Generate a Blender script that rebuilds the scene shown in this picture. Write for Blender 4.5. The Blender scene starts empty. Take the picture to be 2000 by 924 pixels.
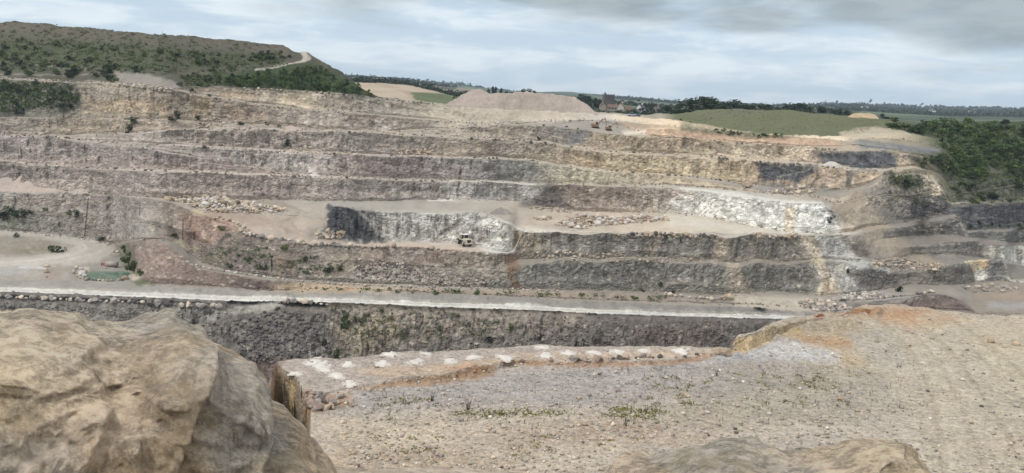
import bpy, bmesh, math, random
import numpy as np
from mathutils import Matrix, Vector

random.seed(7)
RNG = np.random.default_rng(7)
C = bpy.context.scene.collection
SC = bpy.context.scene

# ------------------------------------------------------------------ camera
F = 1800.0                       # focal length in photo pixels (photo is 2000 x 924)
PITCH = math.radians(8.94)
ROLL = math.radians(2.4)
CAMZ = 65.0                      # world height of the eye
cam_m = Matrix.Rotation(math.pi / 2 - PITCH, 4, 'X') @ Matrix.Rotation(ROLL, 4, 'Z')
cam_m.translation = (0, 0, CAMZ)
cd = bpy.data.cameras.new("camera")
cam = bpy.data.objects.new("camera", cd)
C.objects.link(cam)
cam.matrix_world = cam_m
cd.sensor_fit = 'HORIZONTAL'
cd.sensor_width = 36.0
cd.lens = 36.0 * F / 2000.0
cd.clip_start = 0.1
cd.clip_end = 30000
SC.camera = cam
R3 = np.array([[cam_m[i][j] for j in range(3)] for i in range(3)])

# ------------------------------------------------------------------ light and sky
SUN_EL, SUN_AZ = math.radians(52), math.radians(235)      # azimuth: clockwise from +Y
w = bpy.data.worlds.new("World")
SC.world = w
w.use_nodes = True
nt = w.node_tree
nt.nodes.clear()
def wn(t, **k):
    n = nt.nodes.new(t)
    for a, b in k.items():
        setattr(n, a, b)
    return n
def wmath(op, a, b=None, clamp=False):
    n = wn('ShaderNodeMath', operation=op, use_clamp=clamp)
    for i, v in enumerate((a, b)):
        if v is None: continue
        if isinstance(v, (int, float)): n.inputs[i].default_value = v
        else: nt.links.new(v, n.inputs[i])
    return n.outputs[0]
sky = wn('ShaderNodeTexSky', sky_type='NISHITA', sun_disc=False)
sky.sun_elevation = SUN_EL
sky.sun_rotation = SUN_AZ
bg_sky = wn('ShaderNodeBackground')
bg_sky.inputs[1].default_value = 0.09
nt.links.new(sky.outputs[0], bg_sky.inputs[0])
tc = wn('ShaderNodeTexCoord')
sep = wn('ShaderNodeSeparateXYZ')
nt.links.new(tc.outputs['Generated'], sep.inputs[0])
dx, dy, dz = sep.outputs
az = wmath('ARCTAN2', dx, dy)
el = wmath('MAXIMUM', dz, 0.0)
# cloud sheet seen at a low angle: long flat bands
def cloud_noise(sx, sz, detail, rough, ox, dist=0.0):
    cmb = wn('ShaderNodeCombineXYZ')
    nt.links.new(wmath('ADD', wmath('MULTIPLY', az, sx), ox), cmb.inputs[0])
    nt.links.new(wmath('MULTIPLY', el, sz), cmb.inputs[1])
    n = wn('ShaderNodeTexNoise')
    n.inputs['Scale'].default_value = 1.0
    n.inputs['Detail'].default_value = detail
    n.inputs['Roughness'].default_value = rough
    n.inputs['Distortion'].default_value = dist
    nt.links.new(cmb.outputs[0], n.inputs['Vector'])
    return n.outputs[0]
nA = cloud_noise(5.0, 22.0, 7, 0.52, 3.1, 0.25)
nB = cloud_noise(9.0, 44.0, 7, 0.6, 11.0, 0.3)
nC = cloud_noise(16.0, 60.0, 5, 0.6, 5.0)
def ramp(x, a, b):
    n = wn('ShaderNodeMapRange', interpolation_type='SMOOTHSTEP')
    n.inputs[1].default_value = a; n.inputs[2].default_value = b
    nt.links.new(x, n.inputs[0])
    return n.outputs[0]
# dark cloud base: comes in above about 4 degrees, lower towards the right
edge = wmath('ADD', wmath('MULTIPLY', az, 0.052), wmath('SUBTRACT', el, 0.083))
dark = ramp(wmath('ADD', wmath('MULTIPLY', edge, 15.0), wmath('ADD', wmath('MULTIPLY', wmath('SUBTRACT', nA, 0.5), 2.6), wmath('MULTIPLY', wmath('SUBTRACT', nB, 0.5), 0.9))), -0.30, 0.55)
fade = ramp(el, 0.35, 0.15)
dark = wmath('MULTIPLY', dark, fade)
pale = ramp(nB, 0.40, 0.66)
def mix(f, a, b):
    n = wn('ShaderNodeMix', data_type='RGBA')
    if isinstance(f, (int, float)): n.inputs[0].default_value = f
    else: nt.links.new(f, n.inputs[0])
    for i, v in ((6, a), (7, b)):
        if isinstance(v, tuple): n.inputs[i].default_value = (*v, 1)
        else: nt.links.new(v, n.inputs[i])
    return n.outputs[2]
c0 = mix(ramp(el, 0.0, 0.10), (0.475, 0.575, 0.675), (0.45, 0.555, 0.66))
c1 = mix(pale, c0, (0.66, 0.73, 0.78))
puff = ramp(nC, 0.58, 0.72)
c2 = mix(wmath('MULTIPLY', puff, 0.35), c1, (0.74, 0.80, 0.86))
dk = mix(ramp(nB, 0.3, 0.7), (0.21, 0.245, 0.265), (0.33, 0.375, 0.40))
c3 = mix(wmath('MULTIPLY', dark, 0.93), c2, dk)
c4 = mix(ramp(el, 0.14, 0.45), c3, (0.96, 0.955, 0.94))   # bright overcast overhead
bg_cl = wn('ShaderNodeBackground')
bg_cl.inputs[1].default_value = 1.0
nt.links.new(c4, bg_cl.inputs[0])
mx = wn('ShaderNodeMixShader')
mx.inputs[0].default_value = 0.92
nt.links.new(bg_sky.outputs[0], mx.inputs[1])
nt.links.new(bg_cl.outputs[0], mx.inputs[2])
wo = wn('ShaderNodeOutputWorld')
nt.links.new(mx.outputs[0], wo.inputs[0])

sl = bpy.data.lights.new("sun", 'SUN')
sl.energy = 1.5
sl.angle = math.radians(10)
sl.color = (1.0, 0.965, 0.91)
sun = bpy.data.objects.new("sun", sl)
C.objects.link(sun)
sd = Vector((math.sin(SUN_AZ) * math.cos(SUN_EL), math.cos(SUN_AZ) * math.cos(SUN_EL), math.sin(SUN_EL)))
sun.rotation_euler = sd.to_track_quat('Z', 'Y').to_euler()

vs = SC.view_settings
SC.display_settings.display_device = 'sRGB'
vs.view_transform = 'Standard'
vs.look = 'None'
vs.exposure = 0.36
vs.gamma = 1.0
vs.use_curve_mapping = False
SC.cycles.volume_bounces = 0
SC.cycles.use_denoising = True
SC.cycles.max_bounces = 5
SC.cycles.diffuse_bounces = 3

# ------------------------------------------------------------------ picking helpers
def to_te(px, py):
    """photo pixel -> (azimuth, rise per metre of ground distance) of its sight line"""
    px = np.asarray(px, float); py = np.asarray(py, float)
    u = (px - 1000) / F; v = (462 - py) / F
    d = np.stack([u, v, -np.ones_like(u)], -1) @ R3.T
    return np.arctan2(d[..., 0], d[..., 1]), d[..., 2] / np.hypot(d[..., 0], d[..., 1])
def to_px(x, y, z):
    d = np.stack([x, y, z - CAMZ], -1) @ R3
    s = -d[..., 2]
    s = np.where(s < 1e-3, 1e-3, s)
    return 1000 + F * d[..., 0] / s, 462 - F * d[..., 1] / s

def smooth1(a, k):
    if k < 1: return a
    ker = np.hanning(2 * k + 3); ker /= ker.sum()
    return np.convolve(np.pad(a, k + 1, mode='edge'), ker, mode='valid')

# hash / gradient noise on arrays
def _h(ix, iy, iz, s):
    h = (ix.astype(np.uint32) * np.uint32(374761393) + iy.astype(np.uint32) * np.uint32(668265263)
         + iz.astype(np.uint32) * np.uint32(2246822519) + np.uint32(s * 3266489917 % 4294967296))
    h = (h ^ (h >> np.uint32(13))) * np.uint32(1274126177)
    h = h ^ (h >> np.uint32(16))
    return (h & np.uint32(0xFFFFFF)).astype(np.float32) / np.float32(16777215.0)
def vnoise(x, y, z, s=0):
    """value noise in 0..1"""
    fx, fy, fz = np.floor(x), np.floor(y), np.floor(z)
    ix, iy, iz = fx.astype(np.int64), fy.astype(np.int64), fz.astype(np.int64)
    tx, ty, tz = (x - fx).astype(np.float32), (y - fy).astype(np.float32), (z - fz).astype(np.float32)
    tx = tx * tx * (3 - 2 * tx); ty = ty * ty * (3 - 2 * ty); tz = tz * tz * (3 - 2 * tz)
    out = 0
    for a in (0, 1):
        wx = tx if a else 1 - tx
        for b in (0, 1):
            wy = wx * (ty if b else 1 - ty)
            for c in (0, 1):
                out = out + wy * (tz if c else 1 - tz) * _h(ix + a, iy + b, iz + c, s)
    return out
def fbm(x, y, z, oct=4, s=0, gain=0.5):
    a, t, n = 1.0, 0.0, 0.0
    for k in range(oct):
        t = t + a * (vnoise(x, y, z, s + k * 17) * 2 - 1); n += a
        x, y, z = x * 2.03 + 13.7, y * 2.03 - 7.1, z * 2.03 + 3.3
        a *= gain
    return t / n * 1.6
def cells(x, y, z, s=0):
    """hard-edged joint blocks: one random number per cell"""
    return _h(np.floor(x).astype(np.int64), np.floor(y).astype(np.int64), np.floor(z).astype(np.int64), s) * 2 - 1

def srgb(r, g, b):
    c = np.array([r, g, b], float) / 255
    return np.where(c <= 0.04045, c / 12.92, ((c + 0.055) / 1.055) ** 2.4)
# ------------------------------------------------------------------ the quarry's lines, read as sight lines
NC = 1840
XS = np.linspace(-170, 2170, NC)                       # column positions along the picture's width
TH = to_te(XS, np.full(NC, 480.0))[0]
def line(pts, sm=3):
    pts = np.array(pts, float)
    xs = np.arange(-260, 2261, 3.0)
    ys = np.interp(xs, pts[:, 0], pts[:, 1])
    ys = smooth1(ys, sm)
    t, e = to_te(xs, ys)
    return np.interp(TH, t, e)
def prof(v):
    if isinstance(v, (int, float)): return np.full(NC, float(v))
    v = np.array(v, float)
    return smooth1(np.interp(XS, v[:, 0], v[:, 1]), 10)

L = {}
L['b0'] = [(0,570),(200,577),(440,588),(540,588),(700,592),(850,599),(1000,604),(1150,611),(1300,617),(1400,620),(1570,623),(1700,628),(2150,648)]
L['b1'] = [(-150,556),(0,561),(200,569),(540,580),(700,585),(1000,595),(1300,610),(1570,617),(1700,621),(2150,640)]
L['b2'] = [(-150,540),(0,546),(150,549),(230,550),(296,556),(393,558),(464,564),(500,568),(607,570),(646,566),(743,570),(886,576),(1029,582),(1136,587),(1300,596),(1400,598),(1479,600),(1586,611),(1700,616),(1830,612),(1900,614),(2150,632)]
L['b3'] = [(-150,440),(0,450),(60,456),(100,461),(150,466),(190,471),(225,480),(240,500),(255,525),(270,545),(296,554),(393,556),(464,562),(500,566),(607,567),(646,563),(743,567),(886,573),(1029,579),(1136,584),(1300,590),(1400,592),(1500,596),(1586,602),(1640,606),(1700,606),(1760,606),(1830,604),(1890,606),(1907,612),(2150,626)]
L['b4'] = [(-150,439),(0,449),(60,455),(100,460),(150,465),(190,470),(225,477),(262,470),(300,469),(330,480),(360,502),(380,522),(420,532),(500,544),(560,549),(600,553),(700,557),(779,560),(921,565),(1100,569),(1300,577),(1420,580),(1500,584),(1580,592),(1629,592),(1693,590),(1729,586),(1825,574),(1850,576),(1880,590),(1905,609),(2150,620)]
L['b5'] = [(-150,438),(0,448),(60,454),(100,459),(150,464),(190,469),(225,475),(262,467),(300,465),(340,472),(370,496),(400,516),(440,526),(520,539),(600,548),(700,553),(800,556),(921,561),(1100,565),(1300,571),(1425,576),(1514,568),(1604,577),(1650,575),(1700,568),(1745,562),(1775,553),(1850,556),(1964,545),(1975,552),(2000,553),(2150,555)]
L['b6'] = [(-150,408),(0,416),(100,423),(200,430),(300,440),(400,478),(500,497),(600,512),(700,517),(800,520),(921,525),(980,527),(1010,515),(1045,517),(1080,510),(1120,507),(1165,513),(1200,511),(1245,506),(1300,515),(1350,517),(1389,513),(1430,524),(1450,521),(1471,513),(1520,520),(1550,518),(1590,512),(1650,514),(1700,530),(1761,536),(1886,512),(1961,507),(1968,528),(1975,546),(2150,549)]
L['b7'] = [(-150,406),(0,414),(100,421),(200,428),(300,438),(400,476),(500,495),(600,510),(700,515),(800,518),(921,523),(980,525),(1010,506),(1045,503),(1080,503),(1120,498),(1165,505),(1200,501),(1245,501),(1300,504),(1350,511),(1389,507),(1430,513),(1450,512),(1471,506),(1520,512),(1550,509),(1590,507),(1650,508),(1700,510),(1745,505),(1782,496),(1850,495),(1918,502),(1950,512),(2000,518),(2150,524)]
L['b8'] = [(-150,372),(0,375),(214,382),(290,386),(340,398),(375,413),(411,427),(482,452),(536,468),(600,478),(689,480),(814,484),(957,493),(1004,495),(1012,474),(1020,453),(1090,454),(1140,459),(1170,455),(1200,456),(1260,461),(1300,456),(1340,456),(1389,460),(1425,466),(1450,462),(1479,458),(1520,463),(1550,460),(1604,461),(1686,458),(1696,470),(1706,484),(1782,481),(1907,471),(1920,478),(1954,482),(2000,480),(2150,478)]
L['b9'] = [(-150,371.5),(0,374.5),(214,381.5),(290,385.5),(340,393),(375,402),(420,410),(536,420),(600,426),(636,430),(644,463),(690,471),(740,472),(870,474),(930,483),(960,488),(998,493),(1008,473),(1018,452.5),(1090,452),(1200,454),(1389,456),(1604,459.5),(1660,460),(1686,457),(1705,470),(1775,460),(1871,458),(1886,463),(2000,477),(2150,478)]
L['b10'] = [(-150,371),(0,374),(214,381),(290,385),(340,392.5),(375,401.5),(420,409.5),(536,419.5),(600,425.5),(638,429),(645,402),(700,411),(740,414),(870,418),(930,416.5),(950,421),(975,430),(1000,440),(1018,450),(1090,450.5),(1200,453),(1389,455),(1604,458.5),(1660,459),(1690,455),(1705,450),(1718,447),(1775,443),(1871,423),(1880,440),(1886,456),(2000,450),(2150,445)]
L['b11'] = [(-150,368),(0,371),(200,379),(303,385),(400,389),(640,392),(740,393),(830,389),(971,391),(1007,393),(1040,400),(1128,411),(1200,413),(1300,416),(1371,423),(1443,436),(1529,452),(1600,456),(1640,456),(1670,450),(1700,441),(1718,440),(1775,434),(1850,421),(1871,420),(1880,436),(1886,451),(2000,445),(2150,440)]
L['b12'] = [(-150,308),(0,315),(71,324),(178,330),(357,337),(536,344),(700,349),(757,352),(864,355),(936,355),(1007,359),(1068,366),(1089,361),(1186,364),(1300,368),(1371,373),(1461,385),(1521,395),(1607,399),(1622,412),(1640,420),(1680,400),(1720,392),(1775,390),(1830,383),(1845,388),(1852,404),(2000,396),(2150,390)]
L['b13'] = [(-150,304),(0,311),(71,320),(178,326),(357,333),(536,340.5),(700,346),(757,349),(864,351.5),(936,351.5),(1007,355),(1068,359),(1089,358.5),(1186,361),(1300,362),(1371,366),(1443,372),(1514,379),(1604,386),(1622,395),(1640,398),(1680,390),(1720,384),(1775,382),(1830,376),(1845,382),(1852,401),(2000,393),(2150,387)]
# ramp that climbs across the face between two benches (x 200..560)
L['c1'] = [(-150,259),(0,265.5),(107,269.5),(203,280),(286,292),(357,305),(430,317),(500,330),(545,340),(700,345.5),(1007,354.5),(1186,360.5),(1300,361.5),(1371,365.5),(1443,371.5),(1514,378.5),(1604,385.5),(1622,394),(1640,397),(1680,388),(1720,382),(1775,380),(1830,374),(1845,380),(1852,399),(2000,391),(2150,385)]
L['c2'] = [(-150,258.5),(0,265),(107,269),(203,279),(286,289),(357,301),(430,313.5),(500,326.5),(545,337),(700,345),(1007,354),(1186,360),(1300,361),(1371,365),(1443,371),(1514,378),(1604,385),(1622,393),(1640,396),(1680,386),(1720,380),(1775,378),(1830,372),(1845,378),(1852,397),(2000,389),(2150,383)]
L['b14'] = [(-150,258),(0,264.5),(107,268.5),(178,277),(286,283),(428,290),(536,297),(700,304.5),(757,305.5),(864,308.5),(971,310.5),(1025,313.5),(1079,321.5),(1150,331),(1221,337),(1300,345),(1371,353),(1443,366),(1514,376),(1604,383),(1640,388),(1680,372),(1710,358),(1722,345),(1790,338),(1820,346),(1838,366),(1846,374),(1852,395),(2000,375),(2150,370)]
L['b15'] = [(-150,255),(0,262),(107,265.5),(178,272.5),(286,279),(428,286),(536,292),(600,294),(700,300.5),(757,301.5),(864,304.5),(971,306.5),(1025,309.5),(1079,317),(1150,327),(1221,333),(1300,340),(1371,346),(1443,357),(1490,361),(1514,364),(1604,373),(1660,368),(1690,360),(1710,350),(1725,340),(1790,334),(1820,342),(1840,362),(1852,385),(2000,366),(2150,362)]
L['b16'] = [(-150,254.5),(0,261.5),(107,264.5),(214,263),(286,258.5),(357,255),(428,253.5),(500,254),(600,257),(700,259.5),(757,263),(850,267),(936,272),(1007,275),(1061,280),(1114,288),(1186,297),(1257,301),(1350,305),(1407,310),(1479,317),(1586,324),(1657,331),(1725,337),(1760,332),(1790,329),(1820,337),(1840,354),(1852,376),(2000,350),(2150,345)]
L['b17'] = [(-150,254),(0,261),(107,263.5),(214,261),(286,256.5),(357,252.5),(428,250.5),(500,250.5),(600,253),(700,256),(757,260),(850,263.5),(936,269),(1007,271.5),(1061,276),(1114,283),(1186,292),(1257,297),(1350,300.5),(1407,305),(1479,311.5),(1586,316),(1657,324),(1725,331),(1760,324),(1790,322),(1840,344),(1852,360),(2000,332),(2150,328)]
L['b18'] = [(-150,228),(0,229.5),(120,230),(250,232.5),(330,236.5),(375,240),(420,244),(500,249),(600,252),(700,255),(757,257.5),(800,256),(864,252),(971,244),(1079,246.5),(1150,255),(1221,264),(1293,268.5),(1350,271),(1407,278),(1514,286),(1621,292),(1729,297),(1775,301),(1800,306),(1840,322),(1852,335),(2000,316),(2150,312)]
L['b19'] = [(-150,227),(0,228),(221,230),(321,233),(393,237),(464,240),(536,245.5),(600,249),(700,253.5),(757,255.5),(800,254),(864,250),(971,242.5),(1079,239),(1150,238),(1221,246),(1257,262),(1300,268),(1407,275),(1514,283),(1632,286.5),(1660,283),(1729,291),(1775,297),(1800,302),(1840,312),(2000,304),(2150,300)]
L['b20'] = [(-150,152),(0,154),(143,162),(232,164),(321,173),(357,180),(393,188),(500,205),(607,217.5),(700,223),(775,230),(846,237),(900,240.5),(971,241.5),(1079,237.5),(1150,236),(1221,241),(1257,250),(1300,249),(1389,258),(1479,263),(1621,274),(1650,280),(1680,273),(1729,278),(1790,287),(1840,300),(2000,292),(2150,288)]
L['b21'] = [(-150,151),(0,153),(143,161),(232,163),(321,172),(357,178),(393,185),(428,189),(500,200.5),(607,213.5),(700,219.5),(775,226.5),(846,233.5),(900,237.5),(971,239.5),(1079,236),(1150,234),(1221,237),(1257,241),(1300,244),(1389,255),(1479,261),(1621,272),(1650,276),(1680,269),(1729,270),(1790,277),(1840,290),(2000,280),(2150,277)]
L['b22'] = [(-150,150),(0,152),(143,160),(232,161.5),(321,170.5),(357,174.5),(393,172.5),(428,170.5),(536,175.5),(700,187),(721,191),(793,198),(871,205),(954,212),(1079,216.5),(1171,223),(1257,228),(1330,236),(1400,248),(1471,260),(1607,266),(1689,261),(1771,259),(1830,270),(2000,262),(2150,260)]
L['b23'] = [(-150,148),(0,150),(143,158.5),(232,160),(321,169),(357,173),(393,171),(428,169),(536,174),(700,186),(721,190),(793,197),(871,204),(954,211),(1079,215.5),(1171,221.5),(1257,226),(1330,234),(1400,246),(1471,259),(1607,265),(1689,259.5),(1771,256),(1830,258),(2000,245),(2150,243)]
L['b24'] = [(-150,33),(0,42),(178,54),(357,70),(464,79),(536,87),(557,91),(578,101),(590,98),(600,99),(607,106),(636,123),(661,137),(679,150),(700,170),(730,187),(745,192),(793,196),(871,203),(954,210),(1079,214.5),(1171,220),(1257,224),(1314,223),(1364,215),(1443,212),(1550,217),(1657,228),(1729,232),(1771,240),(1830,240),(1900,238),(2000,238),(2150,240)]
NAMES = ['b0','b1','b2','b3','b4','b5','b6','b7','b8','b9','b10','b11','b12','b13','c1','c2','b14','b15','b16','b17','b18','b19','b20','b21','b22','b23','b24']
FACE = 'face'; FLAT = 'flat'
# band i runs from NAMES[i] to NAMES[i+1]: kind, slope
BANDS = [
 (FLAT, 0.01),                                                            # b0 road
 (FLAT, [(0,0.01),(260,0.01),(330,0.45),(1500,0.45),(1620,0.25),(1760,0.03),(2100,0.02)]),   # b1 bank
 (FLAT, [(0,0.08),(200,0.08),(300,0.03),(400,0.015),(2100,0.015)]),        # b2 yard / bank top
 (FACE, [(0,2),(230,0.9),(300,0.8),(520,1.3),(640,0.8),(1500,0.7),(1620,0.5),(1680,1.0),(2100,1.0)]),  # b3 spur
 (FLAT, 0.02),                                                            # b4 ramp
 (FACE, [(0,1.9),(200,1.6),(300,0.8),(420,1.2),(600,1.2),(900,1.3),(1020,2.2),(1560,2.2),(1640,1.0),(1720,1.6),(1850,2.6),(2100,2.6)]),  # b5 lower wall
 (FLAT, [(0,0.5),(950,0.5),(1010,0.03),(1660,0.05),(1695,0.45),(1750,0.45),(1800,0.08),(2100,0.02)]),                # b6 mid bench
 (FACE, [(0,2.2),(200,1.6),(300,0.8),(420,1.1),(600,1.1),(900,1.3),(1020,2.2),(1560,2.2),(1640,1.2),(1695,0.75),(1760,0.75),(1800,1.6),(1850,2.6),(2100,2.6)]),  # b7
 (FLAT, [(0,0.03),(300,0.05),(420,0.14),(630,0.15),(655,0.03),(1670,0.02),(1700,0.45),(1730,0.45),(1790,0.08),(2100,0.02)]), # b8 floor
 (FACE, [(0,2),(640,3.0),(760,2.2),(950,2.0),(1020,1.2),(1670,1.5),(1700,0.75),(1725,0.8),(1770,1.6),(1850,2.8),(2100,2.8)]),                # b9 promontory
 (FLAT, [(0,0.03),(300,0.05),(420,0.12),(632,0.15),(655,-0.06),(760,-0.05),(960,-0.03),(1010,0.0),(1100,0.01),(1670,0.02),(1700,0.4),(1730,0.4),(1790,0.05),(2100,0.02)]),  # b10 top
 (FACE, [(0,2.3),(1000,2.3),(1600,2.6),(1640,0.75),(1720,0.8),(1790,1.4),(1850,2.6),(2100,2.8)]),          # b11 back wall
 (FLAT, [(0,0.03),(1600,0.04),(1640,0.6),(1720,0.6),(1840,0.6),(1860,0.04),(2100,0.04)]),   # b12
 (FACE, 1.9),                                                             # b13
 (FLAT, 0.05),                                                            # c1 ramp
 (FACE, [(0,2.0),(1500,2.0),(1640,0.7),(1700,0.8),(1760,1.5),(1850,1.2),(2100,0.9)]),       # c2
 (FLAT, [(0,0.02),(1600,0.03),(1660,0.3),(1850,0.6),(2100,0.6)]),         # b14
 (FACE, [(0,2.1),(1300,1.9),(1480,1.5),(1640,1.3),(1850,1.2),(2100,0.8)]),# b15
 (FLAT, [(0,0.03),(1700,0.03),(1850,0.5),(2100,0.5)]),                    # b16
 (FACE, [(0,2.1),(350,1.8),(800,0.9),(1000,1.6),(1560,1.6),(1620,1.4),(1760,1.4),(1850,0.8),(2100,0.7)]),  # b17
 (FLAT, [(0,0.03),(420,0.05),(1000,0.03),(1180,0.05),(1850,0.4),(2100,0.4)]),               # b18
 (FACE, [(0,2.0),(500,1.7),(800,1.2),(1250,1.1),(1650,0.9),(1850,0.5),(2100,0.5)]),         # b19
 (FLAT, [(0,0.04),(1600,0.05),(2100,0.3)]),                               # b20
 (FACE, [(0,1.2),(420,1.7),(700,1.1),(1100,0.35),(1250,0.10),(1700,0.12),(1850,0.4),(2100,0.4)]),          # b21
 (FLAT, [(0,0.04),(1250,0.02),(1700,0.03),(2100,0.2)]),                   # b22
 (FLAT, [(0,0.34),(560,0.34),(720,0.30),(760,0.03),(1280,0.03),(1330,0.10),(1700,0.09),(1790,0.12),(2100,0.10)]),  # b23 hill / meadow / wood ground
]

# ------------------------------------------------------------------ albedo map of the rock and soil (cloud shade painted in at the right end)
PX0, PY0, PW, PH = -200, -20, 2400, 1000
YY, XX = np.mgrid[PY0:PY0 + PH, PX0:PX0 + PW].astype(np.float32)
KF, KW = 1.22, 0.73                     # light received by level ground and by walls
ALB = np.zeros((PH, PW, 3), np.float32)
def fb2(sx, sy, o=4, s=0, gain=0.5):
    return fbm(XX / sx, YY / sy, np.zeros_like(XX) + 0.37, o, s, gain)
N_A = fb2(46, 20, 4, 3); N_B = fb2(16, 9, 4, 11); N_C = fb2(6, 5, 3, 23); N_D = fb2(5, 60, 3, 31)
def sd_poly(P, x, y):
    P = np.asarray(P, np.float32); n = len(P)
    d = np.full(x.shape, 1e9, np.float32); ins = np.zeros(x.shape, bool)
    for i in range(n):
        ax, ay = P[i]; bx, by = P[(i + 1) % n]
        ex, ey = bx - ax, by - ay; L2 = ex * ex + ey * ey + 1e-6
        t = np.clip(((x - ax) * ex + (y - ay) * ey) / L2, 0, 1)
        d = np.minimum(d, (x - ax - t * ex) ** 2 + (y - ay - t * ey) ** 2)
        c = ((ay > y) != (by > y)) & (x < ex * (y - ay) / (ey if abs(ey) > 1e-6 else 1e-6) + ax)
        ins ^= c
    d = np.sqrt(d)
    return np.where(ins, -d, d)
def win(pts, m):
    a = np.asarray(pts, float)
    x0, x1 = int(max(0, a[:, 0].min() - m - PX0)), int(min(PW, a[:, 0].max() + m - PX0 + 1))
    y0, y1 = int(max(0, a[:, 1].min() - m - PY0)), int(min(PH, a[:, 1].max() + m - PY0 + 1))
    return slice(y0, y1), slice(x0, x1)
def put(sl, m, col, k):
    c = (srgb(*col) / k).astype(np.float32)
    v = ALB[sl]
    v += (c - v) * m[..., None]
def paint(P, col, a=1.0, soft=3, rag=4, k=None, tex=0.0):
    """an area of another rock or soil colour, ragged at its edge"""
    if k is None: k = KW
    m = rag * 2 + soft + 2
    sl = win(P, m)
    d = sd_poly(P, XX[sl], YY[sl]) + rag * (N_B[sl] * 0.8 + N_C[sl] * 0.5)
    msk = np.clip(0.5 - d / (2 * soft), 0, 1) * a
    if tex: msk = msk * np.clip(1 - tex * 0.5 + tex * (N_C[sl] + N_B[sl] * 0.6), 0, 1)
    put(sl, msk, col, k)
def stroke(P, w, col, a=1.0, soft=1.5, rag=1.0, k=None):
    if k is None: k = KF
    P = np.asarray(P, float)
    sl = win(P, w + soft + rag * 2 + 2)
    x, y = XX[sl], YY[sl]; d = np.full(x.shape, 1e9, np.float32)
    for i in range(len(P) - 1):
        ax, ay = P[i]; bx, by = P[i + 1]
        ex, ey = bx - ax, by - ay; L2 = ex * ex + ey * ey + 1e-6
        t = np.clip(((x - ax) * ex + (y - ay) * ey) / L2, 0, 1)
        d = np.minimum(d, (x - ax - t * ex) ** 2 + (y - ay - t * ey) ** 2)
    d = np.sqrt(d) - w / 2 + rag * N_C[sl]
    put(sl, np.clip(0.5 - d / (2 * soft), 0, 1) * a, col, k)
def pts_in(P, n, g, grow=0.0):
    """n random points inside an outline"""
    A = np.asarray(P, np.float32); out = np.zeros((0, 2))
    for _ in range(40):
        q = np.stack([g.uniform(A[:, 0].min() - grow, A[:, 0].max() + grow, n * 3), g.uniform(A[:, 1].min() - grow, A[:, 1].max() + grow, n * 3)], 1)
        out = np.concatenate([out, q[sd_poly(A, q[:, 0].astype(np.float32), q[:, 1].astype(np.float32)) < grow]])
        if len(out) >= n: break
    return out[:n]
def spots(P, n, col, r=(1.5, 4), a=0.7, k=None, seed=1, asp=0.6):
    g = np.random.default_rng(seed)
    kk = KW if k is None else k
    for x, y in pts_in(P, n, g):
        rr = g.uniform(*r)
        sl = win([(x - rr, y - rr), (x + rr, y + rr)], 4)
        d = np.hypot(XX[sl] - x, (YY[sl] - y) / asp) - rr + N_C[sl] * rr * 0.6
        put(sl, np.clip(0.5 - d / 2, 0, 1) * a * g.uniform(0.5, 1), col, kk)
def ypoly(n, x0, x1, dy=0):
    P = np.array(L[n], float); xs = np.linspace(x0, x1, max(2, int((x1 - x0) / 12)))
    return [(x, y + dy) for x, y in zip(xs, np.interp(xs, P[:, 0], P[:, 1]))]
def between(lo, hi, x0, x1, f0=0.0, f1=1.0):
    """the picture area of a band, from fraction f0 to f1 of its height"""
    a, b = np.array(ypoly(lo, x0, x1)), np.array(ypoly(hi, x0, x1))
    p, q = a + (b - a) * f0, a + (b - a) * f1
    return np.concatenate([p, q[::-1]])

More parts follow.
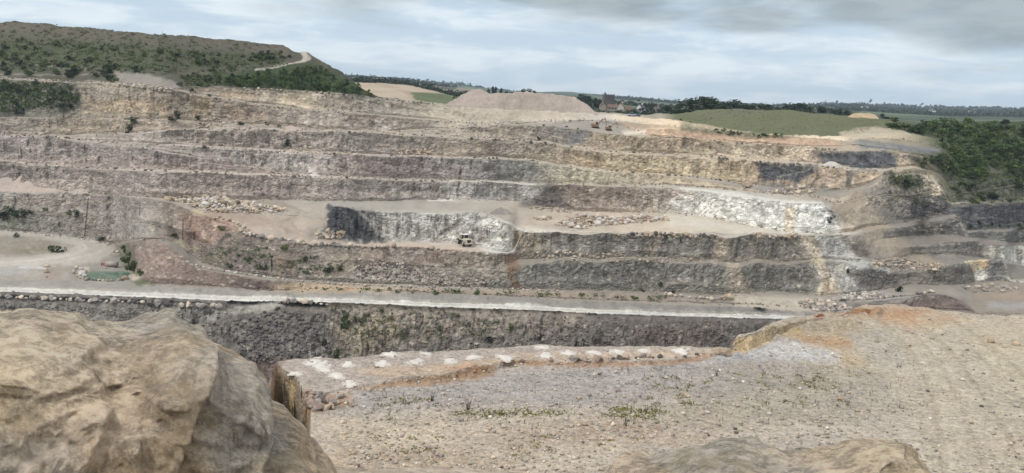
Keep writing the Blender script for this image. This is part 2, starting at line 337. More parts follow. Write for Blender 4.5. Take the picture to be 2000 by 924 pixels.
# default colour of every band along its length
BC = {
 0: [(0,(216,213,209))],
 1: [(0,(158,151,146)),(800,(150,143,138)),(1500,(135,128,126)),(1700,(150,140,132))],
 2: [(0,(168,158,150)),(300,(150,142,135)),(600,(152,140,126)),(1400,(155,145,135)),(1500,(178,166,152)),(1800,(150,138,130))],
 3: [(0,(140,130,122)),(330,(112,94,86)),(520,(98,84,80)),(600,(140,122,104)),(800,(135,116,100)),(1200,(118,108,100)),(1600,(120,108,102)),(1800,(112,95,90))],
 4: [(0,(150,142,132)),(400,(150,142,132)),(600,(128,122,116)),(1500,(150,140,132))],
 5: [(0,(124,118,113)),(280,(124,112,104)),(420,(116,102,94)),(560,(118,108,100)),(900,(122,114,106)),(1040,(104,101,97)),(1500,(108,104,99)),(1640,(150,144,138)),(1720,(112,106,104)),(1800,(122,112,104)),(2000,(150,148,142))],
 6: [(0,(128,120,114)),(400,(118,104,96)),(900,(120,110,102)),(1040,(142,132,122)),(1600,(145,135,126)),(1760,(140,132,126))],
 7: [(0,(134,126,120)),(280,(128,116,108)),(400,(124,106,96)),(600,(120,108,100)),(900,(128,114,102)),(1030,(110,103,96)),(1300,(108,102,96)),(1580,(128,118,108)),(1700,(118,110,104)),(1900,(128,122,116)),(2000,(165,162,154))],
 8: [(0,(172,161,150)),(420,(172,155,143)),(640,(182,165,150)),(960,(196,183,170)),(1040,(185,170,155)),(1650,(180,172,162)),(1800,(140,130,124))],
 9: [(0,(150,140,132)),(700,(152,146,140)),(1000,(180,175,168)),(1690,(110,104,100)),(2000,(112,110,106))],
 10:[(0,(176,165,155)),(420,(176,160,148)),(640,(165,157,150)),(960,(170,160,150)),(1060,(182,165,150)),(1300,(198,180,158)),(1640,(195,186,176)),(1720,(145,136,130))],
 11:[(0,(138,124,117)),(500,(142,126,120)),(800,(135,125,120)),(1060,(108,98,94)),(1120,(128,112,102)),(1240,(146,130,118)),(1360,(172,162,152)),(1480,(184,181,177)),(1620,(188,186,182)),(1650,(152,136,120)),(1740,(135,124,116)),(1790,(120,112,106)),(1860,(98,97,98)),(2100,(96,96,98))],
 12:[(0,(188,174,162)),(900,(190,176,164)),(1040,(205,197,188)),(1090,(180,168,155)),(1500,(186,178,168)),(1640,(158,142,126)),(1800,(112,106,92))],
 13:[(0,(142,126,119)),(500,(142,125,119)),(900,(128,122,118)),(1060,(130,122,112)),(1200,(152,136,112)),(1350,(155,140,122)),(1650,(150,135,120)),(1850,(105,104,92))],
 14:[(0,(178,164,152))],
 15:[(0,(146,130,122)),(300,(142,127,119)),(540,(148,136,130)),(700,(142,124,120)),(850,(122,112,110)),(980,(122,118,116)),(1090,(140,132,116)),(1300,(158,142,118)),(1440,(150,134,116)),(1640,(150,136,122)),(1750,(132,122,110)),(1830,(140,130,118)),(1870,(80,80,70)),(2100,(78,78,68))],
 16:[(0,(182,166,154)),(700,(184,168,156)),(1300,(186,170,150)),(1480,(150,143,138)),(1640,(152,143,134)),(1800,(150,135,115)),(1880,(70,78,56))],
 17:[(0,(146,130,120)),(300,(140,126,116)),(540,(138,122,112)),(700,(134,120,112)),(860,(136,120,106)),(980,(132,116,104)),(1090,(148,130,106)),(1250,(158,138,108)),(1400,(162,143,115)),(1500,(150,130,108)),(1700,(158,138,115)),(1790,(150,138,115)),(1870,(72,78,58))],
 18:[(0,(182,166,154)),(700,(178,162,148)),(1300,(186,168,146)),(1700,(182,172,158)),(1800,(180,165,140)),(1870,(72,80,56))],
 19:[(0,(140,122,108)),(250,(142,120,98)),(430,(150,132,118)),(700,(138,122,108)),(880,(148,132,116)),(1000,(140,122,104)),(1110,(118,108,104)),(1160,(146,126,98)),(1300,(144,122,94)),(1420,(160,140,114)),(1600,(165,142,116)),(1700,(90,90,96)),(1770,(150,132,112)),(1840,(80,80,62))],
 20:[(0,(170,155,142)),(420,(165,150,136)),(900,(176,160,142)),(1170,(160,150,140)),(1260,(178,155,122)),(1480,(176,150,118)),(1700,(178,158,130)),(1800,(120,112,80)),(1860,(70,80,54))],
 21:[(0,(112,106,92)),(150,(128,116,100)),(240,(142,124,104)),(430,(142,122,104)),(600,(144,126,114)),(760,(138,122,108)),(900,(156,140,120)),(1150,(150,140,128)),(1260,(170,132,98)),(1450,(168,132,98)),(1620,(160,128,98)),(1680,(112,110,108)),(1770,(108,106,102)),(1840,(78,82,60))],
 22:[(0,(165,152,140)),(430,(160,145,132)),(700,(166,150,136)),(900,(172,156,140)),(1170,(162,150,140)),(1260,(178,150,115)),(1480,(120,116,82)),(1640,(176,158,130)),(1790,(150,136,108)),(1850,(70,80,54))],
 23:[(0,(140,125,110)),(430,(146,126,106)),(600,(150,132,112)),(720,(142,130,116)),(900,(154,138,118)),(1090,(170,153,134)),(1170,(160,150,142)),(1250,(182,158,124)),(1400,(172,145,110)),(1640,(182,160,128)),(1760,(150,132,104)),(1830,(70,78,54))],
 24:[(0,(150,138,124)),(430,(120,112,98)),(700,(150,138,125)),(900,(170,156,142)),(1250,(178,160,135)),(1340,(112,112,76)),(1690,(112,110,78)),(1780,(70,78,54))],
 25:[(0,(90,89,68)),(500,(92,89,70)),(560,(92,84,72)),(620,(70,74,54)),(730,(62,68,48)),(760,(150,140,125)),(1290,(160,148,126)),(1320,(100,104,68)),(1740,(100,104,70)),(1800,(62,76,46)),(2100,(60,74,46))],
}
def band_colour(i, px):
    st = BC[i]; xs = [s[0] for s in st]
    k = KW if BANDS[i][0] == FACE else KF
    if i in (24, 25): k = KF * 0.95
    c = np.array([srgb(*s[1]) / k for s in st])
    return np.stack([np.interp(px, xs, c[:, j]) for j in range(3)], -1)
for i in range(len(BANDS)):
    lo, hi = np.array(L[NAMES[i]], float), np.array(L[NAMES[i + 1]], float)
    xs = np.arange(PX0, PX0 + PW)
    yl, yh = np.interp(xs, lo[:, 0], lo[:, 1]), np.interp(xs, hi[:, 0], hi[:, 1])
    cc = band_colour(i, xs)
    jit = N_C * 0.7
    m = (YY + jit <= yl[None] + 0.3) & (YY + jit > yh[None] - 0.7)
    ALB[m] = np.broadcast_to(cc[None], ALB.shape)[m]
# ---- patches on top of the band colours (photo pixel outlines of rock types, soils, tracks and some shade)
# general mottling first
m_ = 1 + 0.10 * N_A + 0.08 * N_B
ALB *= np.clip(m_, 0.6, 1.4)[..., None]
warm = np.clip(N_A * 0.5 + N_B * 0.3, -1, 1)[..., None]
ALB *= 1 + warm * np.array([0.03, 0.0, -0.03], np.float32)

# --- pit wall under the haul road
paint([(-200,580),(440,596),(1570,626),(1700,760),(-200,820)], (104,96,92), 1, 2, 2)
paint([(640,592),(1000,604),(1150,612),(1120,650),(900,660),(700,690),(640,640)], (138,124,110), .75, 8, 14, tex=.8)
paint([(690,600),(1000,612),(1000,632),(700,625)], (152,138,124), .6, 8, 10, tex=.9)
paint([(660,640),(760,600),(790,640),(740,690),(650,700)], (138,124,96), .6, 8, 12, tex=.8)
paint([(1150,615),(1560,626),(1500,650),(1430,690),(1150,680)], (92,84,82), .85, 8, 8, tex=.5)
paint([(1230,640),(1420,640),(1400,680),(1230,676)], (98,76,72), .6, 6, 12, tex=.9)
paint([(440,640),(540,596),(620,640),(660,700),(500,710),(440,690)], (96,92,91), .8, 10, 8, tex=.4)
paint([(490,690),(620,705),(540,740),(480,730)], (96,74,68), .7, 5, 6)
paint([(-200,584),(0,584),(440,602),(400,640),(-200,640)], (118,112,107), .9, 5, 5, tex=.5)
paint([(0,590),(110,592),(110,614),(0,610)], (92,86,82), .8, 5, 6, tex=.8)
paint([(390,622),(470,600),(540,592),(556,598),(520,610),(440,618),(405,634)], (176,168,160), 1, 3, 2, KF)
stroke(ypoly('b0', -200, 440, 4), 5, (150,142,135), .8, 2, 1.5)
for w_, o_, cl_, al_ in ((3, -1.0, (176,168,160), .6), (2, 2.6, (186,180,172), .6), (2, 5.5, (168,160,152), .7)):
    stroke([(x, y - 9.5 + o_ + 1.0 * math.sin(x * .013)) for x, y in ypoly('b0', -200, 1570)], w_, cl_, al_, 1.2, 1.2)
# --- yard with the curving road, pond banks
paint([(-200,448),(0,449),(110,458),(190,468),(225,482),(225,495),(190,512),(120,520),(0,523),(-200,526),(-200,505),(0,505),(70,500),(130,490),(150,480),(100,470),(0,458),(-200,455)], (186,177,168), .9, 4, 3, KF)
stroke([(-200,512),(0,512),(80,508),(140,498),(170,486),(160,476)], 4, (204,196,188), .7, 2, 1)
stroke([(0,518),(110,512),(190,496),(205,484)], 3, (204,196,188), .6, 2, 1)
paint([(-200,462),(0,462),(80,464),(118,474),(112,488),(60,498),(0,500),(-200,500)], (146,134,118), .9, 4, 4, KF, tex=.4)
paint([(20,484),(110,486),(100,496),(30,496)], (118,116,84), .7, 4, 5, KF, tex=.7)
paint([(-60,525),(60,522),(50,534),(-60,538)], (172,170,170), .8, 5, 4, KF)
paint([(90,518),(120,516),(118,545),(88,545)], (160,138,126), .7, 5, 4, KF)
paint([(160,522),(172,520),(176,528),(168,545),(152,540)], (198,186,172), .8, 2, 2, KF)
paint([(246,540),(270,532),(284,540),(262,550)], (198,182,164), .9, 2, 2, KF)
paint([(258,552),(290,546),(300,556),(268,558)], (92,104,62), .8, 3, 3, KF)
paint([(225,480),(250,476),(262,500),(258,530),(240,515)], (98,98,74), .7, 4, 4)
# --- red spur
paint([(262,478),(300,470),(330,484),(360,506),(330,552),(290,554),(262,520)], (134,110,100), .8, 4, 8, tex=.9)
paint([(320,540),(350,512),(400,528),(520,548),(540,566),(460,562),(300,556)], (114,94,87), .85, 4, 6, tex=.5)
paint([(300,505),(330,498),(345,515),(320,528)], (146,118,106), .7, 3, 5, tex=.5)
paint([(330,548),(400,540),(410,556),(330,557)], (134,114,98), .7, 4, 6, tex=.8)
paint([(440,550),(540,556),(530,566),(450,562)], (88,72,70), .8, 4, 4)
paint([(530,556),(700,556),(760,560),(760,572),(600,572),(530,568)], (164,140,112), .8, 4, 5, tex=.6)
paint([(900,566),(1300,576),(1300,588),(900,574)], (128,110,96), .7, 4, 5, tex=.6)
paint([(600,568),(690,562),(690,570),(610,574)], (150,122,92), .6, 3, 3)
# ramp road
stroke([(328,462),(350,474),(375,495),(395,514),(430,528),(480,538),(540,546),(620,553),(780,560),(1100,569)], 7, (160,150,138), .85, 2.5, 1.5)
stroke([(335,466),(365,482),(385,488)], 9, (168,150,124), .8, 3, 2)
# --- left wall
paint([(-200,385),(0,388),(150,392),(150,404),(0,402),(-200,400)], (152,126,110), .6, 6, 6, tex=.8)
paint([(0,420),(60,415),(90,450),(0,448)], (96,98,80), .7, 6, 8, tex=.6)
paint([(0,395),(60,392),(60,425),(0,425)], (108,104,90), .6, 6, 8, tex=.7)
paint([(200,392),(300,388),(330,440),(300,470),(220,465),(190,430)], (136,128,122), .8, 8, 8, tex=.5)
paint([(290,420),(340,425),(350,465),(300,462)], (120,104,92), .6, 8, 8, tex=.6)
paint([(350,415),(440,420),(470,445),(420,480),(360,470)], (142,108,94), .85, 6, 8, tex=.6)
paint([(375,412),(410,404),(412,420),(380,424)], (150,134,106), .8, 3, 3)
stroke([(450,458),(436,466),(428,480),(418,490),(408,498)], 8, (88,88,88), .85, 3, 2)
paint([(395,500),(430,480),(445,500),(430,520),(405,515)], (118,114,88), .7, 4, 6, tex=.5)
# --- lower wall centre
paint([(430,490),(480,460),(620,478),(600,520),(520,540),(440,528)], (108,98,92), .8, 6, 8, tex=.5)
paint([(530,500),(575,485),(590,530),(540,545)], (132,108,90), .6, 6, 8, tex=.5)
paint([(560,480),(700,482),(700,520),(580,540)], (124,112,104), .7, 6, 8, tex=.6)
paint([(648,500),(690,495),(690,535),(650,540)], (134,120,98), .8, 5, 6, tex=.5)
paint([(700,484),(870,488),(900,500),(820,520),(720,512)], (126,104,94), .75, 6, 9, tex=.7)
paint([(760,485),(830,490),(800,510),(770,512)], (140,132,126), .6, 4, 6, tex=.6)
paint([(690,525),(760,512),(880,545),(980,556),(960,566),(690,558)], (150,142,134), .7, 8, 6, tex=.6)
paint([(880,495),(1000,500),(1000,550),(900,540)], (136,124,110), .7, 8, 8, tex=.6)
paint([(985,494),(1012,494),(1016,520),(1002,545),(1020,560),(1000,562),(990,530)], (112,86,64), .85, 3, 3)
paint([(1018,456),(1050,454),(1060,490),(1022,494)], (146,132,108), .6, 5, 6, tex=.5)
paint([(1060,460),(1400,464),(1400,508),(1090,500)], (102,98,94), .7, 6, 8, tex=.6)
paint([(1270,462),(1290,462),(1280,500),(1262,498)], (140,122,104), .6, 4, 4)
paint([(1398,468),(1420,464),(1425,510),(1390,512)], (162,142,122), .8, 4, 4)
paint([(1420,515),(1440,512),(1470,570),(1420,576)], (150,134,118), .8, 6, 5)
paint([(1040,512),(1230,516),(1230,565),(1040,560)], (98,95,92), .7, 8, 8, tex=.5)
paint([(1240,545),(1400,545),(1420,575),(1240,572)], (112,104,96), .7, 8, 8, tex=.5)
paint([(1480,470),(1570,466),(1575,512),(1480,516)], (106,101,96), .7, 6, 8, tex=.5)
paint([(1500,525),(1590,520),(1600,572),(1500,570)], (100,96,92), .8, 6, 8, tex=.5)
paint([(1000,496),(1400,503),(1640,503),(1640,514),(1400,517),(1010,514)], (156,144,130), .65, 4, 3, KF, tex=.5)
# tan rubble chute and grey chute
paint([(1566,462),(1586,462),(1604,500),(1626,545),(1652,575),(1592,577),(1606,545),(1584,505)], (206,188,162), .95, 4, 4, KF)
paint([(1612,545),(1650,575),(1600,578)], (190,166,134), .7, 5, 4, KF)
paint([(1594,464),(1640,462),(1660,490),(1730,520),(1740,535),(1690,540),(1640,520),(1612,500)], (186,183,180), .95, 5, 6, KF)
paint([(1640,540),(1690,530),(1700,562),(1800,580),(1700,590),(1630,585)], (166,162,158), .8, 6, 6, KF, tex=.4)
paint([(1660,476),(1696,468),(1700,506),(1672,500)], (88,80,72), .95, 3, 4, tex=.3)
paint([(1660,540),(1700,520),(1750,540),(1756,560),(1690,565)], (86,81,78), .95, 5, 6, tex=.3)
# --- dumper floor
paint([(560,400),(640,394),(640,430),(600,445),(560,430)], (184,168,154), .6, 10, 6, KF)
stroke([(488,393),(555,400),(585,412),(575,425),(545,436),(560,452),(600,464),(680,474)], 6, (150,130,118), .55, 4, 2)
stroke([(500,396),(570,404),(600,416),(570,436),(580,450),(640,466)], 3, (148,128,116), .5, 2, 1)
paint([(600,448),(645,440),(640,462),(605,462)], (140,134,130), .8, 6, 4, KF)
paint([(400,418),(520,420),(545,440),(500,444),(440,428)], (172,146,132), .7, 6, 4, KF)
paint([(690,474),(880,478),(960,490),(900,492),(720,482)], (196,172,156), .8, 4, 2, KF)
# --- promontory
paint([(640,400),(688,408),(708,420),(722,440),(752,474),(690,474),(638,463)], (68,68,71), 1, 3, 6)
paint([(690,406),(746,413),(738,432),(716,430)], (92,90,90), .75, 4, 7, tex=.6)
paint([(712,440),(744,448),(765,474),(735,474)], (112,108,106), .6, 5, 7, tex=.5)
paint([(646,403),(672,406),(664,440),(650,452)], (78,80,90), .8, 4, 5, tex=.5)
for q in range(5): stroke([(660 + q * 15, 404 + q * 3), (676 + q * 14, 420), (682 + q * 15, 440), (676 + q * 16, 470)], 3, ((92,92,98), (52,52,56))[q % 2], .6, 1.5, 2, KW)
paint([(744,414),(930,416),(960,440),(990,480),(960,488),(780,470),(740,440)], (160,154,150), .9, 5, 6, tex=.5)
stroke([(860,458),(890,440),(898,430)], 8, (96,80,76), .8, 3, 3, KW)
stroke([(800,430),(770,455)], 4, (110,104,100), .6, 2, 2, KW)
paint([(930,450),(955,440),(960,470),(930,476)], (118,102,98), .8, 5, 6, tex=.5)
paint([(935,422),(990,440),(1018,452),(1010,492),(975,488),(950,450)], (178,172,165), .8, 5, 6, tex=.4)
paint([(985,440),(1018,452),(1030,494),(1010,470)], (150,128,104), .7, 4, 4, tex=.4)
paint([(940,486),(1004,488),(1004,495),(950,494)], (205,200,196), .9, 3, 2, KF)
paint([(830,388),(884,390),(890,394),(836,392)], (222,220,216), .9, 2, 1, KF)
stroke([(940,420),(980,433),(1018,449)], 6, (212,208,202), .8, 3, 1.5)
paint([(1018,440),(1090,450),(1030,453)], (214,204,192), .7, 4, 2, KF)
# --- right bench back wall
paint([(1050,362),(1088,359),(1100,385),(1135,411),(1010,401),(1030,385)], (84,76,74), .95, 4, 4)
paint([(1090,362),(1240,366),(1250,412),(1130,410)], (124,108,98), .7, 6, 8, tex=.7)
paint([(1180,362),(1330,370),(1330,385),(1180,378)], (116,96,90), .6, 5, 6, tex=.7)
paint([(1300,395),(1380,380),(1620,402),(1640,455),(1540,452),(1440,432),(1330,416)], (186,184,182), .85, 6, 8, tex=.5)
paint([(1535,405),(1555,405),(1550,452),(1528,452)], (190,166,134), .8, 3, 4, tex=.4)
paint([(1612,405),(1624,410),(1640,440),(1625,425)], (98,88,76), .8, 3, 3)
stroke(ypoly('b12', 1330, 1607, -1.5), 6, (214,211,206), .8, 2, 1)
paint([(1300,416),(1420,438),(1540,456),(1680,459),(1500,460),(1300,440)], (206,198,188), .6, 6, 3, KF)
# talus between
paint([(1636,425),(1662,372),(1684,370),(1712,405),(1745,450),(1800,498),(1840,516),(1750,524),(1694,474),(1690,456)], (166,149,130), .95, 4, 4, KF)
paint([(1690,470),(1750,500),(1830,518),(1760,528),(1700,516)], (160,148,136), .7, 4, 5, KF, tex=.5)
paint([(1684,372),(1735,360),(1750,410),(1770,432),(1730,440)], (140,132,124), .8, 5, 6, KF)
# buttress
paint([(1725,340),(1800,338),(1815,370),(1770,372),(1735,362)], (80,80,68), .85, 4, 6, tex=.5)
paint([(1800,340),(1822,344),(1845,376),(1828,390),(1806,366)], (190,172,148), .9, 3, 4, tex=.3)
paint([(1690,385),(1730,390),(1740,402),(1700,402)], (158,142,124), .8, 4, 5, tex=.6)
paint([(1775,392),(1845,384),(1850,415),(1780,428)], (78,76,79), .95, 4, 5, tex=.3)  # dark lower cliff, deepened with cloud shade in its colour
paint([(1740,448),(1800,440),(1870,425),(1880,440),(1872,460),(1780,460)], (116,110,106), .8, 3, 5, tex=.5)
paint([(1830,432),(1876,428),(1880,455),(1835,458)], (88,88,92), .8, 3, 4, tex=.4)
paint([(1886,512),(1928,508),(1916,540),(1902,532)], (196,176,140), .9, 2, 3)
paint([(1910,510),(1932,510),(1930,525),(1914,524)], (176,142,96), .8, 2, 3)
paint([(1900,530),(1930,528),(1920,550),(1906,552)], (188,186,180), .8, 2, 3)
paint([(1930,510),(1964,508),(1968,545),(1930,545)], (98,98,100), .8, 3, 4, tex=.4)
paint([(1955,484),(2150,480),(2150,522),(1960,515)], (188,186,178), .7, 4, 4, tex=.6)
paint([(1984,486),(1998,486),(1996,518),(1984,515)], (96,96,96), .8, 2, 2)
paint([(1880,408),(2150,395),(2150,445),(1886,452)], (92,92,94), .9, 3, 5, tex=.3)
paint([(1890,440),(2010,432),(2010,447),(1890,452)], (88,98,66), .7, 4, 5, tex=.7)
paint([(1856,396),(1856,340),(1900,325),(2150,325),(2150,392)], (76,78,68), .8, 6, 6, tex=.4)
paint([(1880,370),(2000,356),(2010,384),(1880,396)], (96,90,86), .7, 6, 8, tex=.6)
paint(between('b9', 'b10', 1725, 1884, 0, .75), (80,77,78), .9, 2, 3, tex=.3)  # right-end fronts: dark rock, with cloud shade painted into the tone
paint(between('b7', 'b8', 1778, 1922, 0, .8), (90,86,84), .9, 2, 3, tex=.4)
paint(between('b5', 'b6', 1768, 1900, 0, .85), (100,94,88), .85, 2, 3, tex=.4)
paint(between('b11', 'b12', 1852, 2150), (78,78,82), .9, 2, 3, tex=.3)
paint(between('b9', 'b10', 1890, 2150), (88,88,88), .8, 2, 3, tex=.4)
# pit floor right
paint([(1890,560),(2150,555),(2150,640),(1905,615)], (148,134,122), .9, 6, 6, KF)
paint([(1930,590),(2100,592),(2100,604),(1930,602)], (160,158,160), .8, 5, 4, KF)
paint([(1895,575),(1985,570),(2010,582),(1930,584)], (178,152,128), .7, 5, 4, KF, tex=.5)
paint([(1756,592),(1850,578),(1885,590),(1905,612),(1830,606)], (98,82,78), .9, 4, 5, tex=.4)
stroke([(1560,612),(1640,598),(1740,590),(1850,576),(1950,566)], 5, (150,142,136), .8, 3, 2)
paint([(1425,578),(1604,582),(1640,600),(1560,604),(1440,596)], (192,178,162), .9, 5, 4, KF)
for P, n1, n2, s_ in (([(1690,385),(1730,345),(1800,338),(1848,374),(1850,425),(1760,420),(1700,402)], 70, 60, 1), ([(1740,448),(1876,425),(1884,458),(1780,462)], 26, 26, 2), ([(1040,462),(1580,466),(1590,570),(1240,572),(1020,550)], 150, 170, 3),
    ([(430,470),(700,486),(980,500),(1000,560),(560,545),(430,525)], 130, 150, 4), ([(270,480),(340,490),(400,530),(530,550),(500,564),(300,552)], 50, 50, 5), ([(200,392),(300,390),(440,440),(460,480),(330,470),(220,465)], 60, 60, 6),
    ([(640,606),(1540,630),(1440,685),(700,692)], 150, 160, 7), ([(440,640),(560,600),(640,650),(650,700),(480,700)], 60, 60, 12), ([(1090,364),(1540,400),(1530,448),(1300,412),(1140,410)], 60, 70, 8), ([(0,392),(200,396),(200,455),(0,445)], 40, 50, 9)):
    spots(P, n1, (178,164,148), (1.2, 4.0), .55, KW, s_, .5); spots(P, n2, (74,68,65), (1.0, 3.6), .6, KW, s_ + 40, .5)
for nm0, nm1, q in (('b11','b12',20),('b13','b14',21),('b15','b16',22),('b17','b18',23),('b19','b20',24)):
    P = between(nm0, nm1, 0, 1620, .1, .9)
    spots(P, 170, (176,160,144), (1.0, 3.6), .5, KW, q, .6); spots(P, 190, (88,78,74), (.9, 3.2), .55, KW, q + 40, .8)
# --- benches above
paint([(0,320),(200,328),(200,345),(90,350),(0,335)], (104,96,90), .7, 5, 8, tex=.7)
paint([(860,356),(1010,360),(1060,368),(1040,392),(880,388)], (174,170,166), .85, 8, 8, tex=.6)
paint([(930,360),(960,360),(950,388),(915,384)], (100,98,98), .7, 4, 6, tex=.6)
paint([(550,306),(660,308),(640,338),(560,338)], (164,156,150), .7, 5, 8, tex=.7)
paint([(760,312),(920,316),(900,344),(770,344)], (116,104,104), .7, 8, 10, tex=.7)
paint([(990,318),(1060,326),(1050,350),(990,346)], (116,116,118), .75, 5, 8, tex=.6)
paint([(112,278),(140,278),(138,305),(114,302)], (82,76,72), .8, 4, 5, tex=.6)
paint([(148,282),(176,284),(172,310),(150,308)], (82,76,72), .8, 4, 5, tex=.6)
paint([(380,265),(420,264),(415,280),(385,280)], (140,116,90), .6, 4, 6, tex=.7)
paint([(660,262),(860,272),(860,300),(660,296)], (124,112,106), .6, 8, 9, tex=.6)
paint([(850,275),(960,280),(960,300),(860,300)], (144,122,98), .6, 6, 8, tex=.6)
paint([(1060,285),(1110,292),(1110,318),(1060,312)], (104,96,86), .6, 6, 8, tex=.6)
paint([(1090,292),(1170,300),(1170,322),(1100,316)], (158,130,102), .7, 6, 8, tex=.6)
paint([(1170,300),(1420,312),(1420,345),(1180,330)], (164,146,118), .6, 6, 8, tex=.6)
paint([(1084,334),(1180,338),(1180,360),(1090,357)], (160,148,122), .6, 6, 8, tex=.6)
paint([(1115,256),(1150,258),(1142,282),(1112,282)], (104,102,108), .8, 3, 4)
paint([(1150,258),(1340,272),(1340,300),(1146,288)], (142,120,92), .6, 5, 8, tex=.7)
paint([(1240,274),(1290,276),(1290,292),(1240,292)], (110,92,78), .6, 5, 6, tex=.8)
# dark slate of the right end
paint([(1486,318),(1596,324),(1590,340),(1560,356),(1478,352)], (78,79,85), .95, 4, 8)
stroke([(1520,346),(1560,338),(1590,328)], 3, (150,145,138), .6, 2, 2, KW)
paint([(1590,324),(1660,334),(1640,365),(1600,362)], (146,122,108), .7, 5, 6, tex=.5)
paint([(1653,334),(1668,336),(1662,362),(1652,364)], (80,80,84), .8, 2, 2)
paint([(1480,355),(1610,362),(1630,372),(1510,368)], (112,110,110), .8, 5, 4, KF)
paint([(1584,294),(1752,300),(1750,326),(1690,328),(1600,318)], (76,78,86), .95, 4, 6)
paint([(1578,298),(1600,296),(1602,316),(1580,318)], (150,128,108), .7, 4, 4)
paint([(1752,302),(1776,303),(1790,326),(1755,326)], (166,146,120), .8, 3, 4)
paint([(1776,304),(1800,308),(1800,325),(1780,322)], (84,76,70), .8, 3, 4)
paint([(1690,282),(1838,290),(1830,298),(1680,292)], (104,104,110), .9, 4, 4)
paint([(1420,290),(1580,296),(1570,318),(1440,312)], (176,156,128), .6, 6, 8, tex=.6)
# orange upper right
paint([(1270,240),(1330,242),(1330,262),(1270,262)], (186,150,110), .7, 6, 6, tex=.5)
paint([(1300,252),(1640,276),(1632,286),(1300,268)], (168,124,90), .8, 4, 5, tex=.5)
paint([(1330,244),(1480,262),(1560,266),(1480,272),(1330,256)], (96,104,64), .85, 3, 4, KF, tex=.4)
paint([(1170,236),(1215,236),(1215,262),(1160,250)], (150,146,142), .7, 5, 4, KF)
paint([(1215,256),(1260,252),(1265,264),(1220,264)], (190,176,162), .8, 3, 4, tex=.5)
# upper left: orange and overgrown faces
paint([(165,192),(330,195),(330,226),(165,222)], (172,138,92), .75, 5, 7, tex=.7)
paint([(168,166),(300,172),(330,190),(168,192)], (152,134,112), .6, 8, 8, tex=.5)
paint([(375,190),(420,194),(400,225),(372,222)], (172,140,96), .8, 4, 6, tex=.5)
paint([(440,205),(520,212),(520,238),(445,232)], (160,124,88), .7, 5, 7, tex=.7)
paint([(430,178),(500,184),(500,196),(430,190)], (172,140,96), .6, 4, 5, tex=.6)
paint([(540,184),(610,192),(612,212),(545,205)], (178,152,112), .7, 4, 6, tex=.5)
paint([(-200,158),(0,158),(150,166),(158,200),(140,228),(0,226),(-200,222)], (84,84,68), .8, 8, 8, tex=.5)
paint([(120,236),(240,238),(240,258),(120,258)], (148,128,100), .7, 5, 6, tex=.6)
paint([(0,232),(80,234),(70,256),(0,254)], (112,104,98), .7, 5, 6, tex=.6)
paint([(690,202),(800,212),(800,226),(690,218)], (124,112,102), .6, 6, 8, tex=.7)
paint([(730,238),(800,240),(790,256),(735,254)], (164,152,144), .6, 4, 6, tex=.6)
paint([(808,238),(850,240),(846,252),(810,252)], (92,86,86), .8, 4, 5, tex=.5)
paint([(900,222),(1010,226),(1015,238),(910,238)], (122,108,96), .6, 5, 7, tex=.8)
paint([(1000,214),(1170,224),(1160,232),(1000,226)], (184,160,134), .6, 5, 5, KF, tex=.4)
# talus fan on the hill foot, tracks, vegetation on the hill
paint([(214,138),(290,142),(345,164),(350,176),(238,166),(226,150)], (152,140,130), .95, 3, 3, KF)
stroke([(-200,120),(0,124),(100,129),(178,136)], 2.5, (186,176,160), .5, 1.5, 1.5)
stroke([(-200,146),(0,146),(125,147),(214,141)], 3, (150,142,130), .8, 1.5, 1)
paint([(-200,30),(0,42),(357,70),(557,91),(560,104),(360,86),(180,74),(0,66),(-200,60)], (108,94,80), .85, 8, 6, KF, tex=.3)
paint([(-200,74),(0,76),(300,92),(560,112),(520,130),(330,140),(0,122),(-200,118)], (76,86,54), .9, 8, 10, KF, tex=.5)
paint([(420,148),(520,130),(600,122),(690,165),(730,186),(540,174),(430,165)], (58,74,44), .95, 4, 4, KF)
paint([(390,146),(440,144),(450,166),(395,168)], (74,88,52), .8, 5, 5, KF)
stroke([(500,135),(530,131),(565,124),(590,119),(604,114),(606,108),(592,100)], 4, (182,170,156), .95, 1.5, .8)
paint([(584,99),(597,98),(608,112),(604,117),(588,120),(592,110)], (182,170,156), .95, 1.5, .8, KF)
paint([(596,99),(607,106),(636,122),(640,132),(612,116)], (96,88,72), .9, 2, 2, KF)
# meadow
paint([(1314,223),(1443,210),(1657,226),(1700,262),(1471,260),(1340,246)], (104,108,68), .8, 6, 6, KF, tex=.5)
paint([(1340,224),(1443,212),(1500,216),(1400,230)], (112,104,74), .6, 6, 6, KF, tex=.5)
paint([(1640,258),(1700,250),(1770,252),(1778,262),(1660,274)], (190,170,140), .85, 4, 4, KF)
_g = ALB @ np.array([0.3, 0.55, 0.15], np.float32)
_gr = np.clip((ALB[..., 1] - np.maximum(ALB[..., 0], ALB[..., 2])) * 30, 0, 1)[..., None]      # keep the plant greens
ALB += (_g[..., None] - ALB) * (0.26 + 0.16 * np.clip((330 - YY) / 40, 0, 1))[..., None] * (1 - _gr)
ALB = np.clip(ALB, 0.012, 0.85)
def alb(px, py):
    x = np.clip(px - PX0, 0, PW - 1.01); y = np.clip(py - PY0, 0, PH - 1.01)
    ix, iy = x.astype(int), y.astype(int); fx, fy = (x - ix)[..., None], (y - iy)[..., None]
    return (ALB[iy, ix] * (1 - fx) * (1 - fy) + ALB[iy, ix + 1] * fx * (1 - fy)
            + ALB[iy + 1, ix] * (1 - fx) * fy + ALB[iy + 1, ix + 1] * fx * fy)
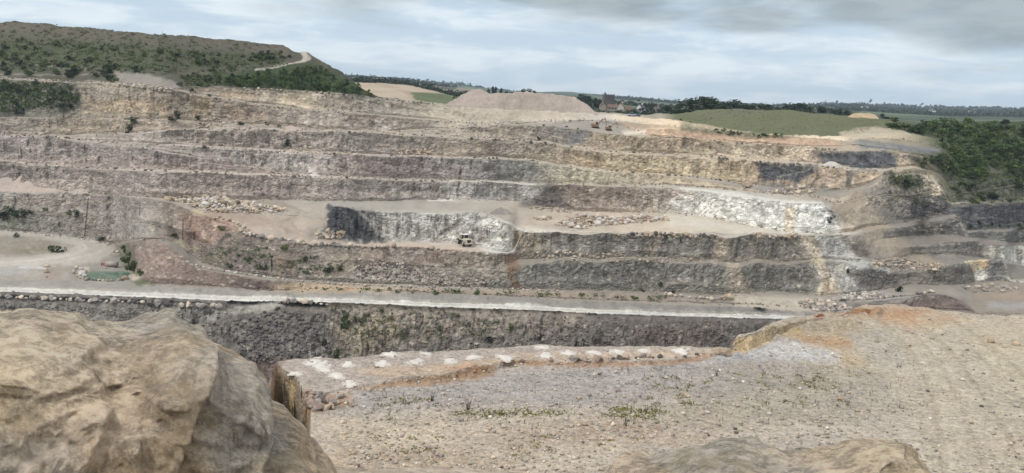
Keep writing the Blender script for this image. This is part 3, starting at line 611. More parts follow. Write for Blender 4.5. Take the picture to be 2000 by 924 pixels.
# ------------------------------------------------------------------ materials
def new_mat(name):
    m = bpy.data.materials.new(name); m.use_nodes = True
    t = m.node_tree; t.nodes.clear()
    out = t.nodes.new('ShaderNodeOutputMaterial'); b = t.nodes.new('ShaderNodeBsdfPrincipled')
    t.links.new(b.outputs[0], out.inputs[0])
    b.inputs['Roughness'].default_value = 0.92
    b.inputs['Specular IOR Level'].default_value = 0.15
    return m, t, b
class NT:
    """short-hand for building a node tree"""
    def __init__(s, t): s.t = t
    def n(s, ty, **k):
        nd = s.t.nodes.new(ty)
        for a, v in k.items(): setattr(nd, a, v)
        return nd
    def to(s, v, sock):
        if isinstance(v, (int, float)): sock.default_value = v
        elif isinstance(v, tuple): sock.default_value = (*v, 1) if len(sock.default_value) == 4 and len(v) == 3 else v
        else: s.t.links.new(v, sock)
    def math(s, op, a, b=0.0, clamp=False):
        nd = s.n('ShaderNodeMath', operation=op, use_clamp=clamp); s.to(a, nd.inputs[0]); s.to(b, nd.inputs[1]); return nd.outputs[0]
    def map(s, x, a, b, c=0.0, d=1.0, smooth=False):
        nd = s.n('ShaderNodeMapRange')
        if smooth: nd.interpolation_type = 'SMOOTHSTEP'
        s.to(x, nd.inputs[0])
        for i, v in enumerate((a, b, c, d)): s.to(v, nd.inputs[i + 1])
        return nd.outputs[0]
    def pos(s, sx=1, sy=1, sz=1, src='Position'):
        o = s.n('ShaderNodeNewGeometry').outputs['Position'] if src == 'Position' else s.n('ShaderNodeTexCoord').outputs['Object']
        nd = s.n('ShaderNodeVectorMath', operation='MULTIPLY'); s.t.links.new(o, nd.inputs[0]); nd.inputs[1].default_value = (sx, sy, sz); return nd.outputs[0]
    def noise(s, vec, scale, detail=4, rough=0.55, dist=0.0):
        nd = s.n('ShaderNodeTexNoise'); s.to(vec, nd.inputs['Vector'])
        nd.inputs['Scale'].default_value = scale; nd.inputs['Detail'].default_value = detail
        nd.inputs['Roughness'].default_value = rough; nd.inputs['Distortion'].default_value = dist
        return nd.outputs[0]
    def vor(s, vec, scale, feature='F1', out='Distance', rnd=1.0):
        nd = s.n('ShaderNodeTexVoronoi', feature=feature); s.to(vec, nd.inputs['Vector']); nd.inputs['Scale'].default_value = scale
        nd.inputs['Randomness'].default_value = rnd
        return nd.outputs[out]
    def mix(s, f, a, b, blend='MIX'):
        nd = s.n('ShaderNodeMix', data_type='RGBA', blend_type=blend); s.to(f, nd.inputs[0]); s.to(a, nd.inputs[6]); s.to(b, nd.inputs[7]); return nd.outputs[2]
    def scale_rgb(s, col, f):
        nd = s.n('ShaderNodeVectorMath', operation='SCALE'); s.to(col, nd.inputs[0]); s.to(f, nd.inputs[3]); return nd.outputs[0]
    def bump(s, h, strength, dist=1.0, bsdf=None):
        nd = s.n('ShaderNodeBump'); s.to(h, nd.inputs['Height']); s.to(strength, nd.inputs['Strength']); nd.inputs['Distance'].default_value = dist
        if bsdf: s.t.links.new(nd.outputs[0], bsdf.inputs['Normal'])
        return nd.outputs[0]

def rock_ground_mat():
    m, t, b = new_mat("quarry rock and soil"); N = NT(t)
    col = N.n('ShaderNodeAttribute', attribute_name='col').outputs['Color']
    rk = N.n('ShaderNodeAttribute', attribute_name='rock').outputs['Fac']
    p = N.pos()
    f1 = N.noise(p, 0.8, 6, 0.62); f2 = N.noise(p, 2.6, 5, 0.65)
    st = N.noise(N.pos(0.9, 0.9, 0.16), 1.0, 5, 0.6, 0.3)            # stains running down the wall
    v = N.math('ADD', N.math('MULTIPLY', N.math('SUBTRACT', f1, 0.5), 1.4), N.math('MULTIPLY', N.math('SUBTRACT', f2, 0.5), 1.6))
    v = N.math('ADD', v, N.math('MULTIPLY', N.math('SUBTRACT', st, 0.5), N.math('MULTIPLY', rk, 0.9)))
    # dipping, folded beds: thin pale and dark layers, strongest on the far half of the quarry
    rot = N.n('ShaderNodeVectorRotate', rotation_type='Y_AXIS'); N.to(p, rot.inputs['Vector']); rot.inputs['Angle'].default_value = math.radians(24)
    wz_ = N.n('ShaderNodeTexNoise'); N.to(p, wz_.inputs['Vector']); wz_.inputs['Scale'].default_value = 0.07; wz_.inputs['Detail'].default_value = 3
    ws_ = N.n('ShaderNodeVectorMath', operation='SCALE'); N.to(wz_.outputs[1], ws_.inputs[0]); ws_.inputs[3].default_value = 16.0
    ad_ = N.n('ShaderNodeVectorMath', operation='ADD'); N.to(rot.outputs[0], ad_.inputs[0]); N.to(ws_.outputs[0], ad_.inputs[1])
    ml_ = N.n('ShaderNodeVectorMath', operation='MULTIPLY'); N.to(ad_.outputs[0], ml_.inputs[0]); ml_.inputs[1].default_value = (0.16, 0.16, 1.25)
    beds = N.noise(ml_.outputs[0], 1.0, 5, 0.62)
    sx = N.n('ShaderNodeSeparateXYZ'); N.to(p, sx.inputs[0])
    bedw = N.math('MULTIPLY', rk, N.map(sx.outputs[0], -60, 30, 0.45, 1.0))
    v = N.math('ADD', v, N.math('MULTIPLY', N.math('SUBTRACT', beds, 0.5), N.math('MULTIPLY', bedw, 2.0)))
    amp = N.map(rk, 0, 1, 0.34, 0.9)
    v = N.math('ADD', 1.0, N.math('MULTIPLY', v, amp))
    v = N.math('MAXIMUM', v, 0.25)
    c = N.scale_rgb(col, v)
    # joint blocks: each takes its own tone, with the shade of cracks painted as dark lines between
    wp = N.n('ShaderNodeVectorMath', operation='ADD'); N.to(N.pos(1, 1, 1.5), wp.inputs[0])
    nz = N.n('ShaderNodeTexNoise'); N.to(p, nz.inputs['Vector']); nz.inputs['Scale'].default_value = 0.35; nz.inputs['Detail'].default_value = 4
    sc = N.n('ShaderNodeVectorMath', operation='SCALE'); N.to(nz.outputs[1], sc.inputs[0]); sc.inputs[3].default_value = 2.6
    N.to(sc.outputs[0], wp.inputs[1]); wv = wp.outputs[0]
    sepc = N.n('ShaderNodeSeparateColor'); N.to(N.vor(wv, 0.55, 'F1', 'Color'), sepc.inputs[0])
    cellv = N.math('MULTIPLY', N.math('SUBTRACT', sepc.outputs[0], 0.5), N.math('MULTIPLY', rk, 0.42))
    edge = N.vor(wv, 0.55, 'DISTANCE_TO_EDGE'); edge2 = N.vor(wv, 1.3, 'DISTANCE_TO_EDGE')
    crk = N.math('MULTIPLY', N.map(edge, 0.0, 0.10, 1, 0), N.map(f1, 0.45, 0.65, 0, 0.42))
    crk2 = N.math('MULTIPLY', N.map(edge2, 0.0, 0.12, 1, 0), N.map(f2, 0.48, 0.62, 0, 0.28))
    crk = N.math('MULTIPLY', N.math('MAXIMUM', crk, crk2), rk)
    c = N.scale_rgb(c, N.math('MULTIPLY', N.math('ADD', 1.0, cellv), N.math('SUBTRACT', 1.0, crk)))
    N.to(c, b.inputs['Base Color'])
    h = N.math('ADD', N.noise(p, 1.3, 6, 0.62), N.math('MULTIPLY', N.noise(p, 4.0, 3, 0.6), 0.4))
    h = N.math('ADD', h, N.math('MULTIPLY', N.map(edge, 0, 0.25), N.math('MULTIPLY', rk, 0.9)))
    h = N.math('ADD', h, N.math('MULTIPLY', beds, N.math('MULTIPLY', bedw, 1.6)))
    N.bump(h, N.map(rk, 0, 1, 0.3, 0.7), 0.6, b)
    return m
M_ROCK = rock_ground_mat()

def grid_mesh(name, X, Y, Z, col, rock, mat, rows=None, smooth=True):
    """rows x columns of points -> one mesh object"""
    nr, nc = X.shape
    me = bpy.data.meshes.new(name)
    co = np.stack([X, Y, Z], -1).astype(np.float32).reshape(-1, 3)
    me.vertices.add(nr * nc); me.vertices.foreach_set('co', co.ravel())
    i = np.arange((nr - 1) * (nc - 1)); a = (i // (nc - 1)) * nc + i % (nc - 1)
    f = np.stack([a, a + 1, a + nc + 1, a + nc], 1).astype(np.int32)
    me.loops.add(f.size); me.loops.foreach_set('vertex_index', f.ravel())
    me.polygons.add(len(f)); me.polygons.foreach_set('loop_start', np.arange(0, f.size, 4, dtype=np.int32))
    if smooth: me.polygons.foreach_set('use_smooth', np.ones(len(f), bool))
    me.update(calc_edges=True)
    at = me.color_attributes.new('col', 'FLOAT_COLOR', 'POINT')
    at.data.foreach_set('color', np.concatenate([col.reshape(-1, 3), np.ones((nr * nc, 1))], 1).astype(np.float32).ravel())
    ra = me.attributes.new('rock', 'FLOAT', 'POINT'); ra.data.foreach_set('value', rock.astype(np.float32).ravel())
    me.materials.append(mat)
    o = bpy.data.objects.new(name, me); C.objects.link(o)
    return o
def structure(o):
    o['kind'] = 'structure'; return o

# ------------------------------------------------------------------ the quarry as one continuous surface
E = np.array([line(L[n]) for n in NAMES])
g = np.arange(NC)
walk = np.zeros(NC)
for i in range(len(NAMES)):                     # small natural unevenness of every edge
    jit = smooth1(np.interp(np.linspace(0, 110, NC), np.arange(111), RNG.normal(0, 1, 111)), 8)
    walk = 0.75 * walk + 0.66 * jit if i > 3 else jit * 0.5
    E[i] += walk * 0.95 / F
r, z = -60 / E[0], np.full(NC, -60.0)
Rr, Zr, Br, Tr, Wr, Sr = [], [], [], [], [], []         # radius, height, band, slope, rock weight for every row
# pit in front: floor, then the wall up to the haul road
tw = prof([(0, 1.5), (380, 1.3), (450, 0.85), (600, 0.9), (760, 1.25), (2100, 1.3)])
zf = -86.0
r_toe = r - (z - zf) / tw
for s in np.linspace(0, 1, 8)[:-1]:
    Rr.append(70 + (r_toe - 70) * s); Zr.append(np.full(NC, zf)); Br.append(-2); Tr.append(np.zeros(NC)); Wr.append(np.zeros(NC)); Sr.append(s)
for s in np.linspace(0, 1, 120)[:-1]:
    Rr.append(r_toe + (r - r_toe) * s); Zr.append(zf + (z - zf) * s); Br.append(-1); Tr.append(tw)
    Wr.append(np.full(NC, min(1, (1 - s) * 7))); Sr.append(s)
for k, (kind, t) in enumerate(BANDS):
    t = prof(t); e1 = E[k]; e2 = np.maximum(E[k + 1], e1 + 1e-5)
    den = np.maximum(t - e2, 0.02)
    r2 = np.maximum((t * r - z) / den, r + 0.02)
    r2s = smooth1(r2, 70 if k == 10 else 30 if k > 10 else 2); r2s = np.maximum(r2s, r + 0.02)     # ground behind a spur carries on evenly
    z2s = e2 * r2s if k >= 10 else smooth1(e2 * r2, 2); z2 = e2 * r2
    n = int(np.clip(np.ceil((e2 - e1).max() * F * 0.8), 3, 150))
    for s in np.linspace(0, 1, n + 1)[:-1]:
        if kind == FACE:
            rr, zz = r + (r2s - r) * s, z + (z2s - z) * s
        else:
            ee = e1 + (e2 - e1) * s
            rr = (t * r - z) / np.maximum(t - ee, 0.02); rr = np.clip(rr, r, r2)
            q_ = np.where(r2 - r > 0.05, (rr - r) / np.maximum(r2 - r, 0.05), s)
            rr = r + (r2s - r) * q_; zz = z + (z2s - z) * q_
        Rr.append(rr); Zr.append(zz); Br.append(k); Tr.append(t)
        wgt = np.clip((t - 0.35) / 0.8, 0, 1) if k < 24 else np.zeros(NC)
        edge = 0.45 + 0.55 * min(1, 6 * s, 6 * (1 - s) + 0.3)
        hgt = np.clip((z2 - z) / 5, 0, 1)
        Wr.append(wgt * edge * hgt); Sr.append(s)
    r, z = r2s, z2s
# land falling away behind the hill, the meadow and the wood
for dr, dz in ((0, 0), (6, -0.4), (25, -5), (70, -14)):
    Rr.append(r + dr); Zr.append(z + np.where(z > -2, dz, dz * 0.25)); Br.append(25); Tr.append(np.zeros(NC)); Wr.append(np.zeros(NC)); Sr.append(1)
Rr, Zr, Tr, Wr = map(np.array, (Rr, Zr, Tr, Wr)); Br = np.array(Br); Sr = np.array(Sr)[:, None]; NR = len(Rr)
OUTCROPS = []
THg = np.broadcast_to(TH, Rr.shape)
X, Y = Rr * np.sin(THg), Rr * np.cos(THg)
PXg, PYg = to_px(X, Y, Zr + CAMZ)
COL = alb(PXg, PYg)
for P, a_ in (([(1725,338),(1800,336),(1848,374),(1852,420),(1780,430),(1750,405),(1690,402),(1690,384),(1740,384)], 1.15), ([(1735,450),(1800,438),(1880,422),(1886,462),(1775,464)], .7), ([(1660,476),(1700,468),(1704,508),(1670,504)], .8),
              ([(1650,540),(1700,520),(1756,545),(1756,566),(1690,566)], .8), ([(1770,498),(1920,470),(1922,506),(1790,500)], .6), ([(264,480),(330,486),(345,530),(300,556),(262,530)], .7), ([(1756,592),(1850,576),(1905,612),(1830,608)], .6), ([(350,420),(430,425),(470,450),(430,490),(370,470)], .6), ([(1612,405),(1645,420),(1660,456),(1630,450)], .6)):
    dd_ = sd_poly(P, PXg.astype(np.float32), PYg.astype(np.float32))
    Wr = np.maximum(Wr, np.clip(0.5 - (dd_ + 4 * fbm(PXg * .08, PYg * .15, PXg * 0, 3, 119)) / 8, 0, 1) * a_)
# --- relief
S = THg * 330
warp = fbm(S * 0.05, Zr * 0.07, Rr * 0.01, 3, 5)
warp2 = fbm(S * 0.25, Zr * 0.3, Rr * 0.05, 3, 9)
dip = 0.15 + 0.35 * vnoise(S * 0.012, Zr * 0.01, S * 0, 77)
right = np.clip((PXg - 1000) / 300, 0, 1)                    # folded beds to the right of the picture
zz = Zr + warp * (1.5 + 3.5 * right) + S * dip * (0.35 + 0.6 * right) + warp2 * 0.5
ss = S + warp * 3 + warp2 * 1.2
blk = 0.95 * cells(ss / 6.5, zz / 3.4, S * 0, 1) + 0.65 * cells(ss / 2.7, zz / 1.5, S * 0, 2) + 0.42 * cells(ss / 1.25, zz / 0.8, S * 0, 3)
BB = np.broadcast_to((Br * 7.7)[:, None].astype(float), Rr.shape)
gul = fbm(S * 0.06, Zr * 0.04, BB, 3, 41) * 1.1 + np.abs(fbm(S * 0.22 + warp, Zr * 0.10, BB, 3, 43)) * -1.0
rough = fbm(S * 0.9, Zr * 0.9, Rr * 0.4, 3, 51) * 0.55
hold = np.clip(vnoise(S * 0.035, BB, Zr * 0.02, 57) * 1.9 - 0.35, 0.25, 1.15)      # broken stretches between smoother, soil-hung ones
tal = np.clip(vnoise(S * 0.06, BB, S * 0, 58) * 1.7 - 0.45, 0, 1) * np.clip(1 - Sr / 0.5, 0, 1) ** 1.3 * np.clip(Wr * 2, 0, 1) * (Br >= 0)[:, None]
tal = np.where(((Br == 9))[:, None], tal * 0.2, tal)
tal = np.where(np.isin(Br, (5, 7))[:, None] & (PXg > 1000), np.clip(tal * 1.7 + .0, 0, 1.3), tal)
D = (blk * 1.12 * hold + gul * (0.6 + 0.4 * hold) + rough * 0.7) * Wr * (1 - 0.7 * tal) + tal * 3.2
soft = (Br == 25) | (Br == 24)
Rn = Rr - D
# level ground: shallow hollows, ruts, loose stones
und = fbm(X * 0.09, Y * 0.09, X * 0, 4, 61) * 0.28 + fbm(X * 0.6, Y * 0.6, X * 0, 3, 67) * 0.10
deb = np.maximum(0, fbm(X * 0.75, Y * 0.75, Zr * 0.75, 3, 71)) * 0.5
flatw = 1 - np.clip(Wr * 1.6, 0, 1)
roadw = np.where(Br == 0, 0.25, 1.0)[:, None]
hillw = np.where(soft, 2.2, 1.0)[:, None]
Zn = Zr + und * flatw * roadw * hillw + deb * flatw * np.clip(Tr * 2, 0, 1) * roadw * 1.0
# bank crest behind the haul road is lumpy
lump = (Br == 1)[:, None] * fbm(X * 0.2, Y * 0.2, X * 0, 3, 81) * 0.5 * np.clip(Tr * 3, 0, 1)
Zn = Zn + lump
# pond hollow
POND = [(171,526),(186,524.5),(230,526),(250,527),(258,533),(247,540),(240,548),(225,547),(190,546),(167,543),(165,533)]
inp = sd_poly(POND, PXg.astype(np.float32), PYg.astype(np.float32))
inp = np.where((Br == 2)[:, None], np.clip(-inp / 3 + 0.5, 0, 1), 0)
pond_z = float((Zr * (inp > 0.5)).sum() / max(1, (inp > 0.5).sum()))
pm = inp > 0.02
Zn = np.where(pm, Zn * (1 - inp) + (pond_z - 0.9) * inp, Zn)
Rn = np.maximum.accumulate(Rn + np.arange(NR)[:, None] * 1e-3, axis=0)
# mineral variation that follows the beds and joints
var = 1 + Wr * (0.13 * cells(ss / 2.7, zz / 1.5, S * 0, 2) + 0.11 * cells(ss / 1.25, zz / 0.8, S * 0, 3)
                + 0.13 * fbm(ss * 0.04, zz * 0.9, S * 0, 3, 91) + 0.16 * fbm(S * 0.7, Zr * 0.07, S * 0, 3, 95))
var += (1 - Wr) * 0.07 * fbm(X * 0.35, Y * 0.35, Zr * 0.3, 4, 99)
COL = COL * var[..., None]
soil = (np.clip(1.05 - hold, 0, 1) * 0.35 * np.clip(Wr * 1.5, 0, 1))[..., None]
lum_ = COL.mean(-1, keepdims=True)
COL = COL * (1 - soil) + (COL * 0.5 + lum_ * 0.5 * np.array([1.12, 1.0, .86])) * soil
COL = COL * (1 + 0.22 * tal[..., None])
COL = np.clip(COL * np.array([0.985, 1.0, 0.965]), 0.01, 0.9)
Xn, Yn = Rn * np.sin(THg), Rn * np.cos(THg)
Zw = Zn + CAMZ
rows_of = lambda *ks: np.where(np.isin(Br, ks))[0]
def part_rows(name, a, b):
    sl = slice(a, b + 1)
    return structure(grid_mesh(name, Xn[sl], Yn[sl], Zw[sl], COL[sl], Wr[sl], M_ROCK))
i_road0, i_road1 = rows_of(0)[0], rows_of(1)[0]
i_hill = rows_of(25)[0]
part_rows('pit_terrain', 0, i_road0)
part_rows('haul_road', i_road0, i_road1)
part_rows('quarry_terrain', i_road1, i_hill)
part_rows('hill', i_hill, NR - 1)

# sight-line lookup on the finished surface: first point met along a photo pixel's ray
EV = np.maximum.accumulate(Zn / Rn, axis=0)
I0 = rows_of(-1)[0]
def hit(px, py):
    t, e = to_te(px, py); t, e = float(t), float(e)
    j = int(np.clip(np.searchsorted(TH, t), 1, NC - 1))
    if abs(TH[j - 1] - t) < abs(TH[j] - t): j -= 1
    k = int(np.clip(np.searchsorted(EV[I0:, j], e) + I0, I0 + 1, NR - 1))
    rr = Rn[k, j]; zz_ = Zn[k, j]
    if k > 0:
        e0, e1 = EV[k - 1, j], EV[k, j]
        f = 0 if e1 <= e0 else min(1, max(0, (e - e0) / (e1 - e0)))
        rr = Rn[k - 1, j] + (Rn[k, j] - Rn[k - 1, j]) * f; zz_ = Zn[k - 1, j] + (Zn[k, j] - Zn[k - 1, j]) * f
    return Vector((rr * math.sin(t), rr * math.cos(t), zz_ + CAMZ))
# ------------------------------------------------------------------ the near plateau with the blasted shelf
PL = {
 'q1': [(500,900),(590,830),(612,787),(640,771),(690,757),(750,752.5),(800,749),(870,743),(940,733),(975,724),(1000,713.5),(1060,711),(1150,712),(1250,710),(1320,708),(1380,697),(1432,691),(1470,682),(1505,667),(1540,648),(1575,632),(1640,618),(1720,607),(1800,607),(1900,618),(2000,622),(2150,640)],
 'q2': [(500,838),(530,745),(537,716),(548,722),(560,733),(580,748),(600,764),(612,779),(640,768),(690,755),(748,749),(762,741),(800,738),(860,733),(905,723),(925,715),(960,716),(985,704),(1060,706.5),(1150,706),(1250,704),(1320,702),(1380,692),(1425,688),(1436,664),(1480,650),(1510,645),(1545,635),(1575,628),(1640,616),(1720,605),(1800,606),(1900,617),(2000,621),(2150,639)],
 'E1': [(500,836),(530,744),(537,714),(545,709),(590,703.5),(661,704),(734,697),(806,689),(838,690),(900,687),(1000,682),(1050,676),(1075,677.5),(1130,681),(1200,680),(1300,679),(1390,680),(1428,683),(1437,660),(1452,654),(1480,647),(1501,637),(1534,626),(1588,617),(1601,613),(1631,615),(1657,612),(1670,602),(1705,597),(1729,595.5),(1747,595.5),(1807,602),(1878,613),(1914,617),(2000,615),(2150,618)],
}
EP = {k: line(v, 1) for k, v in PL.items()}
for k in EP:
    EP[k] += smooth1(np.interp(np.linspace(0, 150, NC), np.arange(151), RNG.normal(0, 1, 151)), 4) * 1.0 / F
EP['q2'] = np.maximum(EP['q2'], EP['q1'] + 1e-4); EP['E1'] = np.maximum(EP['E1'], EP['q2'] + 2e-4)
cut = np.clip((XS - 590) / 20, 0, 1); cut = cut * cut * (3 - 2 * cut)       # 0: land has been quarried away below the shelf
e0 = line([(-200, 960), (2200, 960)])
za = -18.2
PR, PZ, PB = [], [], []
def prow(r, z, b): PR.append(r); PZ.append(z); PB.append(b)
r0 = za / e0
zl = za * cut + -46 * (1 - cut)
rq1 = za / EP['q1']; rq2p = za / EP['q2']
stepup = 1.3
rq2 = (stepup * rq1 - za) / (stepup - EP['q2']); zq2 = EP['q2'] * rq2
rq2 = rq2 * cut + rq2p * (1 - cut)
rq2 = smooth1(rq2, 2); zq2 = EP['q2'] * rq2
zq2 = np.where(XS < 800, smooth1(np.where(XS < 640, za + 0.12, zq2), 14), zq2); rq2 = zq2 / EP['q2']
# roadside bank down from the track where the camera stands
for s in np.linspace(0, 1, 30)[:-1]:
    rr = 5.7 + (22 - 5.7) * s
    prow(np.full(NC, rr), -2.75 + (zl + 2.75) * (s * s * (3 - 2 * s)), -1)
for s in np.linspace(0, 1, 12)[:-1]:
    prow(22 + (r0 - 22) * s, zl, 0)
rcl = rq2 - (zq2 - zl) / 2.4
rb_ = smooth1(np.where(cut >= 0.999, rq1, rq1 * cut + rcl * (1 - cut)), 2); rb_ = np.minimum(rb_, rq2 - 0.01)
for s in np.linspace(0, 1, 250)[:-1]:                # gravel, even steps in the view
    prow(1 / ((1 - s) / r0 + s / np.maximum(rb_, r0 + 0.5)), zl, 1)
for s in np.linspace(0, 1, 60)[:-1]:                 # orange step / cliff under the shelf
    prow(rb_ + (rq2 - rb_) * s, zl + (zq2 - zl) * s, 2)
rE = np.maximum(zq2 / EP['E1'], rq2 + 0.05); rE = np.maximum((0.004 * rq2 - zq2) / (0.004 - EP['E1']), rq2 + 0.05); zE = EP['E1'] * rE
for s in np.linspace(0, 1, 90)[:-1]:                 # shelf
    ee = EP['q2'] + (EP['E1'] - EP['q2']) * s
    rr = np.clip((0.004 * rq2 - zq2) / (0.004 - ee), rq2, rE)
    prow(rr, zq2 + (zE - zq2) * (rr - rq2) / np.maximum(rE - rq2, 0.01), 3)
zb = -90.0
for s in np.linspace(0, 1, 40):                      # far side drops into the pit
    prow(rE + (zE - zb) / 2.6 * s, zE + (zb - zE) * s, 4)
PR, PZ, PB = np.array(PR), np.array(PZ), np.array(PB)
PR = np.maximum.accumulate(PR + np.arange(len(PR))[:, None] * 1e-3, axis=0)
THp = np.broadcast_to(TH, PR.shape)
PX_, PY_ = to_px(PR * np.sin(THp), PR * np.cos(THp), PZ + CAMZ)
# --- soils of the plateau
def P_(P, col, a=1.0, soft=4, rag=5, tex=0.0): paint(P, col, a, soft, rag, KF, tex)
m = (YY > 560)
ALB[m] = (srgb(178,169,157) / KF)
P_([(600,800),(700,755),(960,725),(1390,695),(1560,700),(1600,740),(1400,780),(1100,800),(820,800),(640,810)], (165,159,155), 1, 12, 12)
P_([(1400,700),(1700,690),(1750,730),(1500,760),(1300,770)], (156,150,138), .7, 16, 10, tex=.5)
P_([(1500,740),(1700,720),(1800,790),(1500,830),(1300,820),(1320,780)], (150,144,128), .6, 20, 10, tex=.5)
P_([(640,810),(1100,800),(1300,850),(1100,930),(640,930)], (186,174,155), .7, 20, 12, tex=.5)
P_([(900,850),(1150,820),(1400,840),(1380,870),(1000,880)], (158,138,120), .55, 14, 10, tex=.8)
P_([(1180,820),(1300,828),(1280,850),(1120,846)], (150,122,102), .5, 10, 8, tex=.8)
P_([(640,880),(900,875),(1000,930),(640,930)], (160,136,114), .6, 16, 10, tex=.8)
P_([(750,830),(860,830),(900,860),(760,868)], (202,190,168), .7, 10, 8, tex=.4)
P_([(1620,620),(1700,600),(2150,620),(2150,960),(1800,930),(1780,800),(1740,740),(1640,690)], (180,171,154), .9, 16, 10)
P_([(1650,640),(1740,640),(1780,720),(1720,720),(1660,690)], (170,163,154), .7, 14, 8, tex=.4)
P_([(1890,640),(2150,640),(2150,800),(1950,760)], (182,173,152), .6, 16, 10, tex=.5)
for dx_, a_ in ((-8, .45), (26, .35), (60, .42), (101, .3), (140, .35)):
    stroke([(1700 + dx_, 612), (1760 + dx_, 650), (1800 + dx_ * 1.2, 700), (1830 + dx_ * 1.5, 770), (1850 + dx_ * 2, 860), (1860 + dx_ * 2.6, 940)], 8, (154,141,122), a_, 3.5, 3)
    stroke([(1710 + dx_, 612), (1771 + dx_, 650), (1813 + dx_ * 1.2, 700), (1845 + dx_ * 1.5, 770), (1867 + dx_ * 2, 860), (1880 + dx_ * 2.6, 940)], 6, (200,190,170), a_ * .7, 3.5, 3)
stroke([(1690, 612), (1780, 630), (1900, 640), (2100, 650)], 6, (186,174,150), .5, 4, 3)
P_([(1600,606),(1670,600),(1745,596),(1820,606),(1780,625),(1700,622),(1620,618)], (166,132,106), .85, 8, 6, tex=.4)
P_([(1740,600),(1850,612),(1900,625),(1780,640),(1720,630)], (186,150,116), .6, 8, 6, tex=.4)
P_([(1590,615),(1610,612),(1608,622),(1586,622)], (150,100,76), .7, 3, 3)
P_([(1500,640),(1600,618),(1680,622),(1700,650),(1560,655)], (152,138,112), .85, 8, 8, tex=.6)
P_([(1490,640),(1560,640),(1580,660),(1500,662)], (178,152,108), .6, 6, 6, tex=.5)
P_([(1550,655),(1640,655),(1670,665),(1665,680),(1580,680)], (172,136,98), .85, 8, 7, tex=.3)
P_([(1560,676),(1680,690),(1700,720),(1620,710)], (184,160,124), .6, 10, 8, tex=.4)
P_([(1500,668),(1560,668),(1640,690),(1640,708),(1500,700),(1350,706),(1440,690)], (192,192,192), .95, 6, 7, tex=.4)
P_([(1360,698),(1500,690),(1520,704),(1400,708)], (150,152,156), .7, 5, 6, tex=.8)
P_([(1438,664),(1500,646),(1506,668),(1440,692),(1430,688)], (206,184,148), 1, 3, 3)
# orange step and the torn near edge
P_([(742,756),(752,744),(800,736),(870,730),(905,720),(928,712),(968,716),(966,732),(940,738),(870,748),(790,753)], (158,130,102), .9, 3, 5, tex=.2)
P_([(900,726),(930,712),(960,718),(930,726)], (150,98,70), .6, 3, 4)
P_([(980,714),(990,702),(1080,706),(1300,704),(1400,690),(1380,702),(1300,711),(1100,715)], (158,124,96), .9, 3, 4, tex=.3)
P_([(690,752),(760,748),(752,758),(690,760)], (156,128,94), .8, 3, 4)
P_([(580,770),(640,762),(690,768),(690,790),(640,800),(612,806),(585,800)], (152,118,84), .85, 6, 7, tex=.7)
P_([(600,790),(640,792),(630,806),(600,806)], (98,72,56), .7, 4, 5, tex=.6)
# cliff under the shelf
P_([(500,720),(540,712),(612,780),(600,850),(500,860)], (162,147,124), 1, 3, 3)
for i_, (x_, c_) in enumerate([(533,(120,104,88)),(543,(150,128,100)),(552,(110,104,98)),(572,(190,164,122)),(585,(112,110,108)),(594,(124,112,100)),(603,(176,128,80))]):
    stroke([(x_, 722 + (x_ - 533) * .8), (x_ - 3, 820)], 7, c_, .38, 3, 4, KW)
P_([(500,715),(540,706),(560,712),(520,740)], (98,76,66), .8, 3, 4)
# shelf
P_([(545,712),(590,703),(806,688),(1050,676),(1430,683),(1380,692),(985,704),(905,722),(750,748),(640,768),(600,760)], (172,162,154), .95, 3, 2)
P_([(700,720),(900,705),(1050,690),(1400,684),(1390,692),(1000,702),(900,722),(760,738)], (192,168,140), .75, 8, 6, tex=.3)
P_([(860,715),(930,708),(930,714),(880,722)], (190,140,108), .5, 5, 5)
DUST = ((612,708,42),(624,713,40),(633,720,36),(680,711,26),(658,733,34),(684,749,30),(747,709,30),(764,692,34),(808,707,38),(832,690,22),(880,703,26),(925,697,30),(985,698,34),(1058,678,24),(1066,693,34),(1110,688,30),(1160,688,28),(1205,686,30),(1330,684,36),(1258,684,22),(578,729,24))
for x_, y_, w_ in DUST:
    stroke([(x_ - w_ * .42, y_ - .5), (x_ + w_ * .42, y_ + .5)], 5.5, (214,210,204), .85, 3.0, 2.5)
ALB = np.clip(ALB, 0.012, 0.85)
PCOL = alb(PX_, PY_)
Xp, Yp = PR * np.sin(THp), PR * np.cos(THp)
wface = np.where(PB[:, None] == 2, np.clip((zq2 - zl) / 0.8, 0, 1) * (0.35 * cut + 1 - cut), 0.0)
wface = np.where(PB[:, None] == 4, 0.8, wface)
sp_ = THp * 60
wz = fbm(sp_ * 0.3, PZ * 0.3, PR * 0.1, 3, 105)
blkp = 0.5 * cells(sp_ / 1.6 + wz, PZ / 2.6, sp_ * 0, 7) + 0.3 * cells(sp_ / 0.6 + wz * 2, PZ / 0.9 + wz, sp_ * 0, 8) + 0.5 * fbm(sp_ * 0.5, PZ * 0.5, PR * 0.3, 4, 107)
farside = np.where(PB[:, None] == 4, np.minimum(1, np.maximum(0, (zE - PZ) / 3)), 1.0)
Rp2 = PR - blkp * wface * farside * np.where((PB[:, None] == 2) & (cut < .9), 1.9, 1.0)
und = 0.16 * fbm(Xp * 0.10, Yp * 0.10, Xp * 0, 4, 111) + 0.05 * fbm(Xp * 0.7, Yp * 0.7, Xp * 0, 4, 113)
flatp = (1 - np.clip(wface * 3, 0, 1)) * np.where(PB[:, None] == -1, 0.6, 1)
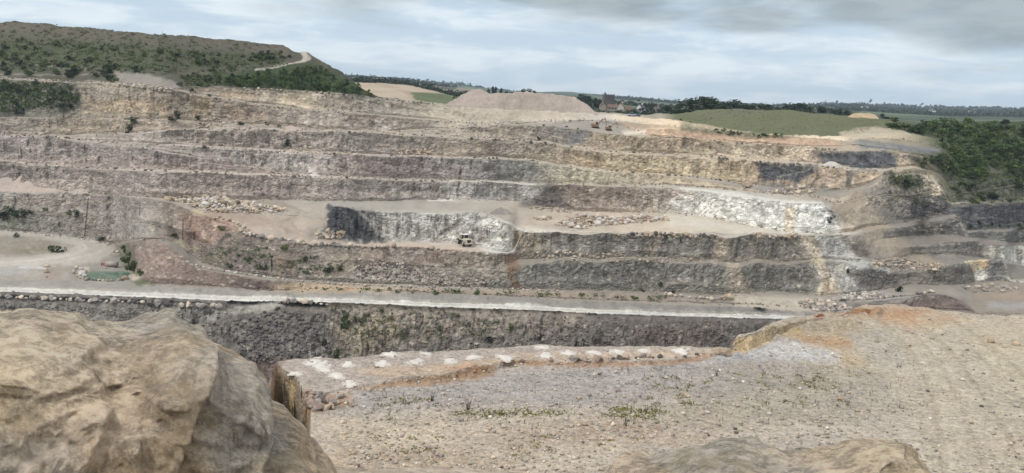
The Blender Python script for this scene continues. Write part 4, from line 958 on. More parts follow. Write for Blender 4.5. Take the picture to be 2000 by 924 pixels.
# rubble ridge along the right-hand rim and the torn edges
rub = np.maximum(0, fbm(Xp * 0.9, Yp * 0.9, Xp * 0, 3, 117)) * 0.28
rimp = sd_poly([(1440,690),(1436,655),(1530,625),(1680,598),(1700,640),(1560,668)], PX_.astype(np.float32), PY_.astype(np.float32))
gy = sd_poly([(1340,706),(1440,690),(1500,668),(1570,668),(1650,700),(1500,716)], PX_.astype(np.float32), PY_.astype(np.float32))
hump = sd_poly([(1660,618),(1662,604),(1690,598),(1730,604),(1715,618)], PX_.astype(np.float32), PY_.astype(np.float32))
Zp2 = PZ + und * flatp + rub * np.clip(0.5 - rimp / 14, 0, 1) * flatp + rub * 0.8 * np.clip(0.5 - gy / 14, 0, 1) * flatp + rub * 2.0 * np.clip(0.5 - hump / 6, 0, 1) * flatp
Zp2 = Zp2 + rub * 1.6 * wface * (PB[:, None] == 2) * (cut > 0.5)
Rp2 = np.maximum.accumulate(Rp2, axis=0)
rockp = np.clip(wface * 2, 0, 1)

def gravel_mat():
    m, t, b = new_mat("gravel and sandy soil"); N = NT(t)
    col = N.n('ShaderNodeAttribute', attribute_name='col').outputs['Color']
    rk = N.n('ShaderNodeAttribute', attribute_name='rock').outputs['Fac']
    p = N.pos()
    a1 = N.noise(p, 0.45, 5, 0.6); a2 = N.noise(p, 2.2, 6, 0.65); a3 = N.noise(p, 9.0, 4, 0.6)
    v = N.math('ADD', N.math('MULTIPLY', N.math('SUBTRACT', a1, 0.5), 0.7), N.math('MULTIPLY', N.math('SUBTRACT', a2, 0.5), 1.2))
    v = N.math('ADD', v, N.math('MULTIPLY', N.math('SUBTRACT', a3, 0.5), 1.2))
    sc = N.n('ShaderNodeSeparateColor'); N.to(N.vor(p, 5.0, 'F1', 'Color'), sc.inputs[0])
    sc2 = N.n('ShaderNodeSeparateColor'); N.to(N.vor(p, 2.3, 'F1', 'Color'), sc2.inputs[0])
    peb = N.math('MULTIPLY', N.math('SUBTRACT', sc.outputs[0], 0.5), 0.34)
    big = N.math('MULTIPLY', N.map(sc2.outputs[1], 0.86, 0.92), N.map(N.vor(p, 2.3), 0.1, 0.26, 1, 0))
    v = N.math('ADD', 1.0, N.math('ADD', v, peb))
    v = N.math('ADD', v, N.math('MULTIPLY', big, 0.35))
    c = N.scale_rgb(col, N.math('MAXIMUM', v, 0.3))
    patch = N.noise(p, 0.16, 5, 0.6, 0.6)
    c = N.mix(N.map(patch, 0.5, 0.68, 0, 0.35), c, N.mix(1.0, c, (1.02, 0.94, 0.86), 'MULTIPLY'))
    N.to(c, b.inputs['Base Color'])
    h = N.math('ADD', N.math('MULTIPLY', N.vor(p, 5.0), -0.35), N.math('ADD', N.noise(p, 3.0, 6, 0.65), N.math('MULTIPLY', big, 0.5)))
    N.bump(h, N.map(rk, 0, 1, 0.75, 0.9), 0.22, b)
    return m
M_GRAVEL = gravel_mat()
Xq, Yq, Zq = Rp2 * np.sin(THp), Rp2 * np.cos(THp), Zp2 + CAMZ
structure(grid_mesh('plateau_ground', Xq, Yq, Zq, PCOL, rockp, M_GRAVEL))
EVp = np.maximum.accumulate(Zp2 / Rp2, axis=0)
Ip0 = np.where(PB == 1)[0][0]
def hit_p(px, py):
    t, e = to_te(px, py); t, e = float(t), float(e)
    j = int(np.clip(np.searchsorted(TH, t), 1, NC - 1))
    k = int(np.clip(np.searchsorted(EVp[Ip0:, j], e) + Ip0, Ip0 + 1, len(PR) - 1))
    e0_, e1_ = EVp[k - 1, j], EVp[k, j]
    f = 0 if e1_ <= e0_ else min(1, max(0, (e - e0_) / (e1_ - e0_)))
    rr = Rp2[k - 1, j] + (Rp2[k, j] - Rp2[k - 1, j]) * f; zz_ = Zp2[k - 1, j] + (Zp2[k, j] - Zp2[k - 1, j]) * f
    return Vector((rr * math.sin(t), rr * math.cos(t), zz_ + CAMZ))
# gravel track under the camera, running across
bm = bmesh.new()
n_ = 48
ring = [bm.verts.new((math.sin(a) * 5.75, math.cos(a) * 5.75, CAMZ - 2.75)) for a in [TH[0] + (TH[-1] - TH[0]) * i / n_ for i in range(n_ + 1)]]
tail = [bm.verts.new(v) for v in ((60, 2.0, CAMZ - 2.75), (60, -40, CAMZ - 2.75), (-60, -40, CAMZ - 2.75), (-60, 2.0, CAMZ - 2.75))]
bm.faces.new([*ring, *tail])
me = bpy.data.meshes.new('track'); bm.normal_update(); bm.to_mesh(me); bm.free()
if me.polygons[0].normal.z < 0: me.flip_normals()
at = me.color_attributes.new('col', 'FLOAT_COLOR', 'POINT')
for d in at.data: d.color = (0.46, 0.42, 0.36, 1)
me.materials.append(M_GRAVEL)
o = bpy.data.objects.new('track', me); C.objects.link(o); structure(o)

# ------------------------------------------------------------------ country beyond, to the horizon
FAR = [
 (560, [(-200,300),(690,215),(757,200),(811,203),(870,211),(954,218),(1079,222),(1171,227),(1257,231),(1350,240),(1500,236),(1660,238),(1730,245),(1771,262),(1900,262),(2200,270)], 0),
 (760, [(-200,260),(690,190),(757,190),(811,193),(870,200),(954,206),(1079,211),(1171,216),(1257,221),(1320,221),(1420,219),(1550,222),(1660,234),(1730,240),(1800,246),(2000,243),(2200,250)], 0),
 (1050,[(-200,200),(690,159),(736,161),(792,165),(824,171),(856,179),(883,186),(920,191),(1000,195),(1130,203),(1200,209),(1257,214),(1300,218),(1443,217),(1550,221),(1660,231),(1729,236),(1800,240),(2000,240),(2200,247)], 0),
 (1500,[(-200,180),(690,156),(782,162),(880,178),(920,184),(1000,190),(1130,198),(1200,204),(1300,211),(1450,214),(1660,226),(1760,233),(1850,238),(2000,238),(2200,246)], 0),
 (2600,[(-200,170),(690,151),(782,158),(880,171),(912,174),(1000,183),(1130,190),(1200,197),(1300,204),(1450,209),(1660,214),(1760,221),(1850,226),(2000,228),(2200,236)], 0),
 (3600,[(-200,165),(690,148),(722,151),(792,159),(872,168),(952,177),(1000,181),(1080,183),(1160,188),(1220,194),(1350,203),(1450,207),(1660,210),(1760,215),(1850,219),(2000,221),(2200,228)], 0),
 (5200,[(-200,150),(600,144),(683,147),(722,149),(747,151.5),(792,156.5),(840,161),(872,165),(920,170),(952,173.5),(1000,179),(1080,180),(1115,180.5),(1140,183),(1170,185),(1200,190),(1225,189),(1250,193),(1300,197),(1350,201),(1450,206),(1600,208),(1640,208),(1700,211),(1760,212),(1850,214),(1900,216),(1930,215),(2000,218),(2200,225)], 0),
 (6500,[(-200,165),(690,165),(900,184),(1200,200),(1600,216),(2000,230),(2200,236)], 0),
 (7300,[(-200,160),(690,160),(900,178),(1200,192),(1600,209),(2000,226),(2200,234)], 0),
]
FE = [(r_, line(p_, 2)) for r_, p_, _ in FAR]
FX, FY, FZ = [], [], []
rads = np.concatenate([np.linspace(560, 1500, 90), np.geomspace(1520, 6500, 110), np.linspace(6560, 7300, 6)])
for rr in rads:
    k = max(i for i in range(len(FE)) if FE[i][0] <= rr + 1e-6); k = min(k, len(FE) - 2)
    ra, rb = FE[k][0], FE[k + 1][0]
    za_, zb_ = FE[k][1] * ra, FE[k + 1][1] * rb
    f = (rr - ra) / (rb - ra)
    FX.append(rr * np.sin(TH)); FY.append(rr * np.cos(TH)); FZ.append(za_ + (zb_ - za_) * f)
FX, FY, FZ = map(np.array, (FX, FY, FZ))
step = 4
FX, FY, FZ = FX[:, ::step], FY[:, ::step], FZ[:, ::step]
rad_g = np.broadcast_to(rads[:, None], FX.shape)
FZ = FZ + fbm(FX * 0.004, FY * 0.004, FX * 0, 3, 131) * np.clip((rad_g - 1600) / 3000, 0, 1) * 6
FPX, FPY = to_px(FX, FY, FZ + CAMZ)
# field pattern: patches of pasture, stubble and woodland
fx, fy = FX * 0.006 + fbm(FX * 0.003, FY * 0.003, FX * 0, 2, 141) * 0.8, FY * 0.0022 + fbm(FX * 0.003, FY * 0.003, FX * 0, 2, 147) * 0.4
h1 = cells(fx, fy, FX * 0, 151) * 0.5 + 0.5
greens = np.array([[0.06, 0.085, 0.045], [0.08, 0.105, 0.055], [0.04, 0.06, 0.038], [0.14, 0.125, 0.09], [0.05, 0.075, 0.04], [0.10, 0.11, 0.065]])
FCOL = greens[(h1 * 5.99).astype(int)]
wood_f = np.clip(fbm(FX * 0.004, FY * 0.0016, FX * 0, 4, 161) * 3.2 - 0.1, 0, 1)[..., None]
FCOL = FCOL * (1 - wood_f) + np.array([0.03, 0.048, 0.028]) * wood_f
def far_paint(P, col, a=1.0, rlo=0, rhi=99999, soft=1.5):
    global FCOL
    d = sd_poly(P, FPX.astype(np.float32), FPY.astype(np.float32))
    m_ = np.clip(0.5 - d / (2 * soft), 0, 1) * a * (rad_g >= rlo) * (rad_g <= rhi)
    FCOL = FCOL * (1 - m_[..., None]) + np.array(col) * m_[..., None]
stub = srgb(176,160,140) / KF
far_paint([(660,155),(736,160.5),(792,164.5),(824,170.5),(860,180),(890,187),(870,215),(757,215),(640,200)], stub, 1, 0, 1060)
far_paint([(788,180),(830,180.5),(878,184),(890,195),(872,215),(820,215),(806,190)], (0.085, 0.105, 0.045), 1, 0, 1060)
far_paint([(736,160),(800,178),(812,196),(804,196),(790,181),(735,165)], stub * 0.86, .8, 0, 1060, 1)
far_paint([(880,182),(930,188),(900,196),(870,192)], (0.10, 0.17, 0.06), .9, 1000, 1500)
far_paint([(1220,200),(1270,202),(1270,212),(1215,211)], (0.09, 0.15, 0.06), .9, 700, 1500)
far_paint([(760,154),(900,170),(950,176),(900,178),(840,170),(760,160)], (0.21, 0.18, 0.135), .7, 1600, 4000)
far_paint([(1680,212),(1850,218),(1850,228),(1760,226),(1680,220)], (0.10, 0.14, 0.07), .8, 1500, 4000)
def far_mat():
    m, t, b = new_mat("distant fields"); N = NT(t)
    col = N.n('ShaderNodeAttribute', attribute_name='col').outputs['Color']
    v = N.math('ADD', 0.55, N.math('MULTIPLY', N.noise(N.pos(), 0.02, 6, 0.65), 0.9))
    N.to(N.scale_rgb(col, v), b.inputs['Base Color'])
    return m
structure(grid_mesh('hills', FX, FY, FZ + CAMZ, FCOL, FX * 0, far_mat()))
def far_z(th_, r_):
    """height of the far ground"""
    j = int(np.clip(np.searchsorted(TH[::step], th_), 0, FX.shape[1] - 1)); i = int(np.clip(np.searchsorted(rads, r_), 0, len(rads) - 1))
    return float(FZ[i, j]) + CAMZ
def at_far(px, r_):
    t, e = to_te(px, 200.0)
    return Vector((r_ * math.sin(t), r_ * math.cos(t), far_z(float(t), r_)))
# thin summer haze
bm = bmesh.new(); bmesh.ops.create_cube(bm, size=1.0)
for v in bm.verts: v.co = (v.co.x * 9500, 3650 + v.co.y * 7500, -280 + (v.co.z + 0.5) * 445)
me = bpy.data.meshes.new('haze'); bm.to_mesh(me); bm.free()
o = bpy.data.objects.new('haze', me); C.objects.link(o); o['kind'] = 'stuff'
mh = bpy.data.materials.new('haze'); mh.use_nodes = True; mh.node_tree.nodes.clear()
vo = mh.node_tree.nodes.new('ShaderNodeOutputMaterial'); vp = mh.node_tree.nodes.new('ShaderNodeVolumePrincipled')
vp.inputs['Color'].default_value = (0.70, 0.85, 1.0, 1)
vp.inputs['Density'].default_value = 0.00008
vp.inputs['Anisotropy'].default_value = 0.2
mh.node_tree.links.new(vp.outputs[0], vo.inputs['Volume'])
me.materials.append(mh)
# ------------------------------------------------------------------ helpers for things
def link_mesh(name, bm, mat, parent=None, smooth=False):
    me = bpy.data.meshes.new(name); bm.normal_update(); bm.to_mesh(me); bm.free()
    if smooth: me.polygons.foreach_set('use_smooth', np.ones(len(me.polygons), bool))
    me.materials.append(mat)
    o = bpy.data.objects.new(name, me); C.objects.link(o)
    if parent: o.parent = parent
    return o
def tag(o, label, cat, group=None):
    o['label'] = label; o['category'] = cat
    if group: o['group'] = group
    return o
def thing(name, loc, label, cat, group=None, rz=0.0):
    o = bpy.data.objects.new(name, None); C.objects.link(o); o.empty_display_size = 0.3
    o.location = loc; o.rotation_euler = (0, 0, rz)
    return tag(o, label, cat, group)
def box(bm, x0, x1, y0, y1, z0, z1, tx=1.0, ty=1.0, bev=0.0):
    """axis box; tx, ty shrink its top"""
    cx, cy = (x0 + x1) / 2, (y0 + y1) / 2; hx, hy = (x1 - x0) / 2, (y1 - y0) / 2
    v = [bm.verts.new((cx + sx * hx * k, cy + sy * hy * q, z)) for z, k, q in ((z0, 1, 1), (z1, tx, ty)) for sx, sy in ((-1, -1), (1, -1), (1, 1), (-1, 1))]
    f = [bm.faces.new([v[i] for i in q]) for q in ((3, 2, 1, 0), (4, 5, 6, 7), (0, 1, 5, 4), (1, 2, 6, 5), (2, 3, 7, 6), (3, 0, 4, 7))]
    if bev: bmesh.ops.bevel(bm, geom=list({e for g_ in f for e in g_.edges}), offset=bev, segments=2, affect='EDGES', profile=0.6)
def tube(bm, a, b, r0, r1=None, n=10, cap=True):
    a, b = Vector(a), Vector(b); r1 = r0 if r1 is None else r1
    q = (b - a).to_track_quat('Z', 'Y').to_matrix()
    A = [bm.verts.new(a + q @ Vector((math.cos(2 * math.pi * i / n) * r0, math.sin(2 * math.pi * i / n) * r0, 0))) for i in range(n)]
    B = [bm.verts.new(b + q @ Vector((math.cos(2 * math.pi * i / n) * r1, math.sin(2 * math.pi * i / n) * r1, 0))) for i in range(n)]
    for i in range(n): bm.faces.new((A[i], A[(i + 1) % n], B[(i + 1) % n], B[i]))
    if cap: bm.faces.new(A[::-1]); bm.faces.new(B)
def plain_mat(name, col, rough=0.7, metal=0.0, var=0.25, scale=2.0, spec=0.3):
    m, t, b = new_mat(name); N = NT(t)
    v = N.math('ADD', 1 - var / 2, N.math('MULTIPLY', N.noise(N.pos(src='Object'), scale, 5, 0.6), var))
    N.to(N.scale_rgb(tuple(col), v), b.inputs['Base Color'])
    b.inputs['Roughness'].default_value = rough; b.inputs['Metallic'].default_value = metal; b.inputs['Specular IOR Level'].default_value = spec
    return m
_sr = NT.scale_rgb
def _scale_rgb(s, col, f):
    nd = s.n('ShaderNodeVectorMath', operation='SCALE')
    if isinstance(col, tuple): nd.inputs[0].default_value = tuple(float(c) for c in col[:3])
    else: s.to(col, nd.inputs[0])
    s.to(f, nd.inputs[3]); return nd.outputs[0]
NT.scale_rgb = _scale_rgb

# ------------------------------------------------------------------ boulders
def rock_points(seed, sub, cuts=9, ncut=0.62):
    rng = np.random.default_rng(seed)
    bm = bmesh.new(); bmesh.ops.create_icosphere(bm, subdivisions=sub, radius=1.0)
    v = np.array([p.co for p in bm.verts]); f = np.array([[q.index for q in p.verts] for p in bm.faces]); bm.free()
    for _ in range(cuts):
        n = rng.normal(size=3); n /= np.linalg.norm(n); d = rng.uniform(ncut - 0.12, ncut + 0.2)
        v -= np.maximum(0, v @ n - d)[:, None] * n
    if sub > 1:
        v += 0.10 * np.stack([fbm(v[:, 0] * 1.7 + seed, v[:, 1] * 1.7, v[:, 2] * 1.7, 3, 201 + k) for k in range(3)], 1)
    v *= np.array([1, rng.uniform(0.65, 0.95), rng.uniform(0.55, 0.85)])
    return v, f
ROCKS2 = [rock_points(300 + i, 2) for i in range(10)]
ROCKS1 = [rock_points(340 + i, 1, 6) for i in range(10)]
def boulder_mat(name, attr):
    m, t, b = new_mat(name); N = NT(t)
    if attr: col = N.n('ShaderNodeAttribute', attribute_name='col').outputs['Color']
    else: col = N.n('ShaderNodeObjectInfo').outputs['Color']
    p = N.pos(src='Position')
    v = N.math('ADD', 0.62, N.math('MULTIPLY', N.noise(p, 1.1, 6, 0.65), 0.75))
    N.to(N.scale_rgb(col, v), b.inputs['Base Color'])
    N.bump(N.noise(p, 2.5, 5, 0.6), 0.6, 0.25, b)
    return m
M_BOULD = boulder_mat('boulder stone', False); M_RUBB = boulder_mat('rubble stone', True)
RM = []
for i, (v, f) in enumerate(ROCKS2):
    me = bpy.data.meshes.new('boulder'); me.from_pydata([tuple(p) for p in v], [], [tuple(int(a) for a in q) for q in f]); me.update()
    me.materials.append(M_BOULD); RM.append(me)
def merged(name, recs, rocks, mat, label=None, cat=None):
    """recs: (pos, size, col) -> one mesh of many stones"""
    VV, FF, CC = [], [], []; base = 0; rng = np.random.default_rng(len(recs))
    for pos, size, col in recs:
        v, f = rocks[rng.integers(len(rocks))]
        a, b_ = rng.uniform(0, 6.28), rng.uniform(-0.5, 0.5)
        ca, sa, cb, sb = math.cos(a), math.sin(a), math.cos(b_), math.sin(b_)
        R = np.array([[ca, -sa, 0], [sa, ca, 0], [0, 0, 1]]) @ np.array([[1, 0, 0], [0, cb, -sb], [0, sb, cb]])
        VV.append(v @ R.T * size + np.array(pos)); FF.append(f + base); base += len(v)
        CC.append(np.broadcast_to(col, v.shape))
    V, Fc, Cc = np.concatenate(VV), np.concatenate(FF).astype(np.int32), np.concatenate(CC)
    me = bpy.data.meshes.new(name)
    me.vertices.add(len(V)); me.vertices.foreach_set('co', V.astype(np.float32).ravel())
    me.loops.add(Fc.size); me.loops.foreach_set('vertex_index', Fc.ravel())
    me.polygons.add(len(Fc)); me.polygons.foreach_set('loop_start', np.arange(0, Fc.size, 3, dtype=np.int32)); me.update(calc_edges=True)
    at = me.color_attributes.new('col', 'FLOAT_COLOR', 'POINT')
    at.data.foreach_set('color', np.concatenate([Cc, np.ones((len(V), 1))], 1).astype(np.float32).ravel())
    me.materials.append(mat)
    o = bpy.data.objects.new(name, me); C.objects.link(o); o['kind'] = 'stuff'
    if label: o['label'] = label
    return o
PALE = (206,192,176); GREY = (165,158,152); DARK = (112,106,102); TAN = (184,167,146); PINK = (172,152,140); WHITE = (214,210,204)
BOULD = []                                                # pos, size, colour, label, group
def brow(P, step, size, cols, label, group, dj=1.0, hitf=None, skip=0.0):
    P = np.array(P, float); seg = np.hypot(*np.diff(P, axis=0).T); L_ = np.concatenate([[0], np.cumsum(seg)])
    s = 0.0
    while s < L_[-1]:
        x, y = np.interp(s, L_, P[:, 0]), np.interp(s, L_, P[:, 1])
        s += step * random.uniform(0.55, 1.5)
        if random.random() < skip: continue
        p = (hitf or hit)(x, y + random.gauss(0, dj * 0.5))
        BOULD.append((p, size * random.choice((0.5, 0.7, 0.8, 1.0, 1.0, 1.35)), random.choice(cols), label, group))
FILL = []
def bpile(P, n, size, cols, label, group, h=0.0, hitf=None):
    A = np.array(P, float)
    if hitf is None: FILL.append((P, int(n * 2.2), size * 0.5, cols, h))
    Q = pts_in(A, n, np.random.default_rng(int(A[0, 0] * 7 + n)))
    for (x, y), d in zip(Q, sd_poly(A, Q[:, 0].astype(np.float32), Q[:, 1].astype(np.float32))):
        p = (hitf or hit)(x, y); p.z += h * min(1, -d / 6) * random.uniform(0.2, 1)
        BOULD.append((p, size * random.choice((0.45, 0.6, 0.8, 1.0, 1.0, 1.3)), random.choice(cols), label, group))
# --- stones set along roads and benches, heaps of blasted rock
brow([(0,580),(60,583),(150,587),(260,591),(360,597),(432,601)], 9, 1.05, [GREY, DARK, PALE, GREY], 'grey block edging the white haul road above the dark pit wall', 'kerb of grey blocks along the haul road', 1.5)
brow([(545,592),(570,589),(620,593),(640,596)], 9, 1.0, [GREY, PALE], 'grey block on the mound where the side ramp leaves the haul road', 'blocks on the mound by the side ramp')
brow([(470,452),(490,460),(520,466),(560,469),(600,476),(650,480),(700,482)], 6.5, 1.05, [PALE, PALE, GREY, WHITE], 'pale block in the row along the rim of the floor the dumper works on', 'pale blocks along the rim of the dumper floor', 2)
brow([(700,482),(760,483),(830,485),(880,489)], 11, 0.8, [PALE, PINK], 'pale block in the row along the rim of the floor the dumper works on', 'pale blocks along the rim of the dumper floor', 1.5)
brow([(410,425),(440,430),(470,440),(490,452)], 6, 1.0, [PALE, TAN, PINK], 'tan block on the broken edge beside the red ramp wall', 'tan blocks above the red ramp wall', 3)
brow([(384,519),(410,526),(440,531),(490,537),(540,545),(600,551)], 5, 0.62, [PALE, WHITE, GREY], 'small whitish stone edging the narrow ramp below the rock face', 'whitish stones along the narrow ramp', .6)
brow([(620,553),(760,559),(900,563),(1090,568)], 9, 0.6, [GREY, PALE], 'small grey stone strewn along the foot of the long middle wall', 'stones along the foot of the middle wall', 1.2)
brow([(150,523),(143,532),(148,541),(165,546),(185,548),(205,549),(225,549),(245,546)], 5, 0.85, [PALE, TAN, GREY], 'block in the stone rim round the green pond', 'stone rim of the pond', 1)
brow([(158,527),(160,535),(165,541)], 5, 1.1, [PALE, WHITE], 'block in the stone rim round the green pond', 'stone rim of the pond', 1)
brow([(92,518),(90,528),(92,538),(90,545)], 4, 0.75, [PALE, PINK], 'pale stone in the short line dividing the yard by the pond', 'short line of pale stones across the yard', .5)
brow([(215,497),(228,490),(236,503)], 5, 0.7, [PALE, GREY], 'pale stone tipped down the bank behind the pond', 'pale stones on the bank behind the pond', 3)
brow([(1629,588),(1680,586),(1729,582),(1780,577),(1825,571)], 6, 0.9, [GREY, DARK, PALE], 'grey block edging the lower road on the far pit corner', 'blocks along the lower road by the pit corner', .8)
brow([(1300,577),(1340,580),(1390,584),(1420,586)], 8, 0.8, [PALE, GREY], 'pale block lining the bank above the haul road bend', 'blocks lining the bank above the haul road bend', 1.5)
brow([(1410,581),(1430,584)], 9, 1.5, [TAN], 'squarish tan boulder by itself on the sandy landing', 'lone tan boulders on the sandy landing', .2)
bpile([(352,392),(420,386),(480,396),(555,408),(560,415),(480,416),(400,414),(375,404)], 260, 1.0, [PALE, WHITE, PALE, TAN], 'pale block in the broad heap of blasted stone on the upper floor', 'broad heap of blasted stone', 0.8)
bpile([(320,388),(370,384),(372,391),(330,394)], 25, 0.9, [TAN, PALE], 'tan block at the thin end of the broad heap of blasted stone', 'thin end of the stone heap', 0.3)
bpile([(612,452),(640,450),(672,457),(670,466),(620,467)], 55, 0.95, [PALE, GREY, TAN], 'pale block in the heap at the foot of the dark slate nose', 'heap at the foot of the slate nose', 0.6)
bpile([(1040,426),(1075,428),(1060,433)], 14, 1.0, [TAN, PALE], 'tan block in the small heap beside the dark talus', 'small heap beside the dark talus', 0.3)
bpile([(1080,440),(1110,424),(1150,420),(1180,425),(1300,424),(1304,432),(1190,440),(1130,448)], 170, 1.0, [PALE, TAN, WHITE, PINK], 'pale block in the long heap across the right hand floor', 'long heap across the white walled floor', 0.8)
bpile([(1030,407),(1060,405),(1130,412),(1110,418)], 30, 0.8, [TAN, GREY], 'brown block fallen from the dark talus', 'blocks fallen from the dark talus', 0.2)
bpile([(690,520),(760,508),(880,540),(985,552),(960,562),(690,552)], 300, 0.55, [GREY, GREY, DARK, PINK, PALE], 'grey block in the scree against the long middle wall', 'scree against the middle wall', 0.1)
bpile([(1020,497),(1090,492),(1250,500),(1380,508),(1360,514),(1050,508)], 90, 0.7, [PALE, TAN, GREY], 'pale block lying on the narrow ledge halfway up the wall', 'blocks on the narrow ledge', 0.1)
bpile([(1200,457),(1260,456),(1400,458),(1398,464),(1200,463)], 60, 0.8, [TAN, PALE, DARK], 'tan block along the broken rim above the dark banded wall', 'blocks on the broken rim of the dark banded wall', 0.1)
bpile([(1470,458),(1560,459),(1550,466),(1480,465)], 35, 0.8, [TAN, PALE], 'tan block along the broken rim above the dark banded wall', 'blocks on the broken rim of the dark banded wall', 0.1)
bpile([(1558,590),(1590,586),(1640,594),(1664,602),(1650,612),(1590,607)], 170, 0.75, [GREY, PALE, GREY], 'grey block in the heap at the end of the haul road', 'grey heap at the end of the haul road', 0.5)
bpile([(1650,575),(1690,570),(1740,574),(1720,584),(1640,587)], 80, 0.7, [PALE, WHITE, GREY], 'whitish block at the foot of the grey scree chute', 'blocks at the foot of the grey chute', 0.2)
bpile([(1700,510),(1760,505),(1850,518),(1840,528),(1760,530),(1712,524)], 120, 0.75, [PALE, GREY, TAN], 'grey block in the scree under the brown chute', 'scree under the brown chute', 0.2)
bpile([(1880,560),(1930,556),(1990,562),(1980,570),(1890,572)], 26, 1.0, [GREY, PALE], 'grey block on the bare pit floor by the far corner', 'blocks on the bare pit floor', 0.1)
bpile([(1450,357),(1472,357),(1480,366),(1448,368)], 18, 1.1, [TAN, PALE], 'tan block in the small heap before the slate wall', 'small heap before the slate wall', 0.4)
bpile([(1510,370),(1560,362),(1600,372),(1590,380),(1520,378)], 70, 0.9, [TAN, PALE, GREY], 'tan block in the scatter on the bench under the slate wall', 'scatter under the slate wall', 0.3)
brow([(1300,342),(1371,347),(1443,358),(1500,374),(1540,380)], 9, 0.75, [GREY, PALE, DARK], 'block in the line along the bench end below the tan wall', 'blocks along the bench end', .6)
for nm, x0, x1, dy, st, sz, lb in (
    ('b14', 0, 700, -1.0, 9, .72, 'third'), ('b14', 700, 1300, -1, 9, .7, 'third'), ('b12', 70, 700, -1, 9, .7, 'second'), ('b12', 700, 960, -1, 13, .6, 'second'),
    ('b16', 214, 760, -0.8, 8, .62, 'fourth'), ('b16', 760, 1350, -1, 9, .75, 'fourth'), ('b16', 1350, 1720, -1, 9, .85, 'fourth'),
    ('b18', 1290, 1640, -1, 10, .7, 'fifth'), ('b20', 393, 700, -0.6, 7, .6, 'fifth'), ('b18', 971, 1150, -1, 10, .6, 'fifth'),
    ('b20', 870, 1160, -0.6, 8, .55, 'top'), ('b22', 430, 870, -.4, 8, .6, 'top'), ('b22', 0, 230, -.6, 6, .6, 'top')):
    words_ = {'second': 'second bench up from the dumper', 'third': 'third bench up from the dumper', 'fourth': 'fourth bench up from the dumper', 'fifth': 'fifth bench up from the dumper', 'top': 'topmost rim of the quarry'}[lb]
    brow(ypoly(nm, x0, x1, dy), st, sz, [GREY, PALE, DARK, PALE], 'small block standing on the edge of the ' + words_, 'blocks on the ' + words_, .5, None, .15)
bpile([(225,163),(290,165),(350,175),(330,182),(240,168)], 60, .8, [PALE, GREY], 'pale stone spilled from the scree on the hill foot', 'stones spilled on the hill foot', .1)
bpile([(380,234),(430,230),(440,246),(385,250)], 50, .7, [PALE, PINK], 'pale stone in the rockfall between two upper benches', 'rockfall between the upper benches', .2)
bpile([(550,288),(690,298),(680,303),(560,296)], 60, .6, [PALE, TAN], 'pale stone in the scatter on an upper bench', 'scatter on the upper bench', .2)
bpile([(770,293),(840,293),(870,303),(780,303)], 50, .8, [PALE, TAN], 'tan stone in the bank of spoil on an upper bench', 'bank of spoil on the upper bench', .4)
brow([(1020,706),(1120,704),(1180,702),(1250,700),(1330,698),(1380,692)], 22, 0.2, [DARK, TAN, PINK], 'brown stone on the orange lip of the blasted shelf', 'brown stones on the orange lip of the shelf', 1.5, hit_p)
brow([(1120,704),(1150,705),(1165,703),(1260,698),(1290,697),(1300,700)], 16, 0.34, [DARK, GREY, PINK], 'brown stone on the orange lip of the blasted shelf', 'brown stones on the orange lip of the shelf', 1.5, hit_p)
brow([(1405,690),(1420,694)], 9, 0.45, [TAN], 'brown stone on the orange lip of the blasted shelf', 'brown stones on the orange lip of the shelf', .5, hit_p)
bpile([(585,768),(640,764),(680,772),(650,796),(612,806),(598,790)], 46, 0.34, [TAN, PINK, GREY, DARK], 'ochre clod on the crumbling orange corner of the plateau', 'ochre clods on the crumbling plateau corner', 0.05, hit_p)
for (x, y, s_) in ((1934,668,.42),(1950,672,.3),(1985,674,.4),(1962,678,.25),(1820,662,.25),(1773,648,.3),(1775,676,.3),(1712,668,.25),(1340,775,.3),(1640,780,.25)):
    BOULD.append((hit_p(x, y), s_, TAN, 'single pale stone lying out on the sandy plateau', 'single stones on the sandy plateau'))
BOULD.sort(key=lambda q: -q[1] / max(20, math.hypot(q[0].x, q[0].y)))
ROCK_K = 1.18
for i, (p, s_, c_, lb, gp) in enumerate(BOULD[:292]):
    o = bpy.data.objects.new('boulder', RM[i % len(RM)]); C.objects.link(o)
    o.location = (p.x, p.y, p.z + s_ * 0.28); o.scale = (s_ * random.uniform(0.85, 1.2), s_ * random.uniform(0.85, 1.1), s_ * random.uniform(0.8, 1.15))
    o.rotation_euler = (random.uniform(-.25, .25), random.uniform(-.25, .25), random.uniform(0, 6.28))
    a_ = srgb(*c_) / ROCK_K * random.uniform(0.72, 1.08); o.color = (*a_, 1)
    tag(o, lb, 'boulder', gp)
for P, n, size, cols, h in FILL:
    A = np.array(P, float); Q = pts_in(A, n, np.random.default_rng(n), 1.0)
    for (x, y), d in zip(Q, sd_poly(A, Q[:, 0].astype(np.float32), Q[:, 1].astype(np.float32))):
        p = hit(x, y); p.z += h * 0.6 * min(1, max(0, -d / 6)) * random.random()
        BOULD.append((p, size * random.uniform(.5, 1.2), random.choice(cols), '', ''))
rest = [((p.x, p.y, p.z + s_ * 0.2), s_, srgb(*c_) / ROCK_K * random.uniform(0.7, 1.08)) for p, s_, c_, _, _ in BOULD[292:]]
merged('rubble', rest, ROCKS1, M_RUBB)
